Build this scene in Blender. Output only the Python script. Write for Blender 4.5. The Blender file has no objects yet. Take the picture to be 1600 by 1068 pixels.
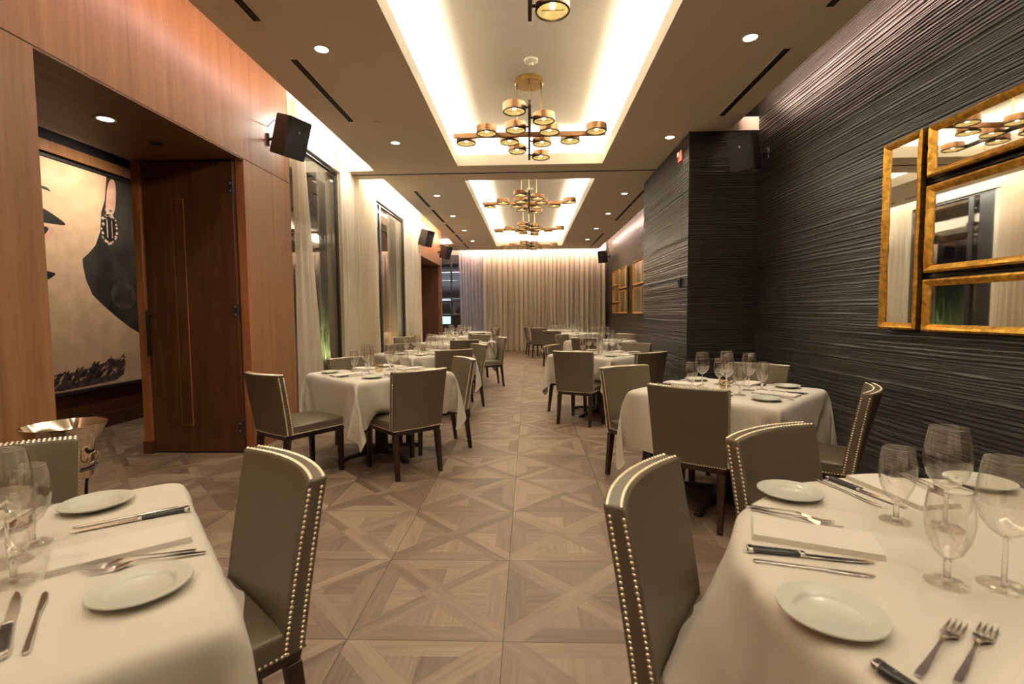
import bpy, bmesh, math, random
from mathutils import Vector, Matrix, noise
R = math.radians
random.seed(7)
scn = bpy.context.scene
COL = scn.collection

# ------------------------------------------------------------------ camera
cd = bpy.data.cameras.new('camera'); cam = bpy.data.objects.new('camera', cd); COL.objects.link(cam)
cd.sensor_width = 36.0; cd.lens = 17.325; cd.clip_start = 0.02; cd.clip_end = 200
# camera axes in world space: right, up, back
cols = [(0.9993965, 0.0336857, -0.0084844), (0.0064433, 0.0602456, 0.9981628), (0.0341350, -0.9976150, 0.0599922)]
M = Matrix((( cols[0][0], cols[1][0], cols[2][0], 0.0),
            ( cols[0][1], cols[1][1], cols[2][1], 0.0),
            ( cols[0][2], cols[1][2], cols[2][2], 1.32),
            (0, 0, 0, 1)))
cam.matrix_world = M
cd.dof.use_dof = True; cd.dof.focus_distance = 4.6; cd.dof.aperture_fstop = 4.0
scn.camera = cam

# ------------------------------------------------------------------ world and exposure
w = bpy.data.worlds.new('night'); scn.world = w; w.use_nodes = True
w.node_tree.nodes['Background'].inputs[0].default_value = (0.06, 0.07, 0.10, 1)
w.node_tree.nodes['Background'].inputs[1].default_value = 0.15
scn.view_settings.view_transform = 'Standard'; scn.view_settings.look = 'None'
scn.view_settings.gamma = 1.0; scn.view_settings.use_curve_mapping = False
scn.view_settings.exposure = 0.42
cy = scn.cycles
cy.max_bounces = 10; cy.diffuse_bounces = 5; cy.glossy_bounces = 5; cy.transmission_bounces = 8; cy.transparent_max_bounces = 24
cy.caustics_reflective = False; cy.caustics_refractive = False; cy.sample_clamp_indirect = 4.0
cy.use_denoising = True

# ------------------------------------------------------------------ lights the room has, and fills added for the grasses
def area(name, loc, size, rot, power, col):
    l = bpy.data.lights.new(name, 'AREA'); l.shape = 'RECTANGLE'; l.size, l.size_y = size
    l.energy = power; l.color = col
    o = bpy.data.objects.new(name, l); o.location = loc; o.rotation_euler = rot; COL.objects.link(o); return o
CW = (1.0, 0.95, 0.84)      # cove LED
WW = (1.0, 0.88, 0.69)      # warm downlight
PK = (1.0, 0.68, 0.56)      # warm wall washer
COVES = [(-1.0, 1.05, -1.3, 7.05), (-1.0, 1.05, 7.8, 15.5)]
CPM = 34.0                  # cove watts per metre
for (x0, x1, y0, y1) in COVES:
    L = y1 - y0; ym = (y0 + y1) / 2; xm = (x0 + x1) / 2; W = x1 - x0
    area('cove_strip', (x0 - 0.11, ym, 3.555), (0.05, L), (R(180), R(-25), 0), CPM * L, CW)
    area('cove_strip', (x1 + 0.11, ym, 3.555), (0.05, L), (R(180), R(25), 0), CPM * L, CW)
    area('cove_strip', (xm, y1 + 0.11, 3.555), (W, 0.05), (R(180 - 25), 0, 0), CPM * W, CW)
    area('cove_strip', (xm, y0 - 0.11, 3.555), (W, 0.05), (R(180 + 25), 0, 0), CPM * W, CW)
# perimeter slots: strips lying on the ceiling board, washing the walls
area('slot_strip', (-2.26, 6.45, 3.57), (0.05, 1.5), (0, R(86), 0), 36, CW)
area('slot_strip', (-2.26, 9.75, 3.57), (0.05, 4.1), (0, R(86), 0), 88, CW)
area('slot_strip', (-2.29, 13.35, 3.57), (0.05, 2.9), (0, R(82), 0), 60, PK)
area('slot_strip', (-2.29, 1.6, 3.57), (0.05, 7.6), (0, R(82), 0), 38, PK)
area('slot_strip', (2.40, 1.8, 3.57), (0.05, 7.8), (0, R(-95), 0), 75, PK)
area('slot_strip', (2.40, 12.2, 3.57), (0.05, 8.0), (0, R(-95), 0), 80, PK)
area('slot_strip', (0.2, 16.45, 3.57), (4.9, 0.05), (R(88), 0, 0), 125, PK)
DL = [(-1.6, 0.1), (-1.6, 2.0), (-1.6, 3.92), (-1.6, 6.05), (-1.6, 8.76), (-1.6, 10.6), (-1.6, 12.45), (-1.6, 14.3),
      (1.69, 0.1), (1.69, 2.0), (1.69, 3.92), (1.69, 6.05), (1.69, 8.83), (1.69, 10.6), (1.69, 12.45), (1.69, 14.3)]
for (x, y) in DL:
    l = bpy.data.lights.new('downlight_lamp', 'SPOT'); l.energy = 92 if y > 3 else 52; l.color = WW; l.spot_size = R(105); l.spot_blend = 0.8
    l.shadow_soft_size = 0.045
    o = bpy.data.objects.new('downlight_lamp', l); o.location = (x, y, 3.368); COL.objects.link(o)
l = bpy.data.lights.new('soffit_lamp', 'SPOT'); l.energy = 40; l.color = WW; l.spot_size = R(120); l.spot_blend = 0.9; l.shadow_soft_size = 0.04
o = bpy.data.objects.new('soffit_lamp', l); o.location = (-3.09, 3.6, 2.755); COL.objects.link(o)
l = bpy.data.lights.new('corridor_lamp', 'SPOT'); l.energy = 115; l.color = (1, .86, .66); l.spot_size = R(120); l.spot_blend = 0.9; l.shadow_soft_size = 0.05
o = bpy.data.objects.new('corridor_lamp', l); o.location = (-3.95, 5.3, 3.22); o.rotation_euler = (0, R(38), 0); COL.objects.link(o)
area('kitchen_lamp', (-3.3, 18.6, 3.2), (1.2, 1.2), (0, 0, 0), 90, (0.8, 0.88, 1.0))
area('grass_fill', (-3.25, 8.2, 0.6), (0.1, 1.6), (0, R(150), 0), 26, (1.0, .95, .8))  # uplights added to brighten the grasses, not fittings of the place
area('grass_fill', (-3.25, 11.4, 0.6), (0.1, 3.0), (0, R(150), 0), 36, (1.0, .95, .8))  # second added fill, along the farther trough

# ------------------------------------------------------------------ material helpers
def newmat(name):
    m = bpy.data.materials.new(name); m.use_nodes = True
    nt = m.node_tree; return m, nt, nt.nodes, nt.links, nt.nodes['Principled BSDF']
def P(name, col, rough=0.5, metal=0.0, spec=0.5, emit=None, es=0.0, bump=None, var=None, coat=0.0, sheen=0.0, trans=0.0):
    m, nt, N, L, b = newmat(name)
    b.inputs['Base Color'].default_value = (*col, 1); b.inputs['Roughness'].default_value = rough
    b.inputs['Metallic'].default_value = metal; b.inputs['Specular IOR Level'].default_value = spec
    if coat: b.inputs['Coat Weight'].default_value = coat; b.inputs['Coat Roughness'].default_value = 0.15
    if sheen: b.inputs['Sheen Weight'].default_value = sheen
    if emit: b.inputs['Emission Color'].default_value = (*emit, 1); b.inputs['Emission Strength'].default_value = es; m.cycles.emission_sampling = 'NONE'
    tc = N.new('ShaderNodeTexCoord')
    if bump:
        n = N.new('ShaderNodeTexNoise'); n.inputs['Scale'].default_value = bump[0]; n.inputs['Detail'].default_value = 4
        L.new(tc.outputs['Object'], n.inputs['Vector'])
        bp = N.new('ShaderNodeBump'); bp.inputs['Strength'].default_value = bump[1]; bp.inputs['Distance'].default_value = 0.002
        L.new(n.outputs['Fac'], bp.inputs['Height']); L.new(bp.outputs[0], b.inputs['Normal'])
    v = var or (6.0, 0.06)
    n = N.new('ShaderNodeTexNoise'); n.inputs['Scale'].default_value = v[0]; n.inputs['Detail'].default_value = 3
    L.new(tc.outputs['Object'], n.inputs['Vector'])
    r = N.new('ShaderNodeValToRGB')
    r.color_ramp.elements[0].position = .3; r.color_ramp.elements[1].position = .7
    r.color_ramp.elements[0].color = (*[max(0, c * (1 - v[1])) for c in col], 1); r.color_ramp.elements[1].color = (*[min(1, c * (1 + v[1])) for c in col], 1)
    L.new(n.outputs['Fac'], r.inputs[0]); L.new(r.outputs[0], b.inputs['Base Color'])
    return m
def wood(name, c1, c2, rough=0.4, axis='z', scale=1.0, spec=0.4):
    m, nt, N, L, b = newmat(name)
    tc = N.new('ShaderNodeTexCoord'); mp = N.new('ShaderNodeMapping')
    s = {'z': (7, 7, 0.35), 'x': (0.35, 7, 7), 'y': (7, 0.35, 7)}[axis]
    mp.inputs['Scale'].default_value = [a * scale for a in s]
    L.new(tc.outputs['Object'], mp.inputs[0])
    n = N.new('ShaderNodeTexNoise'); n.inputs['Scale'].default_value = 2.2; n.inputs['Detail'].default_value = 8; n.inputs['Roughness'].default_value = .62; n.inputs['Distortion'].default_value = .6
    L.new(mp.outputs[0], n.inputs['Vector'])
    n2 = N.new('ShaderNodeTexNoise'); n2.inputs['Scale'].default_value = 22; n2.inputs['Detail'].default_value = 4
    L.new(mp.outputs[0], n2.inputs['Vector'])
    mx = N.new('ShaderNodeMath'); mx.operation = 'MULTIPLY_ADD'; mx.inputs[1].default_value = .35
    L.new(n2.outputs['Fac'], mx.inputs[0]); L.new(n.outputs['Fac'], mx.inputs[2])
    r = N.new('ShaderNodeValToRGB'); r.color_ramp.elements[0].position = .42; r.color_ramp.elements[1].position = .88
    r.color_ramp.elements[0].color = (*c1, 1); r.color_ramp.elements[1].color = (*c2, 1)
    L.new(mx.outputs[0], r.inputs[0]); L.new(r.outputs[0], b.inputs['Base Color'])
    b.inputs['Roughness'].default_value = rough; b.inputs['Specular IOR Level'].default_value = spec
    bp = N.new('ShaderNodeBump'); bp.inputs['Strength'].default_value = .08; bp.inputs['Distance'].default_value = .002
    L.new(n2.outputs['Fac'], bp.inputs['Height']); L.new(bp.outputs[0], b.inputs['Normal'])
    return m
def thin_glass(name, refl, tint=(1, 1, 1), rough=0.0, ior=1.5, edge=0.0):
    m, nt, N, L, b = newmat(name); N.remove(b)
    out = N['Material Output']
    tr = N.new('ShaderNodeBsdfTransparent'); tr.inputs[0].default_value = (*tint, 1)
    gl = N.new('ShaderNodeBsdfGlossy'); gl.inputs['Roughness'].default_value = rough; gl.inputs[0].default_value = (1, 1, 1, 1)
    # Schlick-like reflectance that is the same from both sides of the thin wall
    fr = N.new('ShaderNodeLayerWeight'); fr.inputs[0].default_value = .5
    pf = N.new('ShaderNodeMath'); pf.operation = 'POWER'; pf.inputs[1].default_value = 3.6; L.new(fr.outputs['Facing'], pf.inputs[0])
    f0 = ((ior - 1) / (ior + 1)) ** 2
    ml = N.new('ShaderNodeMapRange'); ml.inputs[3].default_value = f0 * refl; ml.inputs[4].default_value = min(.85, .42 * refl + f0)
    L.new(pf.outputs[0], ml.inputs[0])
    mx = N.new('ShaderNodeMixShader')
    L.new(ml.outputs[0], mx.inputs[0]); L.new(tr.outputs[0], mx.inputs[1]); L.new(gl.outputs[0], mx.inputs[2])
    if edge:
        lw = N.new('ShaderNodeLayerWeight'); lw.inputs[0].default_value = .35
        pw = N.new('ShaderNodeMath'); pw.operation = 'POWER'; pw.inputs[1].default_value = 3.0
        e2 = N.new('ShaderNodeMath'); e2.operation = 'MULTIPLY'; e2.inputs[1].default_value = edge
        L.new(lw.outputs['Facing'], pw.inputs[0]); L.new(pw.outputs[0], e2.inputs[0])
        cm = N.new('ShaderNodeMix'); cm.data_type = 'RGBA'
        cm.inputs[6].default_value = (*tint, 1); cm.inputs[7].default_value = (.62, .60, .54, 1)
        L.new(e2.outputs[0], cm.inputs[0]); L.new(cm.outputs[2], tr.inputs[0])
    L.new(mx.outputs[0], out.inputs[0]); return m
def solid_glass():
    m, nt, N, L, b = newmat('wine_glass_stem'); b.inputs['Base Color'].default_value = (.97, .96, .93, 1)
    b.inputs['Transmission Weight'].default_value = 1; b.inputs['Roughness'].default_value = .0; b.inputs['IOR'].default_value = 1.48
    return m
def sheer(name, col, transp, back=.3):
    m, nt, N, L, b = newmat(name); N.remove(b); out = N['Material Output']
    d = N.new('ShaderNodeBsdfDiffuse'); t = N.new('ShaderNodeBsdfTranslucent'); tr = N.new('ShaderNodeBsdfTransparent')
    tc = N.new('ShaderNodeTexCoord'); mp = N.new('ShaderNodeMapping'); mp.inputs['Scale'].default_value = (40, 40, 2)
    n = N.new('ShaderNodeTexNoise'); n.inputs['Scale'].default_value = 6; L.new(tc.outputs['Object'], mp.inputs[0]); L.new(mp.outputs[0], n.inputs['Vector'])
    r = N.new('ShaderNodeValToRGB'); r.color_ramp.elements[0].color = (*[c * .93 for c in col], 1); r.color_ramp.elements[1].color = (*col, 1)
    L.new(n.outputs['Fac'], r.inputs[0]); L.new(r.outputs[0], d.inputs[0]); L.new(r.outputs[0], t.inputs[0])
    a = N.new('ShaderNodeMixShader'); a.inputs[0].default_value = back; L.new(d.outputs[0], a.inputs[1]); L.new(t.outputs[0], a.inputs[2])
    c = N.new('ShaderNodeMixShader'); c.inputs[0].default_value = transp; L.new(a.outputs[0], c.inputs[1]); L.new(tr.outputs[0], c.inputs[2])
    L.new(c.outputs[0], out.inputs[0]); return m

MT = dict(
    cloth=P('white_linen', (.74, .69, .59), .85, sheen=.15, bump=(900, .15), var=(3, .02)),
    napkin=P('napkin_linen', (.82, .77, .68), .85, bump=(900, .15), var=(8, .02)),
    leather=P('taupe_leather', (.100, .078, .046), .38, spec=.5, bump=(260, .12), var=(4, .07)),
    legwood=wood('espresso_wood', (.012, .006, .004), (.035, .016, .009), .35, 'z', 3),
    nail=P('antique_nickel', (.92, .82, .64), .25, 1.0),
    steel=P('cutlery_steel', (.70, .67, .62), .14, 1.0),
    blackplastic=P('black_handle', (.02, .02, .019), .3),
    plate=P('white_china', (.66, .67, .58), .28, coat=.25, var=(5, .01)),
    iron=P('black_iron', (.012, .011, .010), .45, bump=(120, .3)),
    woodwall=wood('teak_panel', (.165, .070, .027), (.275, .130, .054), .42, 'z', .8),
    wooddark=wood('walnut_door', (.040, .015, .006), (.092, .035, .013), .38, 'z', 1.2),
    teakshade=wood('shaded_teak_panel', (.10, .045, .018), (.19, .085, .035), .45, 'y', 1.2),  # same teak as the panels, shade of the underside put into the colour
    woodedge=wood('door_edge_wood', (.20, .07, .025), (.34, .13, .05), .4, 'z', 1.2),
    ridge=P('charcoal_ridged_panel', (.020, .0188, .0150), .38, spec=.6, bump=(55, .4), var=(9, .25)),
    paint=P('ceiling_paint', (.88, .77, .62), .9, spec=.2, var=(2, .015)),
    white=P('cove_white_paint', (.86, .82, .74), .9, spec=.2, var=(2, .01)),
    beige=P('cream_wall_paint', (.75, .68, .56), .9, spec=.2, var=(2, .02)),
    black=P('black_metal', (.012, .012, .012), .4),
    slot=P('slot_black', (.006, .006, .006), .8),
    speaker=P('speaker_shell', (.035, .026, .020), .5, spec=.3, bump=(400, .2)),
    grille=P('speaker_grille', (.018, .017, .015), .8, spec=.15, bump=(700, .6)),
    badge=P('badge_silver', (.6, .6, .58), .3, .9),
    brass=P('aged_brass', (.62, .42, .14), .26, 1.0, var=(20, .2)),
    bronze=P('copper_bronze', (.21, .10, .036), .38, .55, var=(14, .12)),
    darkbronze=P('dark_bronze', (.05, .033, .018), .4, .6),
    gold=P('gold_leaf_frame', (.78, .43, .075), .33, .9, bump=(60, .9), var=(30, .35)),
    goldin=P('gold_reflector_glow', (.85, .62, .22), .25, .9, emit=(1.0, .72, .25), es=.5, var=(30, .25)),  # emission stands in for bulb light caught by the gold
    bulb=P('bulb_glow', (1, .9, .7), .3, emit=(1.0, .86, .6), es=14),
    lens=P('downlight_glow', (1, .95, .85), .3, emit=(1.0, .90, .72), es=9),
    mirror=P('mirror_silver', (.86, .84, .78), .02, 1.0, var=(1, .01)),
    red=P('alarm_red', (.45, .05, .03), .4),
    skin=P('painted_skin', (.62, .42, .27), .7, bump=(30, .5), var=(5, .14)),
    skin2=P('painted_skin_pink', (.58, .33, .24), .7, bump=(30, .5), var=(7, .16)),
    paintbg=P('painted_dark_ground', (.038, .034, .028), .5, bump=(30, .3), var=(3, .5)),
    paintblk=P('painted_black', (.012, .010, .009), .6, var=(20, .3)),
    paintfur=P('painted_fur', (.075, .048, .042), .7, bump=(20, .8), var=(16, .8)),
    paintbead=P('painted_bead', (.55, .42, .34), .6, var=(40, .3)),
    paintsmoke=P('painted_smoke', (.058, .054, .046), .6, var=(6, .2)),
    glass=thin_glass('wine_glass_clear', 2.3, (.99, .985, .975), edge=.75),
    glass_base=thin_glass('wine_glass_foot', 1.4, (.985, .98, .97), edge=.22),
    glass_solid=solid_glass(),
    votive=thin_glass('votive_frosted', 1.2, (.88, .84, .74), .25, edge=.3),
    pane=thin_glass('window_glass', 1.0, (.86, .88, .86), ior=2.2),
    sheer=sheer('sheer_voile', (.88, .77, .61), .08),
    sheer2=sheer('sheer_voile_back', (.84, .78, .63), .04, .18),
    sheer3=sheer('sheer_voile_thin', (.74, .68, .68), .35),
    grass=P('grass_blade', (.12, .145, .035), .6, var=(3, .4)),
    soil=P('dark_paving', (.03, .028, .026), .8),
    screen=P('screen_glow', (.3, .6, .8), .3, emit=(.45, .80, 1.0), es=2.2),
    shelflight=P('shelf_glow', (.8, .9, 1), .3, emit=(.75, .88, 1.0), es=1.2),
    greywall=P('grey_kitchen_wall', (.11, .105, .115), .6),
    bucket=P('polished_steel', (.72, .64, .52), .1, 1.0, var=(2, .02)),
    grout=P('floor_joint', (.03, .02, .014), .9),
)
def floor_mat():
    m, nt, N, L, b = newmat('parquet')
    at = N.new('ShaderNodeAttribute'); at.attribute_name = 'tone'
    uv = N.new('ShaderNodeUVMap'); mp = N.new('ShaderNodeMapping'); mp.inputs['Scale'].default_value = (1.2, 16, 1)
    L.new(uv.outputs[0], mp.inputs[0])
    n = N.new('ShaderNodeTexNoise'); n.inputs['Scale'].default_value = 2.6; n.inputs['Detail'].default_value = 7; n.inputs['Roughness'].default_value = .62; n.inputs['Distortion'].default_value = .5
    L.new(mp.outputs[0], n.inputs['Vector'])
    ad = N.new('ShaderNodeMath'); ad.operation = 'MULTIPLY_ADD'; ad.inputs[1].default_value = .75
    L.new(n.outputs['Fac'], ad.inputs[0]); L.new(at.outputs['Fac'], ad.inputs[2])
    r = N.new('ShaderNodeValToRGB'); cr = r.color_ramp
    cr.elements[0].position = .25; cr.elements[0].color = (.105, .065, .043, 1)
    cr.elements[1].position = 1.0; cr.elements[1].color = (.345, .260, .180, 1)
    e = cr.elements.new(.6); e.color = (.205, .143, .097, 1)
    L.new(ad.outputs[0], r.inputs[0]); L.new(r.outputs[0], b.inputs['Base Color'])
    b.inputs['Roughness'].default_value = .42; b.inputs['Specular IOR Level'].default_value = .4
    rr = N.new('ShaderNodeMapRange'); rr.inputs[3].default_value = .34; rr.inputs[4].default_value = .55
    L.new(n.outputs['Fac'], rr.inputs[0]); L.new(rr.outputs[0], b.inputs['Roughness'])
    return m
MT['floor'] = floor_mat()

# ------------------------------------------------------------------ mesh helpers
class MB:
    def __init__(s): s.v = []; s.f = []; s.m = []; s.mats = []
    def mi(s, mat):
        if mat not in s.mats: s.mats.append(mat)
        return s.mats.index(mat)
    def add(s, vs, fs, mat):
        o = len(s.v); s.v += [tuple(p) for p in vs]; k = s.mi(mat)
        for f in fs: s.f.append([i + o for i in f]); s.m.append(k)
    def box(s, x0, x1, y0, y1, z0, z1, mat):
        v = [(x0, y0, z0), (x1, y0, z0), (x1, y1, z0), (x0, y1, z0), (x0, y0, z1), (x1, y0, z1), (x1, y1, z1), (x0, y1, z1)]
        s.add(v, [(3, 2, 1, 0), (4, 5, 6, 7), (0, 1, 5, 4), (1, 2, 6, 5), (2, 3, 7, 6), (3, 0, 4, 7)], mat)
    def hexa(s, b, t, mat):      # bottom ring, top ring (same count)
        n = len(b); s.add(list(b) + list(t), [tuple(reversed(range(n))), tuple(range(n, 2 * n))] + [(i, (i + 1) % n, n + (i + 1) % n, n + i) for i in range(n)], mat)
    def lathe(s, prof, mat, seg=24, c=(0, 0, 0), closed=False):
        vs = []; fs = []; rings = []
        for (r, z) in prof:
            if r < 1e-6: rings.append([len(vs)]); vs.append((c[0], c[1], c[2] + z))
            else:
                rings.append(list(range(len(vs), len(vs) + seg)))
                for i in range(seg):
                    a = 2 * math.pi * i / seg; vs.append((c[0] + r * math.cos(a), c[1] + r * math.sin(a), c[2] + z))
        for a, b in zip(rings, rings[1:]):
            for i in range(seg):
                j = (i + 1) % seg
                if len(a) == 1 and len(b) == 1: continue
                if len(a) == 1: fs.append((a[0], b[j], b[i]))
                elif len(b) == 1: fs.append((a[i], a[j], b[0]))
                else: fs.append((a[i], a[j], b[j], b[i]))
        s.add(vs, fs, mat)
    def tube(s, pts, r, mat, seg=8, cap=True):
        pts = [Vector(p) for p in pts]; rr = r if isinstance(r, (list, tuple)) else [r] * len(pts)
        vs = []; fs = []; n = len(pts); up = None
        for i, p in enumerate(pts):
            d = (pts[min(i + 1, n - 1)] - pts[max(i - 1, 0)]).normalized()
            if up is None: up = Vector((0, 0, 1)) if abs(d.z) < .9 else Vector((1, 0, 0))
            a = d.cross(up).normalized(); b = a.cross(d).normalized(); up = b
            for k in range(seg):
                t = 2 * math.pi * k / seg; vs.append(p + rr[i] * (math.cos(t) * a + math.sin(t) * b))
        for i in range(n - 1):
            for k in range(seg):
                j = (k + 1) % seg; fs.append((i * seg + k, i * seg + j, (i + 1) * seg + j, (i + 1) * seg + k))
        if cap: fs += [tuple(reversed(range(seg))), tuple(range((n - 1) * seg, n * seg))]
        s.add(vs, fs, mat)
    def grid(s, fn, nu, nv, mat, flip=False):
        vs = [fn(i / nu, j / nv) for j in range(nv + 1) for i in range(nu + 1)]
        fs = []
        for j in range(nv):
            for i in range(nu):
                a = j * (nu + 1) + i; q = (a, a + 1, a + nu + 2, a + nu + 1)
                fs.append(tuple(reversed(q)) if flip else q)
        s.add(vs, fs, mat)
    def poly(s, pts, z0, z1, mat, plane='xy'):
        def mp(p, z): return (p[0], p[1], z) if plane == 'xy' else ((z, p[0], p[1]) if plane == 'yz' else (p[0], z, p[1]))
        n = len(pts); s.add([mp(p, z0) for p in pts] + [mp(p, z1) for p in pts],
            [tuple(reversed(range(n))), tuple(range(n, 2 * n))] + [(i, (i + 1) % n, n + (i + 1) % n, n + i) for i in range(n)], mat)
    def build(s, name, parent=None, smooth=True, bevel=0, seg=2, ang=38, loc=None, solid=0, fix=True):
        me = bpy.data.meshes.new(name); me.from_pydata(s.v, [], s.f)
        for m in s.mats: me.materials.append(MT[m])
        me.polygons.foreach_set('material_index', s.m)
        if fix:
            bm = bmesh.new(); bm.from_mesh(me); bmesh.ops.recalc_face_normals(bm, faces=bm.faces); bm.to_mesh(me); bm.free()
        if smooth:
            me.polygons.foreach_set('use_smooth', [True] * len(me.polygons)); me.set_sharp_from_angle(angle=R(ang))
        o = bpy.data.objects.new(name, me); COL.objects.link(o)
        if parent: o.parent = parent
        if loc: o.location = loc
        if solid:
            md = o.modifiers.new('thickness', 'SOLIDIFY'); md.thickness = solid; md.offset = -1
        if bevel:
            md = o.modifiers.new('bevel', 'BEVEL'); md.width = bevel; md.segments = seg; md.limit_method = 'ANGLE'; md.angle_limit = R(35)
        return o
LABELS = {}
def tag(o, label=None, cat=None, group=None, kind=None):
    if label:
        assert 4 <= len(label.split()) <= 16, label
        assert label not in LABELS or group, label
        LABELS[label] = 1; o['label'] = label
    if cat: o['category'] = cat
    if group: o['group'] = group
    if kind: o['kind'] = kind
    return o
def empty(name, loc=(0, 0, 0), rz=0.0):
    o = bpy.data.objects.new(name, None); o.location = loc; o.rotation_euler = (0, 0, rz); o.empty_display_size = .05; COL.objects.link(o); return o
def copy_tree(o, parent=None):
    c = o.copy(); COL.objects.link(c)
    if parent: c.parent = parent
    for ch in list(o.children): copy_tree(ch, c)
    return c
USED = set()
def place(proto, loc, rz, label, cat, group):
    if proto.name not in USED: o = proto; USED.add(proto.name)
    else: o = copy_tree(proto)
    USED.add(o.name)
    o.location = loc; o.rotation_euler = (0, 0, rz)
    return tag(o, label, cat, group)
def struct(o): o['kind'] = 'structure'; return o
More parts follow.
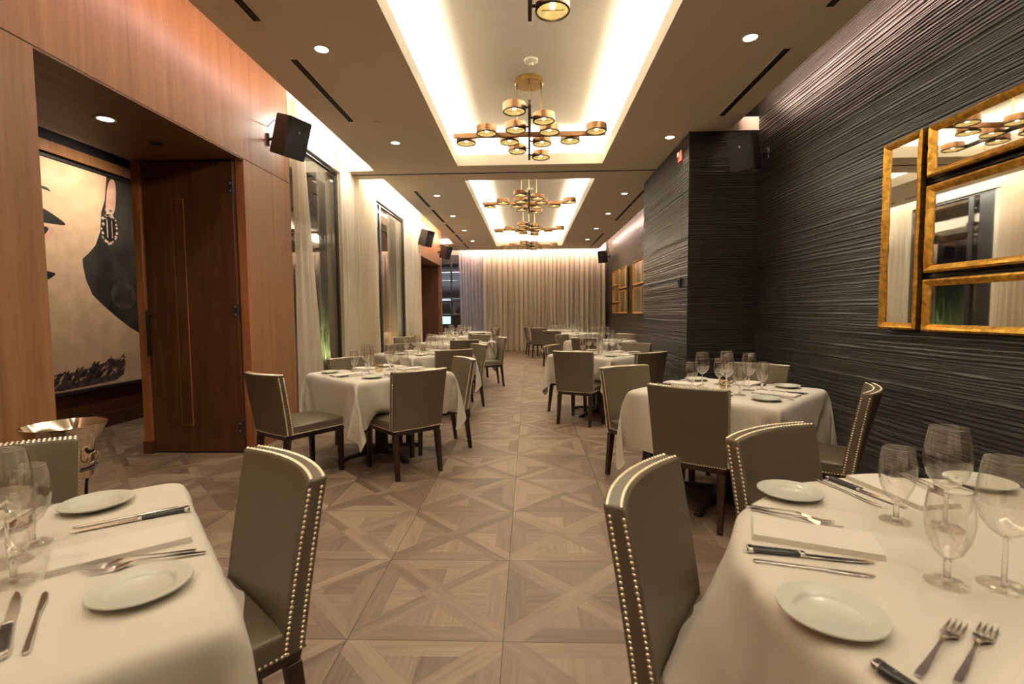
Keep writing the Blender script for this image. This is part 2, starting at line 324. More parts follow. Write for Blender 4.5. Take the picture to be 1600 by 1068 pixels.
# draped cloth shapes, one list of whole numbers per table (second differences of x, y, z in units of 2 mm, row by row)
CLOTH = {
    'L0': (36, [
-255,9,-2,17,17,-6,-22,-20,21,21,21,24,25,24,24,25,24,25,24,24,25,24,25,24,25,24,23,16,7,24,-7,-8,7,14,8,16,18,-2,-7,12,-15,1,14,3,-1,-4,-1,1,-1,0,0,1,-1,0,0,0,1,-1,1,-1,0,0,0,1,-1,3,0,2,0,9,-6,5,3,-33,10,-8,-11,9,-13,5,14,0,-6,0,0,1,-1,0,0,0,1,-1,1,-1,1,-1,0,1,-1,1,-1,-1,6,-5,2,6,2,1,5,-34,1,12,-5,-5,-11,4,-2,12,1,-6,
-1,1,0,0,1,-1,1,-1,0,0,0,0,0,1,-1,1,-1,1,-1,3,-5,1,15,-7,7,-31,1,3,-7,18,1,-6,-14,-2,6,9,-6,1,0,0,0,0,0,0,0,1,-1,1,-1,0,0,0,0,0,0,3,0,2,0,5,3,-31,0,16,23,-22,2,15,12,2,-15,-6,17,-7,3,0,-1,1,-1,1,-1,0,0,0,0,0,1,-1,1,-1,1,0,3,0,-4,13,-4,-29,8,23,10,0,-23,1,1,3,13,12,-12,1,2,1,1,1,-1,0,0,0,1,-1,
1,-1,1,-1,1,-1,0,0,0,2,2,-2,7,-27,20,18,1,-2,-16,-1,-9,-8,-3,-1,4,13,-2,7,0,0,0,0,0,0,0,0,0,0,0,0,0,0,0,1,-1,1,0,4,6,-21,25,3,-11,-14,-13,5,24,-1,-2,-6,-8,-9,-7,-1,6,2,1,1,0,1,-1,1,-1,1,-1,1,-1,1,-1,1,-1,1,-1,4,0,-2,2,-15,-10,-3,2,1,-3,23,1,-1,0,-1,-3,-3,-9,-6,-1,0,0,0,0,0,0,0,0,0,0,0,0,1,-1,1,-1,1,
-1,0,-9,-4,1,-4,-2,-4,-2,0,9,-3,-2,-5,-3,0,1,3,1,0,-1,0,0,0,1,-1,1,-1,1,-1,1,-1,0,0,0,0,0,1,-1,1,3,1,3,2,1,0,-1,7,-3,-3,1,-1,-1,2,-2,1,-1,1,-1,1,-1,0,0,0,0,0,1,-1,1,-1,1,-1,1,-1,0,1,-1,0,1,1,1,2,-1,2,8,1,-2,-2,5,-3,-8,1,0,0,0,1,-1,1,-1,1,-1,1,-1,0,0,0,0,0,0,0,0,0,0,0,1,-2,1,1,-1,2,
0,8,0,0,1,-12,0,3,0,0,1,-1,0,0,0,0,0,0,0,0,0,0,0,1,-1,1,-1,1,-1,0,0,0,1,-1,-1,2,1,-1,3,3,-5,-6,4,1,0,0,0,0,1,-1,1,-1,1,-1,1,-1,1,-1,1,-1,0,0,0,0,0,0,0,-1,1,-1,1,0,0,0,0,0,-1,0,2,-1,1,-1,0,1,-1,0,0,0,0,0,0,0,0,0,0,0,1,-1,1,-1,1,-1,1,-1,0,0,0,0,1,-2,0,1,0,0,-1,0,1,-1,1,0,
0,1,-1,1,-1,1,-1,1,-1,1,-1,1,-1,0,0,0,0,0,0,0,1,-1,-1,2,0,-1,2,0,-1,-2,1,0,0,1,0,0,-1,1,0,0,0,0,0,0,0,0,0,0,0,0,0,0,0,0,0,0,0,0,0,0,-1,0,1,-1,1,-1,0,-1,0,1,0,-1,0,1,1,-1,1,-1,1,-1,1,-1,1,-1,1,-1,1,-1,1,-1,1,-1,1,-1,0,0,0,0,0,0,0,-1,3,-1,0,1,-1,0,1,0,0,0,0,0,0,0,0,0,0,0,
0,0,0,0,0,0,1,-1,0,0,0,0,0,0,0,1,-1,0,1,-2,0,-1,1,0,0,0,0,0,0,1,-1,1,-1,1,-1,1,-1,1,-1,1,-1,1,-1,0,0,1,-1,1,-1,1,-1,-1,0,1,0,-1,0,-2,2,-1,0,1,0,1,-1,0,0,0,0,0,0,0,0,0,0,0,0,0,0,1,-1,0,0,0,0,0,-1,1,1,-1,-1,1,-1,0,-2,-1,3,-1,-1,1,0,1,0,0,1,-1,1,-1,1,-1,1,-1,1,-1,1,-1,0,0,1,-1,
1,-1,1,0,-1,0,-1,0,-1,2,-1,-6,-1,5,1,1,0,0,0,1,-1,0,0,0,0,0,0,0,0,0,0,0,1,-1,0,0,0,0,0,0,0,0,0,0,0,0,-1,1,-5,-1,-2,6,3,1,-1,-1,0,1,-1,0,0,0,0,1,-1,1,-1,1,-1,0,0,1,-1,1,-1,1,-1,0,0,-1,0,1,1,2,-1,-4,0,3,-1,-2,1,0,3,0,0,0,1,-1,1,-1,0,0,0,0,0,0,0,0,0,1,-1,1,-1,0,-1,2,1,3,1,0,
-1,2,-1,0,-1,1,1,-1,2,-1,0,0,0,0,0,0,0,0,1,-1,1,-1,1,-1,1,-1,0,0,0,0,1,-1,-2,0,-1,-1,-2,2,0,2,2,3,-1,-1,-1,-2,-2,0,0,1,-1,1,-1,1,-1,0,0,0,0,0,0,0,0,0,0,0,1,0,-1,-4,-3,-3,-1,2,-2,1,4,-2,-5,-2,-1,-1,-1,0,8,1,-1,1,-1,1,-1,1,-1,1,-1,1,-1,1,-1,1,-1,1,-1,0,0,5,5,5,3,3,1,2,0,-21,0,3,1,-2,0,11,
15,-2,-3,-1,-1,0,0,0,0,0,0,0,0,0,0,0,0,0,-1,0,-2,-1,5,12,5,5,1,0,0,0,-16,-2,-4,2,11,16,2,-9,2,0,0,-2,1,-1,1,-1,1,-1,1,-1,0,0,0,-1,1,-1,-1,-1,-3,9,-20,6,3,5,10,6,3,-20,4,13,10,8,-8,-1,-6,2,0,-1,1,-2,1,-1,0,0,0,0,0,1,-1,0,0,0,0,0,-2,1,-5,18,-28,2,1,-2,1,6,-6,14,3,6,-15,11,-23,15,-2,0,-2,-1,1,-1,0,1,
-1,1,-1,0,-1,1,0,0,-1,1,-1,-2,1,-4,13,2,-22,-2,4,-2,-1,16,0,2,-22,20,-21,0,9,-1,-1,-2,0,0,0,1,-1,1,-1,0,1,-1,0,0,0,0,-1,1,-1,-1,1,-5,21,-5,-13,-16,9,3,20,-9,-21,26,-14,-12,13,-1,1,2,1,-5,0,0,-1,0,-1,1,0,-1,1,-1,1,0,0,-1,-2,-2,2,-7,2,15,6,-3,-15,-12,0,1,-12,26,-7,-18,-1,16,-1,0,-1,-2,4,0,0,0,0,0,-2,0,0,-3,-1,0,0,1,
2,0,0,-9,1,-2,1,22,-5,2,-19,-12,-9,25,-4,-16,-6,4,9,0,2,-3,4,1,-1,-1,0,0,0,1,0,0,-2,-3,-2,0,-1,-1,3,-2,-4,3,-3,-1,11,8,-2,0,-13,-305,7,19,12,10,18,6,11,0,-13,-11,-4,2,3,2,0,1,2,1,0,0,-1,0,-2,-2,-3,-9,10,21,-3,-22,-23,-22,7,18,7,2,19,-20,-13,7,-2,0,5,-3,7,-1,1,1,-1,-1,-1,2,0,-2,0,0,0,0,0,0,2,0,2,-3,-1,-3,-2,1,10,9,
-6,-5,5,17,1,-18,-14,11,-7,4,2,4,0,-1,-1,0,2,-1,-1,0,1,-1,0,1,-1,0,1,-1,2,0,0,-6,0,0,0,17,-1,-8,3,1,17,3,0,-19,-14,4,3,1,3,-1,2,1,1,-2,0,0,-1,0,0,0,0,1,-1,1,1,0,1,-1,2,-8,1,9,10,-9,2,3,2,17,-1,0,3,-17,-11,-3,6,2,1,1,1,0,0,0,-1,1,-1,1,0,-1,1,1,-1,-1,0,2,-1,0,-4,0,16,-3,-3,3,3,-10,-3,13,9,0,0,-15,
-12,2,1,6,1,-2,0,-2,2,0,0,-1,-1,1,0,0,-1,1,0,2,1,-3,-3,-2,9,10,-12,10,-3,-13,1,0,-5,3,13,7,1,-14,-16,4,4,3,0,0,1,-2,0,-1,1,0,0,0,0,1,0,0,-1,2,-2,-3,-2,18,-9,12,-9,-7,9,10,20,-3,-6,-8,0,6,6,-9,-15,3,4,4,-2,-2,1,0,0,1,-1,0,0,0,0,0,1,-2,2,1,-7,10,5,0,-3,5,3,-2,-9,4,2,5,4,4,0,0,-1,-12,0,0,0,0,1,-1,
-1,0,-1,1,-1,-1,0,0,0,0,1,-1,-2,-5,18,1,0,-8,-7,-1,-5,2,7,1,-1,1,0,3,4,6,4,0,0,0,0,0,-1,1,0,0,0,-1,1,0,0,-1,0,1,-1,1,1,-5,-10,-3,-1,-1,-1,0,-5,22,1,1,0,0,0,0,0,0,1,0,0,-1,0,1,0,-1,0,0,1,0,-1,0,1,-1,0,1,-1,1,0,-1,-1,0,-1,0,0,1,24,0,0,0,0,0,-1,1,1,0,-1,0,1,0,-1,0,1,0,-1,0,0,1,0,-1,
1,0,-1,1,0,-1,1,0,-1,0,0,0,-1,23,0,1,0,-2,1,1,0,1,-1,1,0,-1,0,1,0,-1,0,1,0,-1,0,0,1,-1,0,1,0,-1,0,0,0,1,0,-1,0,1,23,-1,0,0,2,0,1,-1,0,1,-1,0,1,0,-1,0,1,0,-1,0,1,0,-1,0,1,0,-1,0,1,0,0,-1,0,0,1,0,-1,22,2,-1,1,1,0,-1,1,-1,0,1,0,-1,0,1,0,-1,0,1,0,-1,0,1,0,-1,0,1,0,0,-1,0,1,0,
-1,0,0,1,25,-1,1,0,-1,0,1,-1,1,0,0,-1,1,0,-1,0,1,0,-1,0,1,0,-1,0,1,0,-1,0,0,1,0,-1,0,1,0,-1,0,24,1,-1,0,1,-1,0,1,-1,0,0,1,-1,0,1,0,-1,0,1,0,-1,0,1,0,0,-1,1,0,0,-1,0,1,0,-1,0,1,0,24,0,1,0,-1,1,0,-1,1,0,-1,0,1,0,-1,0,1,0,0,-1,1,0,0,-1,0,1,0,-1,0,1,0,-1,0,1,0,-1,0,25,0,-1,0,1,
-1,0,1,-1,0,1,0,-1,0,1,0,-1,0,0,1,0,-1,0,1,0,-1,0,1,0,-1,0,1,0,-1,0,1,-1,24,0,1,-1,0,1,0,-1,1,0,-1,0,1,0,-1,0,1,0,-1,0,0,1,0,-1,0,1,0,-1,0,1,0,-1,0,1,-1,0,1,25,0,-1,1,0,-1,0,1,0,-1,1,0,-1,0,1,0,-1,0,1,0,-1,0,0,1,0,-1,0,1,0,-1,0,1,-1,0,1,0,-1,24,0,1,-1,0,1,-1,0,0,1,0,-1,1,0,
-1,0,1,0,0,-1,1,0,0,-1,0,1,0,-1,0,1,0,-1,1,0,-1,0,1,24,0,0,1,-1,0,1,0,0,-1,0,1,0,-1,1,0,-1,0,0,1,0,-1,0,1,0,-1,0,1,0,-1,0,1,-1,0,1,0,-1,23,1,0,0,1,0,-1,0,0,1,0,-1,0,1,-1,0,1,0,-1,0,0,1,0,-1,0,1,0,-1,0,1,-1,0,1,-1,0,0,1,24,-1,0,1,0,0,1,0,0,-1,0,1,0,-1,1,0,-1,0,1,0,-1,0,0,
1,0,0,-1,1,0,-1,1,0,-1,1,0,-1,0,24,1,0,-1,0,0,0,0,0,1,0,-1,0,1,-1,0,1,0,-1,0,1,0,0,-1,0,0,1,0,-1,1,-1,0,0,0,-1,1,-1,25,-1,0,0,0,0,1,0,0,0,-1,1,0,-1,1,0,-1,0,1,0,-1,0,0,1,0,0,-1,0,1,-1,0,-1,1,0,0,0,1,24,0,0,0,0,1,-1,0,1,-1,1,-1,0,1,-1,0,1,0,-1,0,1,0,0,-1,0,0,1,0,-1,0,0,0,
-1,-1,0,0,0,24,0,0,-1,-3,-3,-5,8,6,-1,-1,1,-1,0,1,0,-1,0,1,0,0,-1,0,1,0,0,0,1,0,-6,0,-4,-3,-2,-1,-6,-4,-8,-3,-5,0,6,11,17,0,-22,10,2,-5,2,0,-1,2,0,1,-2,2,-1,1,1,-2,0,0,5,-7,2,12,-4,-3,-5,-5,-6,-1,-1,-17,2,11,12,10,1,-2,-24,13,-9,7,-2,-3,1,2,-3,2,-2,2,-2,2,0,1,-2,0,5,-12,10,-5,-11,20,11,2,0,2,-2,-4,0,12,6,1,
-6,2,-23,0,14,-5,0,5,-6,0,0,1,-1,1,1,0,1,3,-5,0,1,-1,-3,8,-1,-12,-1,8,16,1,-2,1,3,20,-2,-3,-7,7,-20,1,2,7,-2,1,-3,4,-3,-2,0,1,1,0,3,0,-5,-1,2,2,-6,1,5,1,-4,-14,2,6,21,3,0,-1,12,-3,-1,8,-17,-9,0,14,-2,2,4,-4,0,0,3,-3,0,0,1,-2,-2,-1,1,4,-3,-6,4,-1,5,0,-12,4,-8,4,17,9,3,4,7,4,-14,-14,7,-2,13,0,2,-4,7,-3,
-3,-6,-2,-4,-3,-4,2,-2,6,5,-1,-3,5,6,2,-4,-2,-1,-9,2,-3,-5,10,14,14,0,-13,-12,6,2,3,4,-1,8,6,5,2,0,-2,0,-2,-4,-3,-9,-4,-7,-2,-1,5,7,-5,1,2,0,3,-9,4,-10,2,1,3,14,-11,-9,-6,5,-4,16,-2,1,9,-6,4,6,4,3,0,-1,1,-1,1,0,-3,-6,-3,-2,-13,3,1,0,1,-9,0,-6,7,-4,-1,0,112,16,15,14,14,11,7,8,-1,0,-1,0,-1,0,0,0,0,0,-1,0,0,-1,
0,0,-1,0,0,0,-1,-3,-5,-5,-7,-15,-15,-16,-16,14,4,1,1,0,2,1,0,2,-1,0,0,1,0,-1,0,0,0,1,-1,0,1,-1,0,1,-1,0,0,1,-2,0,0,-4,0,-1,1,-3,13,1,4,2,0,0,3,0,1,1,0,0,-1,0,1,0,-1,0,0,1,0,-1,1,-1,0,1,-1,0,-1,1,-1,-1,-3,0,0,-4,1,14,-1,1,3,3,1,1,0,3,-1,0,0,1,0,-1,0,1,0,-1,0,0,1,-1,1,0,-1,1,0,-1,0,0,
-4,-1,0,-4,1,0,13,1,-1,0,4,3,2,1,1,0,1,-1,0,0,1,0,-1,0,1,0,-1,0,1,-1,0,1,-1,0,0,-1,0,-3,-1,-4,1,0,-4,9,1,2,1,0,4,3,3,1,1,-1,1,0,-1,0,0,1,0,-1,0,1,-1,0,1,-1,0,1,-1,0,0,-3,-2,-4,1,-2,-3,1,10,0,0,2,1,0,4,4,3,0,1,-1,0,1,0,-1,0,0,1,0,-1,1,0,-1,1,0,-1,1,-1,-1,-4,-4,0,-3,0,0,0,6,2,2,
0,0,1,0,6,5,1,1,1,0,-1,0,1,0,-1,0,0,1,-1,0,1,-1,0,1,-1,-1,-2,-7,-1,-1,-2,-3,0,-3,0,0,0,2,2,2,3,2,9,3,-1,0,0,1,0,0,-1,1,0,0,0,1,-1,0,1,0,0,1,1,-13,-2,-4,-4,-1,0,-3,0,0,0,0,0,0,1,0,0,1,-2,0,0,0,0,0,0,1,0,0,0,0,0,1,0,0,0,0,0,2,-1,-2,0,2,0,0,0,-1,1,0,1,-1,0,-1,1,0,-1,0,0,0,
0,0,0,0,0,0,0,0,0,0,0,0,0,0,0,0,1,-1,0,-1,-1,0,0,0,1,2,0,-1,0,0,0,0,0,-1,0,0,0,0,0,0,0,0,0,0,0,0,0,0,0,0,0,0,0,0,0,0,0,0,-1,0,0,-1,2,1,-1,0,0,0,-2,0,1,-1,0,0,0,0,0,0,0,0,0,0,0,0,0,0,0,0,0,0,0,0,-1,1,0,0,0,-1,1,3,-1,0,0,-2,-1,1,1,-1,0,0,0,0,0,0,0,0,0,0,0,0,
0,0,0,0,0,0,0,-1,1,0,0,-1,1,-1,1,0,1,1,-2,-2,2,1,0,-1,0,0,0,0,0,0,0,0,0,0,0,0,0,0,0,0,0,0,0,0,0,-1,1,0,0,0,0,0,0,1,-1,0,1,-1,0,0,0,0,0,0,0,0,0,0,0,0,0,0,0,0,0,0,0,0,0,0,0,0,0,0,-1,1,-1,1,0,-1,0,0,0,0,0,0,0,0,0,0,0,0,0,0,0,0,0,0,0,0,0,0,0,0,0,0,0,0,0,0,
0,0,0,0,0,-1,1,0,0,0,0,0,0,0,1,-1,0,0,0,0,0,0,0,0,0,0,0,0,0,0,0,0,0,0,0,0,0,-1,1,-1,1,0,0,0,0,0,0,0,1,0,0,-1,0,0,0,0,0,0,0,0,0,0,0,0,0,0,0,0,0,0,0,0,-1,0,1,-1,1,0,-1,1,-1,0,0,0,0,0,0,0,0,1,-1,0,0,0,0,0,0,0,0,0,0,0,0,0,0,0,0,0,0,0,0,0,0,0,-1,1,-1,1,0,0,
1,-1,0,0,0,1,-1,0,0,0,0,0,0,0,0,0,0,0,0,0,0,0,0,0,0,0,0,0,-1,1,0,0,0,0,0,0,0,0,1,-1,0,1,-1,0,0,0,0,0,0,0,0,0,0,0,0,0,0,0,0,0,0,0,0,0,0,0,0,-1,1,-1,1,0,-1,1,1,-1,0,1,-1,0,0,0,0,0,0,0,0,0,0,0,0,0,0,0,0,0,0,0,0,0,0,-1,1,-1,1,0,0,0,0,-1,-1,1,1,1,-1,0,0,0,0,0,
0,0,0,0,0,0,0,0,0,0,0,0,0,0,0,0,0,-1,1,0,0,0,-1,1,0,-1,-1,0,0,1,0,0,0,1,-1,0,0,0,0,0,0,0,0,0,0,0,0,0,0,0,0,0,0,0,0,0,-1,1,-1,1,0,-1,1,-1,0,0,0,1,0,0,0,0,0,0,0,0,0,0,0,0,0,0,0,0,0,0,0,0,0,0,0,0,-1,1,-1,1,-1,0,0,0,0,0,0,0,-1,1,0,0,0,0,0,0,0,0,0,0,0,0,0,0,
0,0,0,0,0,0,0,0,0,0,-1,1,0,0,0,0,0,0,0,1,0,0,-1,0,-1,1,0,0,0,0,0,0,0,0,0,0,0,0,0,0,0,0,0,0,0,0,-1,1,0,0,0,0,0,0,1,0,-1,-1,0,0,-1,-1,-2,3,0,0,0,0,0,1,0,0,0,0,0,0,1,0,0,0,0,-1,0,0,-1,1,-1,1,0,2,0,-5,0,-1,1,0,-3,-2,-3,-13,1,2,-1,1,0,0,0,0,0,1,0,0,0,0,0,0,0,0,-1,0,
16,3,1,3,1,1,-1,0,-5,-1,0,-2,-4,-1,-1,-8,-1,-1,0,0,-1,1,0,-1,1,0,-1,0,1,0,-1,0,0,1,1,0,0,2,9,2,0,1,2,2,2,-8,-1,-3,-2,0,-1,-5,-2,-1,-1,-1,2,-1,-1,0,1,-1,0,1,0,-1,1,0,0,0,0,0,0,0,2,2,5,4,0,-1,1,0,-12,-2,0,0,-1,-3,-4,-2,0,-1,4,-4,1,0,0,-1,1,0,-1,1,1,-1,0,-1,1,-1,0,1,0,1,4,0,3,5,1,-1,0,-14,
0,0,-2,-2,-4,0,-2,0,0,0,0,0,0,0,0,0,0,1,-1,-1,0,0,1,0,0,0,0,0,0,2,3,0,2,4,2,2,-14,-1,-2,-1,-3,0,-1,-2,0,2,0,1,-2,-1,2,2,1,2,-1,-2,1,-2,-2,-1,0,0,-1,1,0,2,-2,4,1,0,3,2,1,-15,-1,-1,-2,-2,0,-3,1,0,1,6,8,3,2,-3,-2,-2,-2,0,3,-9,-3,0,-1,-2,0,0,0,0,0,2,2,2,-1,0,3,2,-17,-1,-1,-2,0,0,-3,0,0,4,
-3,2,7,6,6,2,0,0,0,-1,-4,-8,-6,-2,-1,-2,0,-1,2,-1,3,-1,3,0,-1,0,3,
    ]),
    'L1': (36, [
-245,16,11,-16,-22,-20,8,17,23,20,19,23,23,24,25,24,24,25,24,24,25,24,24,24,24,24,24,15,21,20,-8,1,11,-6,-4,17,17,-17,-1,5,21,3,-1,-14,4,-2,-1,3,0,0,0,-1,1,0,0,0,0,0,0,0,0,0,0,0,1,-1,1,-4,13,-7,-4,17,0,-1,-8,-7,-3,11,16,2,-12,3,-2,-2,1,1,-1,1,0,0,0,-1,1,0,0,0,0,0,1,-1,0,2,1,-8,9,1,-4,12,3,-2,-8,-12,0,-2,-3,18,10,-4,-11,2,
0,2,-2,2,0,0,-1,1,0,0,0,0,0,0,1,-1,0,0,1,1,-8,16,-8,-1,9,2,-15,-8,-7,-1,-6,-1,-2,24,3,-12,0,2,-1,1,0,-1,1,0,0,0,0,0,-1,1,0,0,0,1,-1,2,-2,1,5,-9,12,7,-23,0,-8,23,-14,-10,-9,-3,-3,28,-14,0,1,0,0,1,0,0,0,-1,1,-1,1,0,0,0,0,0,0,1,0,2,3,-7,9,4,-22,-3,-6,1,21,-1,-1,-9,-14,-7,1,14,-5,1,0,0,-1,1,-1,1,0,0,
0,0,0,0,0,0,0,0,0,2,-2,8,-1,-2,-23,-2,0,-1,-1,21,0,1,-1,-1,-13,-12,6,-5,3,0,1,0,0,0,0,0,0,0,0,0,0,0,0,0,0,0,1,1,3,-15,-12,0,-1,4,4,6,4,0,2,9,3,5,-4,-15,-6,0,1,0,1,-1,1,0,0,0,0,-1,1,0,0,0,0,1,0,1,5,-24,2,10,10,7,3,3,0,-17,3,5,-2,1,2,5,2,-1,2,0,0,0,0,0,-1,1,-1,1,0,0,0,0,0,0,0,0,
0,-1,6,-2,-6,-2,-6,-4,-5,2,-22,5,-3,-1,2,2,3,8,7,-1,0,0,0,0,0,0,0,0,0,0,0,-1,1,-1,1,-1,1,0,-1,6,3,0,-4,2,1,-3,-17,-7,0,4,3,2,3,0,0,-5,0,-1,1,-1,1,0,0,0,0,0,0,0,0,0,0,0,0,0,-1,1,-4,6,7,3,0,-9,-7,-5,-5,4,1,0,-1,-1,2,0,0,0,0,0,0,0,-1,1,-1,1,0,0,0,0,0,0,0,0,0,0,-1,0,1,0,5,4,-10,-7,
3,-2,-1,-1,1,4,0,-1,0,0,0,0,0,0,0,0,0,0,0,-1,1,-1,1,-1,1,-1,1,-1,1,0,0,-3,-4,0,4,9,-2,-5,-5,0,4,2,-1,0,-1,1,0,0,0,0,0,0,0,0,0,0,0,0,0,0,0,0,0,0,0,0,0,2,-4,2,-4,-1,8,0,0,-4,-1,0,3,0,1,1,-1,1,0,0,0,0,0,0,0,0,0,0,0,0,0,0,0,0,0,0,0,0,-1,1,-1,1,-1,4,0,-1,-4,0,3,0,0,0,0,1,
0,-1,1,0,0,-1,1,-1,1,-1,1,-1,1,0,0,0,0,-1,1,-1,1,-1,2,-1,0,-1,3,0,1,-2,-1,1,2,0,0,1,-1,0,0,0,-1,1,0,0,0,0,0,0,0,0,-1,1,-1,1,0,0,0,0,1,-1,0,0,-1,3,0,0,-3,1,2,-1,0,1,-1,1,0,0,0,0,0,0,0,0,0,0,0,0,0,0,0,0,0,0,0,0,0,-1,1,1,-1,1,2,0,0,-3,1,0,1,1,-1,1,0,-1,1,0,0,0,0,0,0,0,
0,0,0,0,0,0,0,0,0,0,0,0,0,0,0,1,2,-1,1,-1,-2,-1,2,0,0,1,0,-1,1,0,0,0,0,0,-1,1,0,0,0,0,0,0,0,0,0,0,-1,1,0,0,-1,2,1,-2,3,-1,1,-3,1,0,1,0,1,0,1,-1,0,-1,1,-1,1,0,0,-1,1,-1,1,-1,1,-1,1,-1,1,0,0,0,1,0,-2,-1,3,-3,5,0,-3,1,1,-1,2,0,-1,0,1,0,0,0,0,0,0,0,0,0,0,0,0,0,0,0,0,0,
0,0,0,0,0,1,1,-1,-4,6,0,-6,4,-1,3,-1,0,1,1,-1,0,0,0,0,0,0,0,0,0,0,0,0,0,0,0,0,0,0,0,-1,0,2,-2,-1,1,-4,5,4,6,-4,-2,-2,3,-1,0,-1,1,-1,1,-1,1,-1,1,-1,1,0,0,0,0,0,0,0,0,0,0,0,0,0,-1,2,2,-6,-2,3,4,10,-4,-3,-3,-3,2,1,0,0,0,0,0,0,0,0,0,0,-1,1,-1,1,0,0,0,0,0,0,0,1,1,3,-4,-7,0,2,
-1,7,12,2,-11,-6,-3,-1,2,5,-1,1,-1,1,0,0,0,0,0,0,0,0,0,-1,1,0,0,0,0,0,0,-2,-4,0,3,1,1,1,1,18,-2,2,-1,-1,-4,-6,-3,-3,0,0,0,-1,1,0,0,0,0,0,0,0,0,0,-1,1,0,0,0,1,-2,-9,1,0,-2,2,4,6,21,1,0,0,-2,-3,-4,-11,-7,4,1,0,0,0,-1,1,0,0,0,0,0,0,0,0,0,-1,1,0,0,-1,-3,-6,-5,0,-4,-4,-1,21,-3,-5,-6,-8,-7,-5,
14,10,-10,0,-1,0,0,1,-1,-1,1,0,0,0,0,0,0,0,0,-2,-1,-3,17,2,-2,0,-6,-4,1,2,-8,-6,-4,-2,-1,7,22,-5,8,-11,0,0,0,0,-1,1,0,0,-1,1,-1,1,-1,1,-1,-2,-1,0,0,1,20,2,0,-1,-2,-5,-4,-22,2,-2,4,17,16,-5,-5,-2,-2,-1,0,1,-1,0,0,0,0,0,0,0,0,0,-1,0,-4,2,-4,1,-1,7,10,-2,11,-1,3,-5,-22,3,17,12,5,-2,-15,14,-11,1,-2,0,0,0,0,0,
0,0,0,0,0,-1,0,-1,-6,3,-2,2,-2,1,5,3,9,-12,18,0,2,-3,9,4,2,3,-24,11,7,-9,1,1,-1,-1,0,0,0,0,0,0,0,0,0,-1,-5,2,-4,2,0,-2,4,-3,10,-1,10,-18,14,7,5,5,1,7,-25,5,13,-7,-3,0,0,-1,0,1,0,-1,0,0,0,-1,-1,-4,-1,2,-2,0,0,1,1,0,-3,5,6,0,9,-19,7,13,-1,5,-20,-4,16,2,-13,2,1,-1,1,0,-1,1,0,0,-4,-2,-1,-2,0,-1,0,2,
1,-1,1,1,0,-6,0,11,4,0,6,-15,11,7,-15,-13,11,11,-2,-8,-4,3,-1,1,0,1,-1,0,-3,-2,0,-5,-4,0,0,1,1,4,1,-1,1,-2,3,-4,1,15,-2,3,2,-283,0,7,13,4,4,21,-17,-9,14,15,-7,-9,-3,-1,2,1,2,2,3,2,3,-2,-5,-2,-6,-1,19,-13,-12,-23,-19,14,19,19,-3,-5,4,-3,-5,-4,7,-6,0,8,3,-2,-7,2,0,2,4,-3,-1,0,-1,0,1,1,2,-1,-2,1,-2,0,0,-2,2,10,6,-1,
-14,1,-4,16,-9,-6,-11,2,9,-11,16,-10,6,-3,0,0,3,-3,0,1,-2,1,-1,-1,-3,2,5,0,0,-2,-6,8,-3,-1,16,0,-4,-12,-7,18,14,0,-7,-3,-14,9,-7,3,6,-1,-5,0,5,-2,2,0,0,1,-2,-1,-1,0,1,1,2,-2,1,2,-3,-1,5,11,-1,-26,3,22,5,17,-1,-3,-5,-6,-12,6,8,-2,-2,-3,1,3,0,-2,1,-1,0,1,-1,0,-1,-2,2,2,1,2,-4,-1,-2,16,1,-26,14,17,1,-7,2,9,9,-4,-4,-14,
1,-4,8,-4,-1,0,2,0,0,0,1,-1,-1,1,-1,-1,0,-1,2,2,-2,0,1,-1,14,-21,16,11,-11,-15,-8,-11,5,9,15,0,-3,-21,-2,13,-7,3,-2,1,0,0,0,-1,0,1,-2,1,0,0,0,-1,2,1,-3,-1,12,-11,16,-5,-17,-2,1,2,-8,4,-6,1,15,13,0,-24,6,-7,4,4,-2,0,0,0,0,0,-1,1,-1,1,-1,-1,-1,3,2,-6,1,10,7,-16,-2,8,7,6,5,24,-11,-1,-2,-7,-2,7,9,-19,4,-2,2,0,1,0,
0,0,0,0,0,0,0,0,0,0,-1,1,-3,9,4,-3,5,1,1,-2,0,1,18,2,3,-2,1,0,2,0,2,-1,-1,0,0,-1,1,0,0,0,0,0,0,0,1,0,0,0,0,1,-1,-1,-3,1,2,-3,-3,-4,1,10,3,-1,2,2,2,2,3,1,0,0,0,1,0,-1,0,0,1,0,0,0,0,-1,0,0,0,0,0,1,-3,-2,-3,-2,0,1,5,-4,23,1,0,0,0,0,0,0,1,0,0,0,-1,0,1,0,0,-1,0,0,0,0,1,0,
0,0,0,0,-1,0,-1,0,-2,0,-1,-2,-2,24,0,1,0,-1,0,0,0,0,0,0,1,0,0,-1,0,0,0,1,0,0,0,-1,0,0,0,0,0,1,-1,1,-1,0,-2,1,-6,0,24,0,0,0,1,0,0,0,0,0,0,-1,0,0,0,1,0,0,-1,0,0,0,1,0,0,0,0,0,-1,0,0,0,-1,1,-3,3,0,24,0,0,0,0,0,0,0,0,0,0,1,0,0,0,-1,0,0,1,0,0,0,-1,0,0,0,0,1,0,0,-1,0,0,
0,0,0,1,25,-1,0,0,0,1,0,0,0,0,0,-1,0,0,1,0,0,0,-1,0,0,0,1,0,0,0,0,-1,0,0,1,0,0,-1,0,0,0,23,1,0,1,0,-1,0,0,0,0,1,0,0,0,-1,0,0,0,1,0,0,0,-1,0,0,0,0,1,0,0,-1,0,0,0,0,1,-1,25,-1,1,-1,0,1,0,0,0,0,-1,0,0,0,1,0,0,0,-1,0,0,0,1,0,0,0,0,-1,0,0,1,0,0,0,0,-1,1,24,1,-1,1,0,
